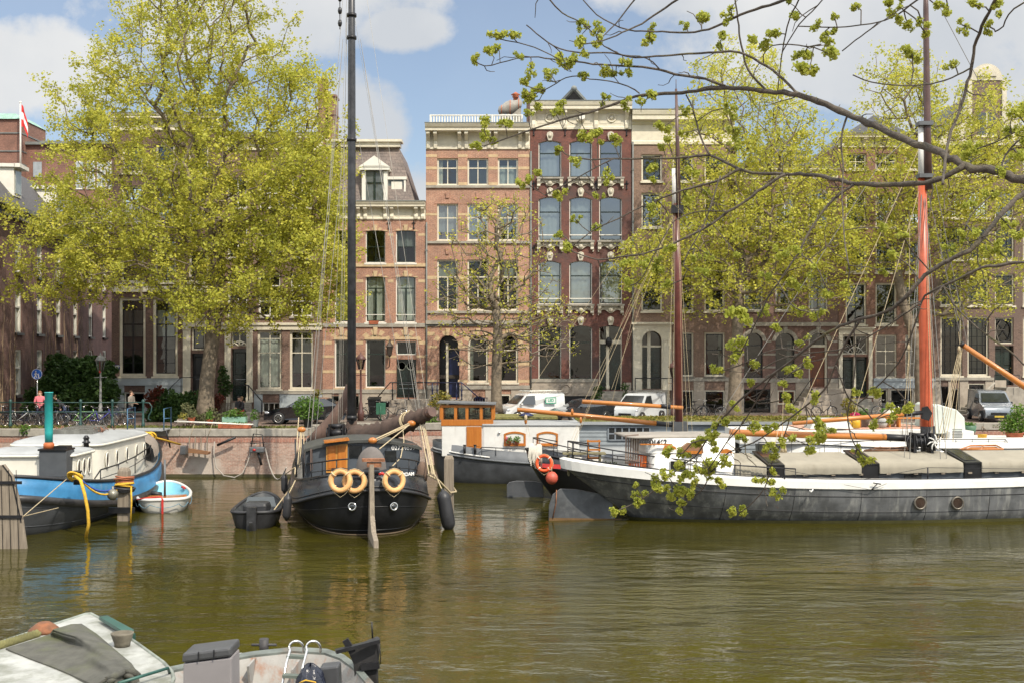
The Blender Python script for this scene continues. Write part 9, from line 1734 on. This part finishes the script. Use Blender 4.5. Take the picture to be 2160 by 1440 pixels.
car('silvery white van with a steel roof rack left of the dark red mast',1352,60.4,235,mat('dull white car paint',(.50,.52,.52),.3,coat=.6,var=.05),2.2,1.85,vanp,1.05,vw,((1.38,1.16),(.80,1.68)),((-2.19,1.2),(-2.1,1.6)),(1.38,-1.35,.33),.80,rack=(.5,-1.9,(.3,-.6,-1.5),True),name='delivery_van',cat='van')
car('grey van facing the water at the right edge, below the stoop',2086,60.6,262,GPt,2.2,1.8,vanp,1.05,vw,((1.38,1.16),(.80,1.68)),((-2.19,1.2),(-2.1,1.6)),(1.38,-1.35,.33),.88,name='delivery_van',cat='van',lightm=mat('headlight glass',(0,0,0)))
# ---- bushes, planters, pots
HEDGE = leafmat('dark hedge leaves',(.030,.065,.016),(.045,.09,.020),(.065,.115,.025),.2);PHOT = leafmat('red photinia leaves',(.16,.030,.020),(.10,.035,.02),(.20,.05,.03),.25);OLIVE = leafmat('olive grey leaves',(.16,.17,.085),(.12,.13,.06),(.20,.20,.10),.25);LIME = leafmat('fresh green leaves',(.11,.20,.03),(.08,.16,.025),(.15,.24,.05),.3);YELS = leafmat('yellow shrub leaves',(.30,.22,.03),(.26,.24,.05),(.20,.20,.05),.3)
def bush(name,label,cat,blobs,m_,size,seed,dens=520,stem=True):
 px,py,D,r = blobs[0];base = V((P(px,py,D).x,D,ST));t = thing(name,label,cat,tuple(base));vs = [];qs = [];off = 0;rn_ = np.random.default_rng(seed)
 for px,py,D,r in blobs:
  c = np.array(P(px,py,D));rr = r * D / F;n = int(dens * (r / 20) ** 2);n = max(60,min(n,9000));d = rn_.normal(size=(n,3));d /= np.linalg.norm(d,axis=1)[:,None];p = c + d * (rr * rn_.random(n) ** .35)[:,None] * (1 + .22 * np.sin(d[:,:1] * 9 + seed) * np.cos(d[:,2:] * 8));p = p[p[:,2] > ST + .02];v,q = leaf_quads(p,size,rn_,.4);vs.append(v);qs.append(q + off);off += len(v)
 npmesh('leaves',np.concatenate(vs) - np.array(base),np.concatenate(qs),m_,t)
 m = MB();sr = random.Random(seed)
 for px,py,D,r in blobs:
  for k in range(3): e = P(px + sr.gauss(0,r * .3),py - r * .3,D);b0 = V((P(px,py,D).x + sr.gauss(0,.08),D,ST));m.tube([b0,b0.lerp(e,.5) + V((sr.gauss(0,.1),0,0)),e],[.03,.022,.008],5)
 m.build('stem',BARK,t)['kind'] = 'stuff';return t
bush('bushes','large dark green shrub between the creeper wall and the grey blue house','shrub',[(150,800,62,45),(190,790,62.5,42),(125,775,63,30),(215,830,61,38),(170,845,60.5,40),(130,840,61,32),(225,780,64,22),(110,815,61,28)],HEDGE,.17,1,900)
bush('bushes','small dark green shrub below the round blue sign','shrub',[(95,815,60.5,20),(72,838,60.5,22),(110,850,60,22),(60,860,60,16)],HEDGE,.15,2,700)
bush('hedge','green hedge under the black stair railing left of the big trunk','hedge',[(345,850,60,32),(378,858,60,30),(400,848,60.5,25),(330,875,59.5,24),(365,880,59.5,24)],LIME if False else HEDGE,.14,3,900)
bush('red_shrub','dark red leaved shrub left of the green hedge','shrub',[(322,835,59.5,16),(335,822,59.5,10),(316,850,59.3,12)],PHOT,.12,4,700);bush('red_shrub','dark red leaved shrub right behind the big trunk','shrub',[(462,840,60.5,12),(455,855,60.5,12),(408,840,61,10)],PHOT,.12,5,600)
bush('potted_bush','green bush in a grey pot beside the dark front door','shrub',[(472,800,63.4,14),(470,780,63.4,10),(475,822,63.4,14),(485,812,63.4,9)],HEDGE,.12,6,700)
bush('shrub','grey leaved shrub left of the big trunk foot','shrub',[(397,862,55.6,15),(405,875,55.6,14),(388,876,55.6,10)],OLIVE,.10,7,500);bush('ground_plants','mixed green plants round the foot of the big trunk','plants',[(445,872,55.3,14),(425,880,55,10),(465,880,55,10),(490,868,55.5,9)],OLIVE,.10,8,500)
def planter(label,px,py,D,w,h,m_,leaf,seed,r=None,box=True,size=.08,dens=420,grow=1.):
 p = P(px,py,D);W_ = w * D / F / 2;H_ = h * D / F;z = max(ST,p.z - H_);t = thing('planter',label,'planter',(p.x,D,z));m = MB()
 if box: m.box(p.x - W_,D - .18,z,p.x + W_,D + .22,z + H_)
 else: m.lathe([(W_ * .75,0),(W_ * .98,H_ * .9),(W_ * 1.05,H_ * .92),(W_ * 1.05,H_),(W_ * .9,H_),(W_ * .85,H_ * .85)],(p.x,D,z),16)
 m.build('container',m_,t,bevel=.01);rr = r or W_;n = int(dens * max(.4,W_ * 2));rn_ = np.random.default_rng(seed);d = rn_.normal(size=(n,3));d /= np.linalg.norm(d,axis=1)[:,None];d[:,2] = np.abs(d[:,2]);q = d * (rn_.random(n) ** .4)[:,None] * np.array([W_ * 1.15,.3,.34 * grow]) + np.array([p.x,D,z + H_ * .95]);v,f_ = leaf_quads(q,size,rn_,.4);npmesh('leaves',v - np.array(t.location),f_,leaf,t);return t
TC = MATS['terracotta'];MINT = mat('mint green box',(.20,.36,.27),.7,var=.12,dirt=(.16,.2,.15),damt=.3);GZ = mat('zinc pot',(.26,.28,.27),.5,.2)
planter('mint green planter box of leafy greens beside the big trunk',495,878,54.3,50,14,MINT,LIME,11,grow=1.2);planter('long terracotta trough on the quay edge below the mint green box',495,893,53.85,66,9,TC,LIME,12,grow=.3,dens=120);planter('round terracotta pot with low plants, left end of the quay pots',404,879,54.2,16,12,TC,OLIVE,13,box=False);planter('round terracotta pot with green plants under the big trunk',442,883,54.1,15,10,TC,LIME,14,box=False,grow=1.3);planter('wooden box of yellowish succulents, far left of the quay pots',386,882,54.3,20,9,WEATH,YELS,15,dens=260);planter('zinc pot with a leafy plant at the right end of the mint green box',537,884,54.2,18,16,GZ,LIME,16,box=False,grow=1.8)
t = planter('dark pot with a big bushy green plant in front of the black car',650,884,54.6,22,20,BLACKP,LIME,17,box=False);rn_ = np.random.default_rng(3);c = np.array(P(650,860,54.6));d = rn_.normal(size=(1300,3));d /= np.linalg.norm(d,axis=1)[:,None];v,q = leaf_quads(c + d * (rn_.random(1300) ** .5)[:,None] * np.array([.75,.6,.62]),.13,rn_,.25);npmesh('crown',v - np.array(t.location),q,LIME,t)
bush('shrub','yellow and green shrub above the big bushy pot plant','shrub',[(663,838,59,11),(670,828,59,8),(655,850,59,9)],YELS,.10,18,500);bush('shrub','yellow twiggy shrub left of the orange wheelhouse','shrub',[(925,840,59.2,15),(938,835,59.2,14),(915,855,59.2,14),(945,850,59.2,12)],YELS,.10,19,420);bush('shrub','bright green grassy plant at the quay edge left of the orange wheelhouse','shrub',[(912,888,58.6,12),(902,893,58.6,9),(920,895,58.6,9)],LIME,.10,20,520)
bush('shrub','yellow flowering shrub at the foot of the white framed double door','shrub',[(1790,852,62.6,15),(1800,868,62.4,14),(1785,880,62.3,12)],YELS,.11,21,520);bush('climbing_plant','dark green climber beside the steps left of the dark front door','climbing plant',[(1262,822,64.1,12),(1258,840,64.,12),(1318,815,64.1,10),(1322,835,64.,11)],HEDGE,.11,22,520)
bush('bushes','low green shrub on the quay at the far right, left of the tall potted shrub','shrub',[(2075,915,55.5,14),(2100,905,55.5,10),(2055,925,55.5,9)],OLIVE,.10,23,300)
m = MB();p = P(803,870,60.);m.box(p.x - .24,p.y,ST + .35,p.x + .24,p.y + .3,ST + .95);m.cyl((p.x,p.y - .03,ST),(p.x,p.y - .03,ST + .8),.03,n=6);tag(m.build('green_box',mat('box green',(.03,.12,.07),.5),None),'small dark green cabinet on a post between two bicycles','cabinet')
t = thing('wheelie_bin','black wheelie bin left of the orange house stoop','bin',g_(790,63.2));p = P(790,850,63.2);m = MB();m.loft([[V((p.x + a * .26,p.y + c * .3,ST)) for a,c in ((-1,-1),(1,-1),(1,1),(-1,1))],[V((p.x + a * .33,p.y + c * .36,ST + 1.0)) for a,c in ((-1,-1),(1,-1),(1,1),(-1,1))]],0,True,True,True,sm=False);m.build('body',BLACKP,t);m = MB();m.prism([V((p.x - .36,p.y - .4,ST + 1.01)),V((p.x + .36,p.y - .4,ST + 1.01)),V((p.x + .36,p.y + .36,ST + 1.1)),V((p.x - .36,p.y + .36,ST + 1.1))],(0,0,.05));m.build('lid',BLACKP,t)
# grass verge on the quay edge
rn_ = np.random.default_rng(77);c = []
for x0,x1,y0,y1,n in ((-26,-17,53.95,55.2,2600),(-17,-9.9,53.95,54.8,1500)): c.append(rn_.uniform((x0,y0,ST),(x1,y1,ST + .10),(n,3)))
v,q = leaf_quads(np.concatenate(c),.11,rn_,.25);o = npmesh('grass_verge',v,q,leafmat('verge grass',(.11,.15,.03),(.15,.16,.045),(.19,.165,.06),.2));o['kind'] = 'stuff';o['label'] = 'thin grass along the top of the left quay wall';o['category'] = 'grass'
# weeds on the wall
for px,py,r,s in ((52,905,12,1),(77,930,8,2)): 
 pw = P(px,py,53.4);oo = tuft(pw,r * 53.4 / F,170,80 + s,LIME,.09,'wall_weed',None);tag(oo,'green weed growing from the left quay wall ' + ('high up under the coping' if s == 1 else 'lower down beside the teal stack'),'weed')
# gangway, ladder, crate, hose on the quay wall
t = thing('gangplank','white gangplank with blue handrail frames from quay to the blue striped barge','gangplank',tuple(P(318,903,52.9)));BG = mat('gangway blue',(.06,.14,.24),.5)
a,c = P(278,903,53.0),P(354,903,53.0);m = MB();m.box(a.x,52.2,a.z - .06,c.x,53.6,a.z);m.build('plank',ROOFG,t)
for q0 in (a,c): m = MB();m.tube([q0 + V((0,-.6,-.05)),q0 + V((0,-.6,.95)),q0 + V((.18,-.1,1.0)),q0 + V((.18,-.1,0))],.03,6);m.tube([q0 + V((0,-.6,.5)),q0 + V((.18,-.1,.5))],.02,6);m.build('rail_frame',BG,t)
m = MB();m.cyl(c + V((.1,-.6,-.05)),c + V((.2,-.3,-.85)),.04,n=8);m.build('support',IRON,t)
t = thing('ladder','white ladder lying along the quay edge','ladder',tuple(P(448,893,53.45)));a,c = P(368,890,53.4),P(531,897,53.4)
for dy in (0,.35): m = MB();m.cyl(a + V((0,dy,.05)),c + V((0,dy,.05)),.025,n=6);m.build('side_rail',WHITE,t)
m = MB()
for k in range(12): q0 = a.lerp(c,(k + .5) / 12) + V((0,0,.05));m.cyl(q0,q0 + V((0,.35,0)),.016,n=5)
m.build('rungs',WHITE,t)
t = thing('wooden_crate','orange brown wooden tray hanging on the quay wall','crate',tuple(P(418,940,53.3)));y = 53.25;a,c = P(397,956,y),P(440,948,y);m = MB();m.prism([P(397,948,y - .5),P(439,953,y - .5),P(438,958,y - .5),P(397,954,y - .5)],(0,.5,0));m.prism([P(397,944,y - .52),P(438,950,y - .52),P(438,958,y - .52),P(397,954,y - .52)],(0,.03,0));m.build('tray',wood('weathered brown wood',(.25,.12,.05),(.16,.08,.04),.8,0),t,bevel=.01)
m = MB()
for px in (400,412,424,437): m.bar(P(px,920,y),P(px,950,y),.05,.04)
m.build('slats',WEATH,t);m = MB();m.tube([P(410,893,53.2),P(402,920,y - .1)],.012,4);m.tube([P(448,893,53.2),P(438,920,y - .1)],.012,4);m.build('rope',ROPE,t)
p = P(388,948,53.2);m = MB();m.box(p.x - .13,p.y - .2,p.z - .2,p.x + .13,p.y + .2,p.z + .2);tag(m.build('metal_basket',mat('grey steel',(0,0,0)),None,bevel=.02),'small grey metal box left of the wooden tray on the quay wall','box')
m = MB();m.cyl(P(458,938,53.1),P(497,921,53.1),.06,n=10);tag(m.build('pipe',IRON,None),'short black pipe slanting on the quay wall','pipe');ropeline('hose','pale hose hanging in a loop against the brick quay wall',[P(452,930,53.3),P(451,955,53.3),P(456,985,53.2),P(472,1002,53.1),P(495,1006,53.1),P(512,997,53.1),P(522,975,53.1),P(528,955,53.2),P(540,935,53.3)],.032,mat('pale grey hose',(.33,.30,.26),.7),'hose');ropeline('hose','second pale hose drooping from the corner pier to the black barge',sag(P(560,945,52.9),P(604,985,46),.9),.032,MATS['pale grey hose'],'hose')
t = thing('outboard_motor','grey outboard motor and clutter clamped to the quay wall near the corner','motor',tuple(P(543,950,53.2)));c = P(543,948,53.15);m = MB();m.box(c.x - .35,c.y - .2,c.z - .12,c.x + .35,c.y + .2,c.z + .15);m.build('cowl',mat('grey steel',(0,0,0)),t,bevel=.05);m = MB();m.tube([c,c + V((.2,-.05,-.7))],.06,8);m.tube([c + V((-.3,0,.1)),c + V((-.2,.05,.75)),c + V((.2,.1,.7)),c + V((.3,0,.1))],.03,6);m.tube([c + V((-.35,0,.3)),c + V((.35,0,.35))],.02,6);m.build('bracket',IRON,t);m = MB();m.ball(c + V((-.1,-.22,.02)),.08,.04,.06,8);m.build('red_tank',REDP,t)
t = thing('roof_bundle','grey tarpaulin bundle tied with orange straps on the white balustrade roof','bundle',tuple(P(1075,235,DF + 1.4)));c = P(1076,227,DF + 1.4);m = MB();rr = []
for k in range(9): a = R(180 * k / 8);rr.append([c + V((-.72 * math.cos(a),.4 * math.sin(a) * math.cos(R(24 * j)),.36 * (math.sin(a) ** .6) * math.sin(R(24 * j)) * (1 + .6 * mnoise.noise(V((j * .9,k * 1.1,1)))) - .22 * math.cos(a) + .12 * mnoise.noise(V((k * .9,3,j * .3))))) for j in range(15)])
m.loft(rr,0,True,True,True);m.build('tarpaulin',mat('tarp grey',(.27,.25,.22),.8,var=.15,bump=.6,bscale=6),t);m = MB()
for k in (2,4,6): m.tube([p + V((0,-.015,0)) for p in rr[k]],.02,4,closed=True)
m.build('strap',mat('orange strap',(.5,.12,.04),.6),t)
for i_,px in enumerate((1060,1072,1086)): m = MB();p = P(px,247,DF + .6);m.lathe([(.14,-.15),(.17,.1),(.18,.12),(.12,.12)],p,12);tag(m.build('white_pot',WHITE,None),('leftmost','middle','rightmost')[i_] + ' of the three white pots on the balustrade roof','pot')
# awning pole and parasol seen over the houseboat
t = thing('parasol','closed dark blue parasol lying over the houseboat roof edge','parasol',tuple(P(1110,874,55.)));m = MB();p = P(1110,874,55.);m.lathe([(.35,0),(.38,.03),(.2,.12),(.03,.18)],p - V((0,0,.05)),14);m.build('canopy',NAVY,t);m = MB();m.cyl(p - V((0,0,.4)),p + V((0,0,.25)),.02,n=6);m.build('pole',STEEL,t)
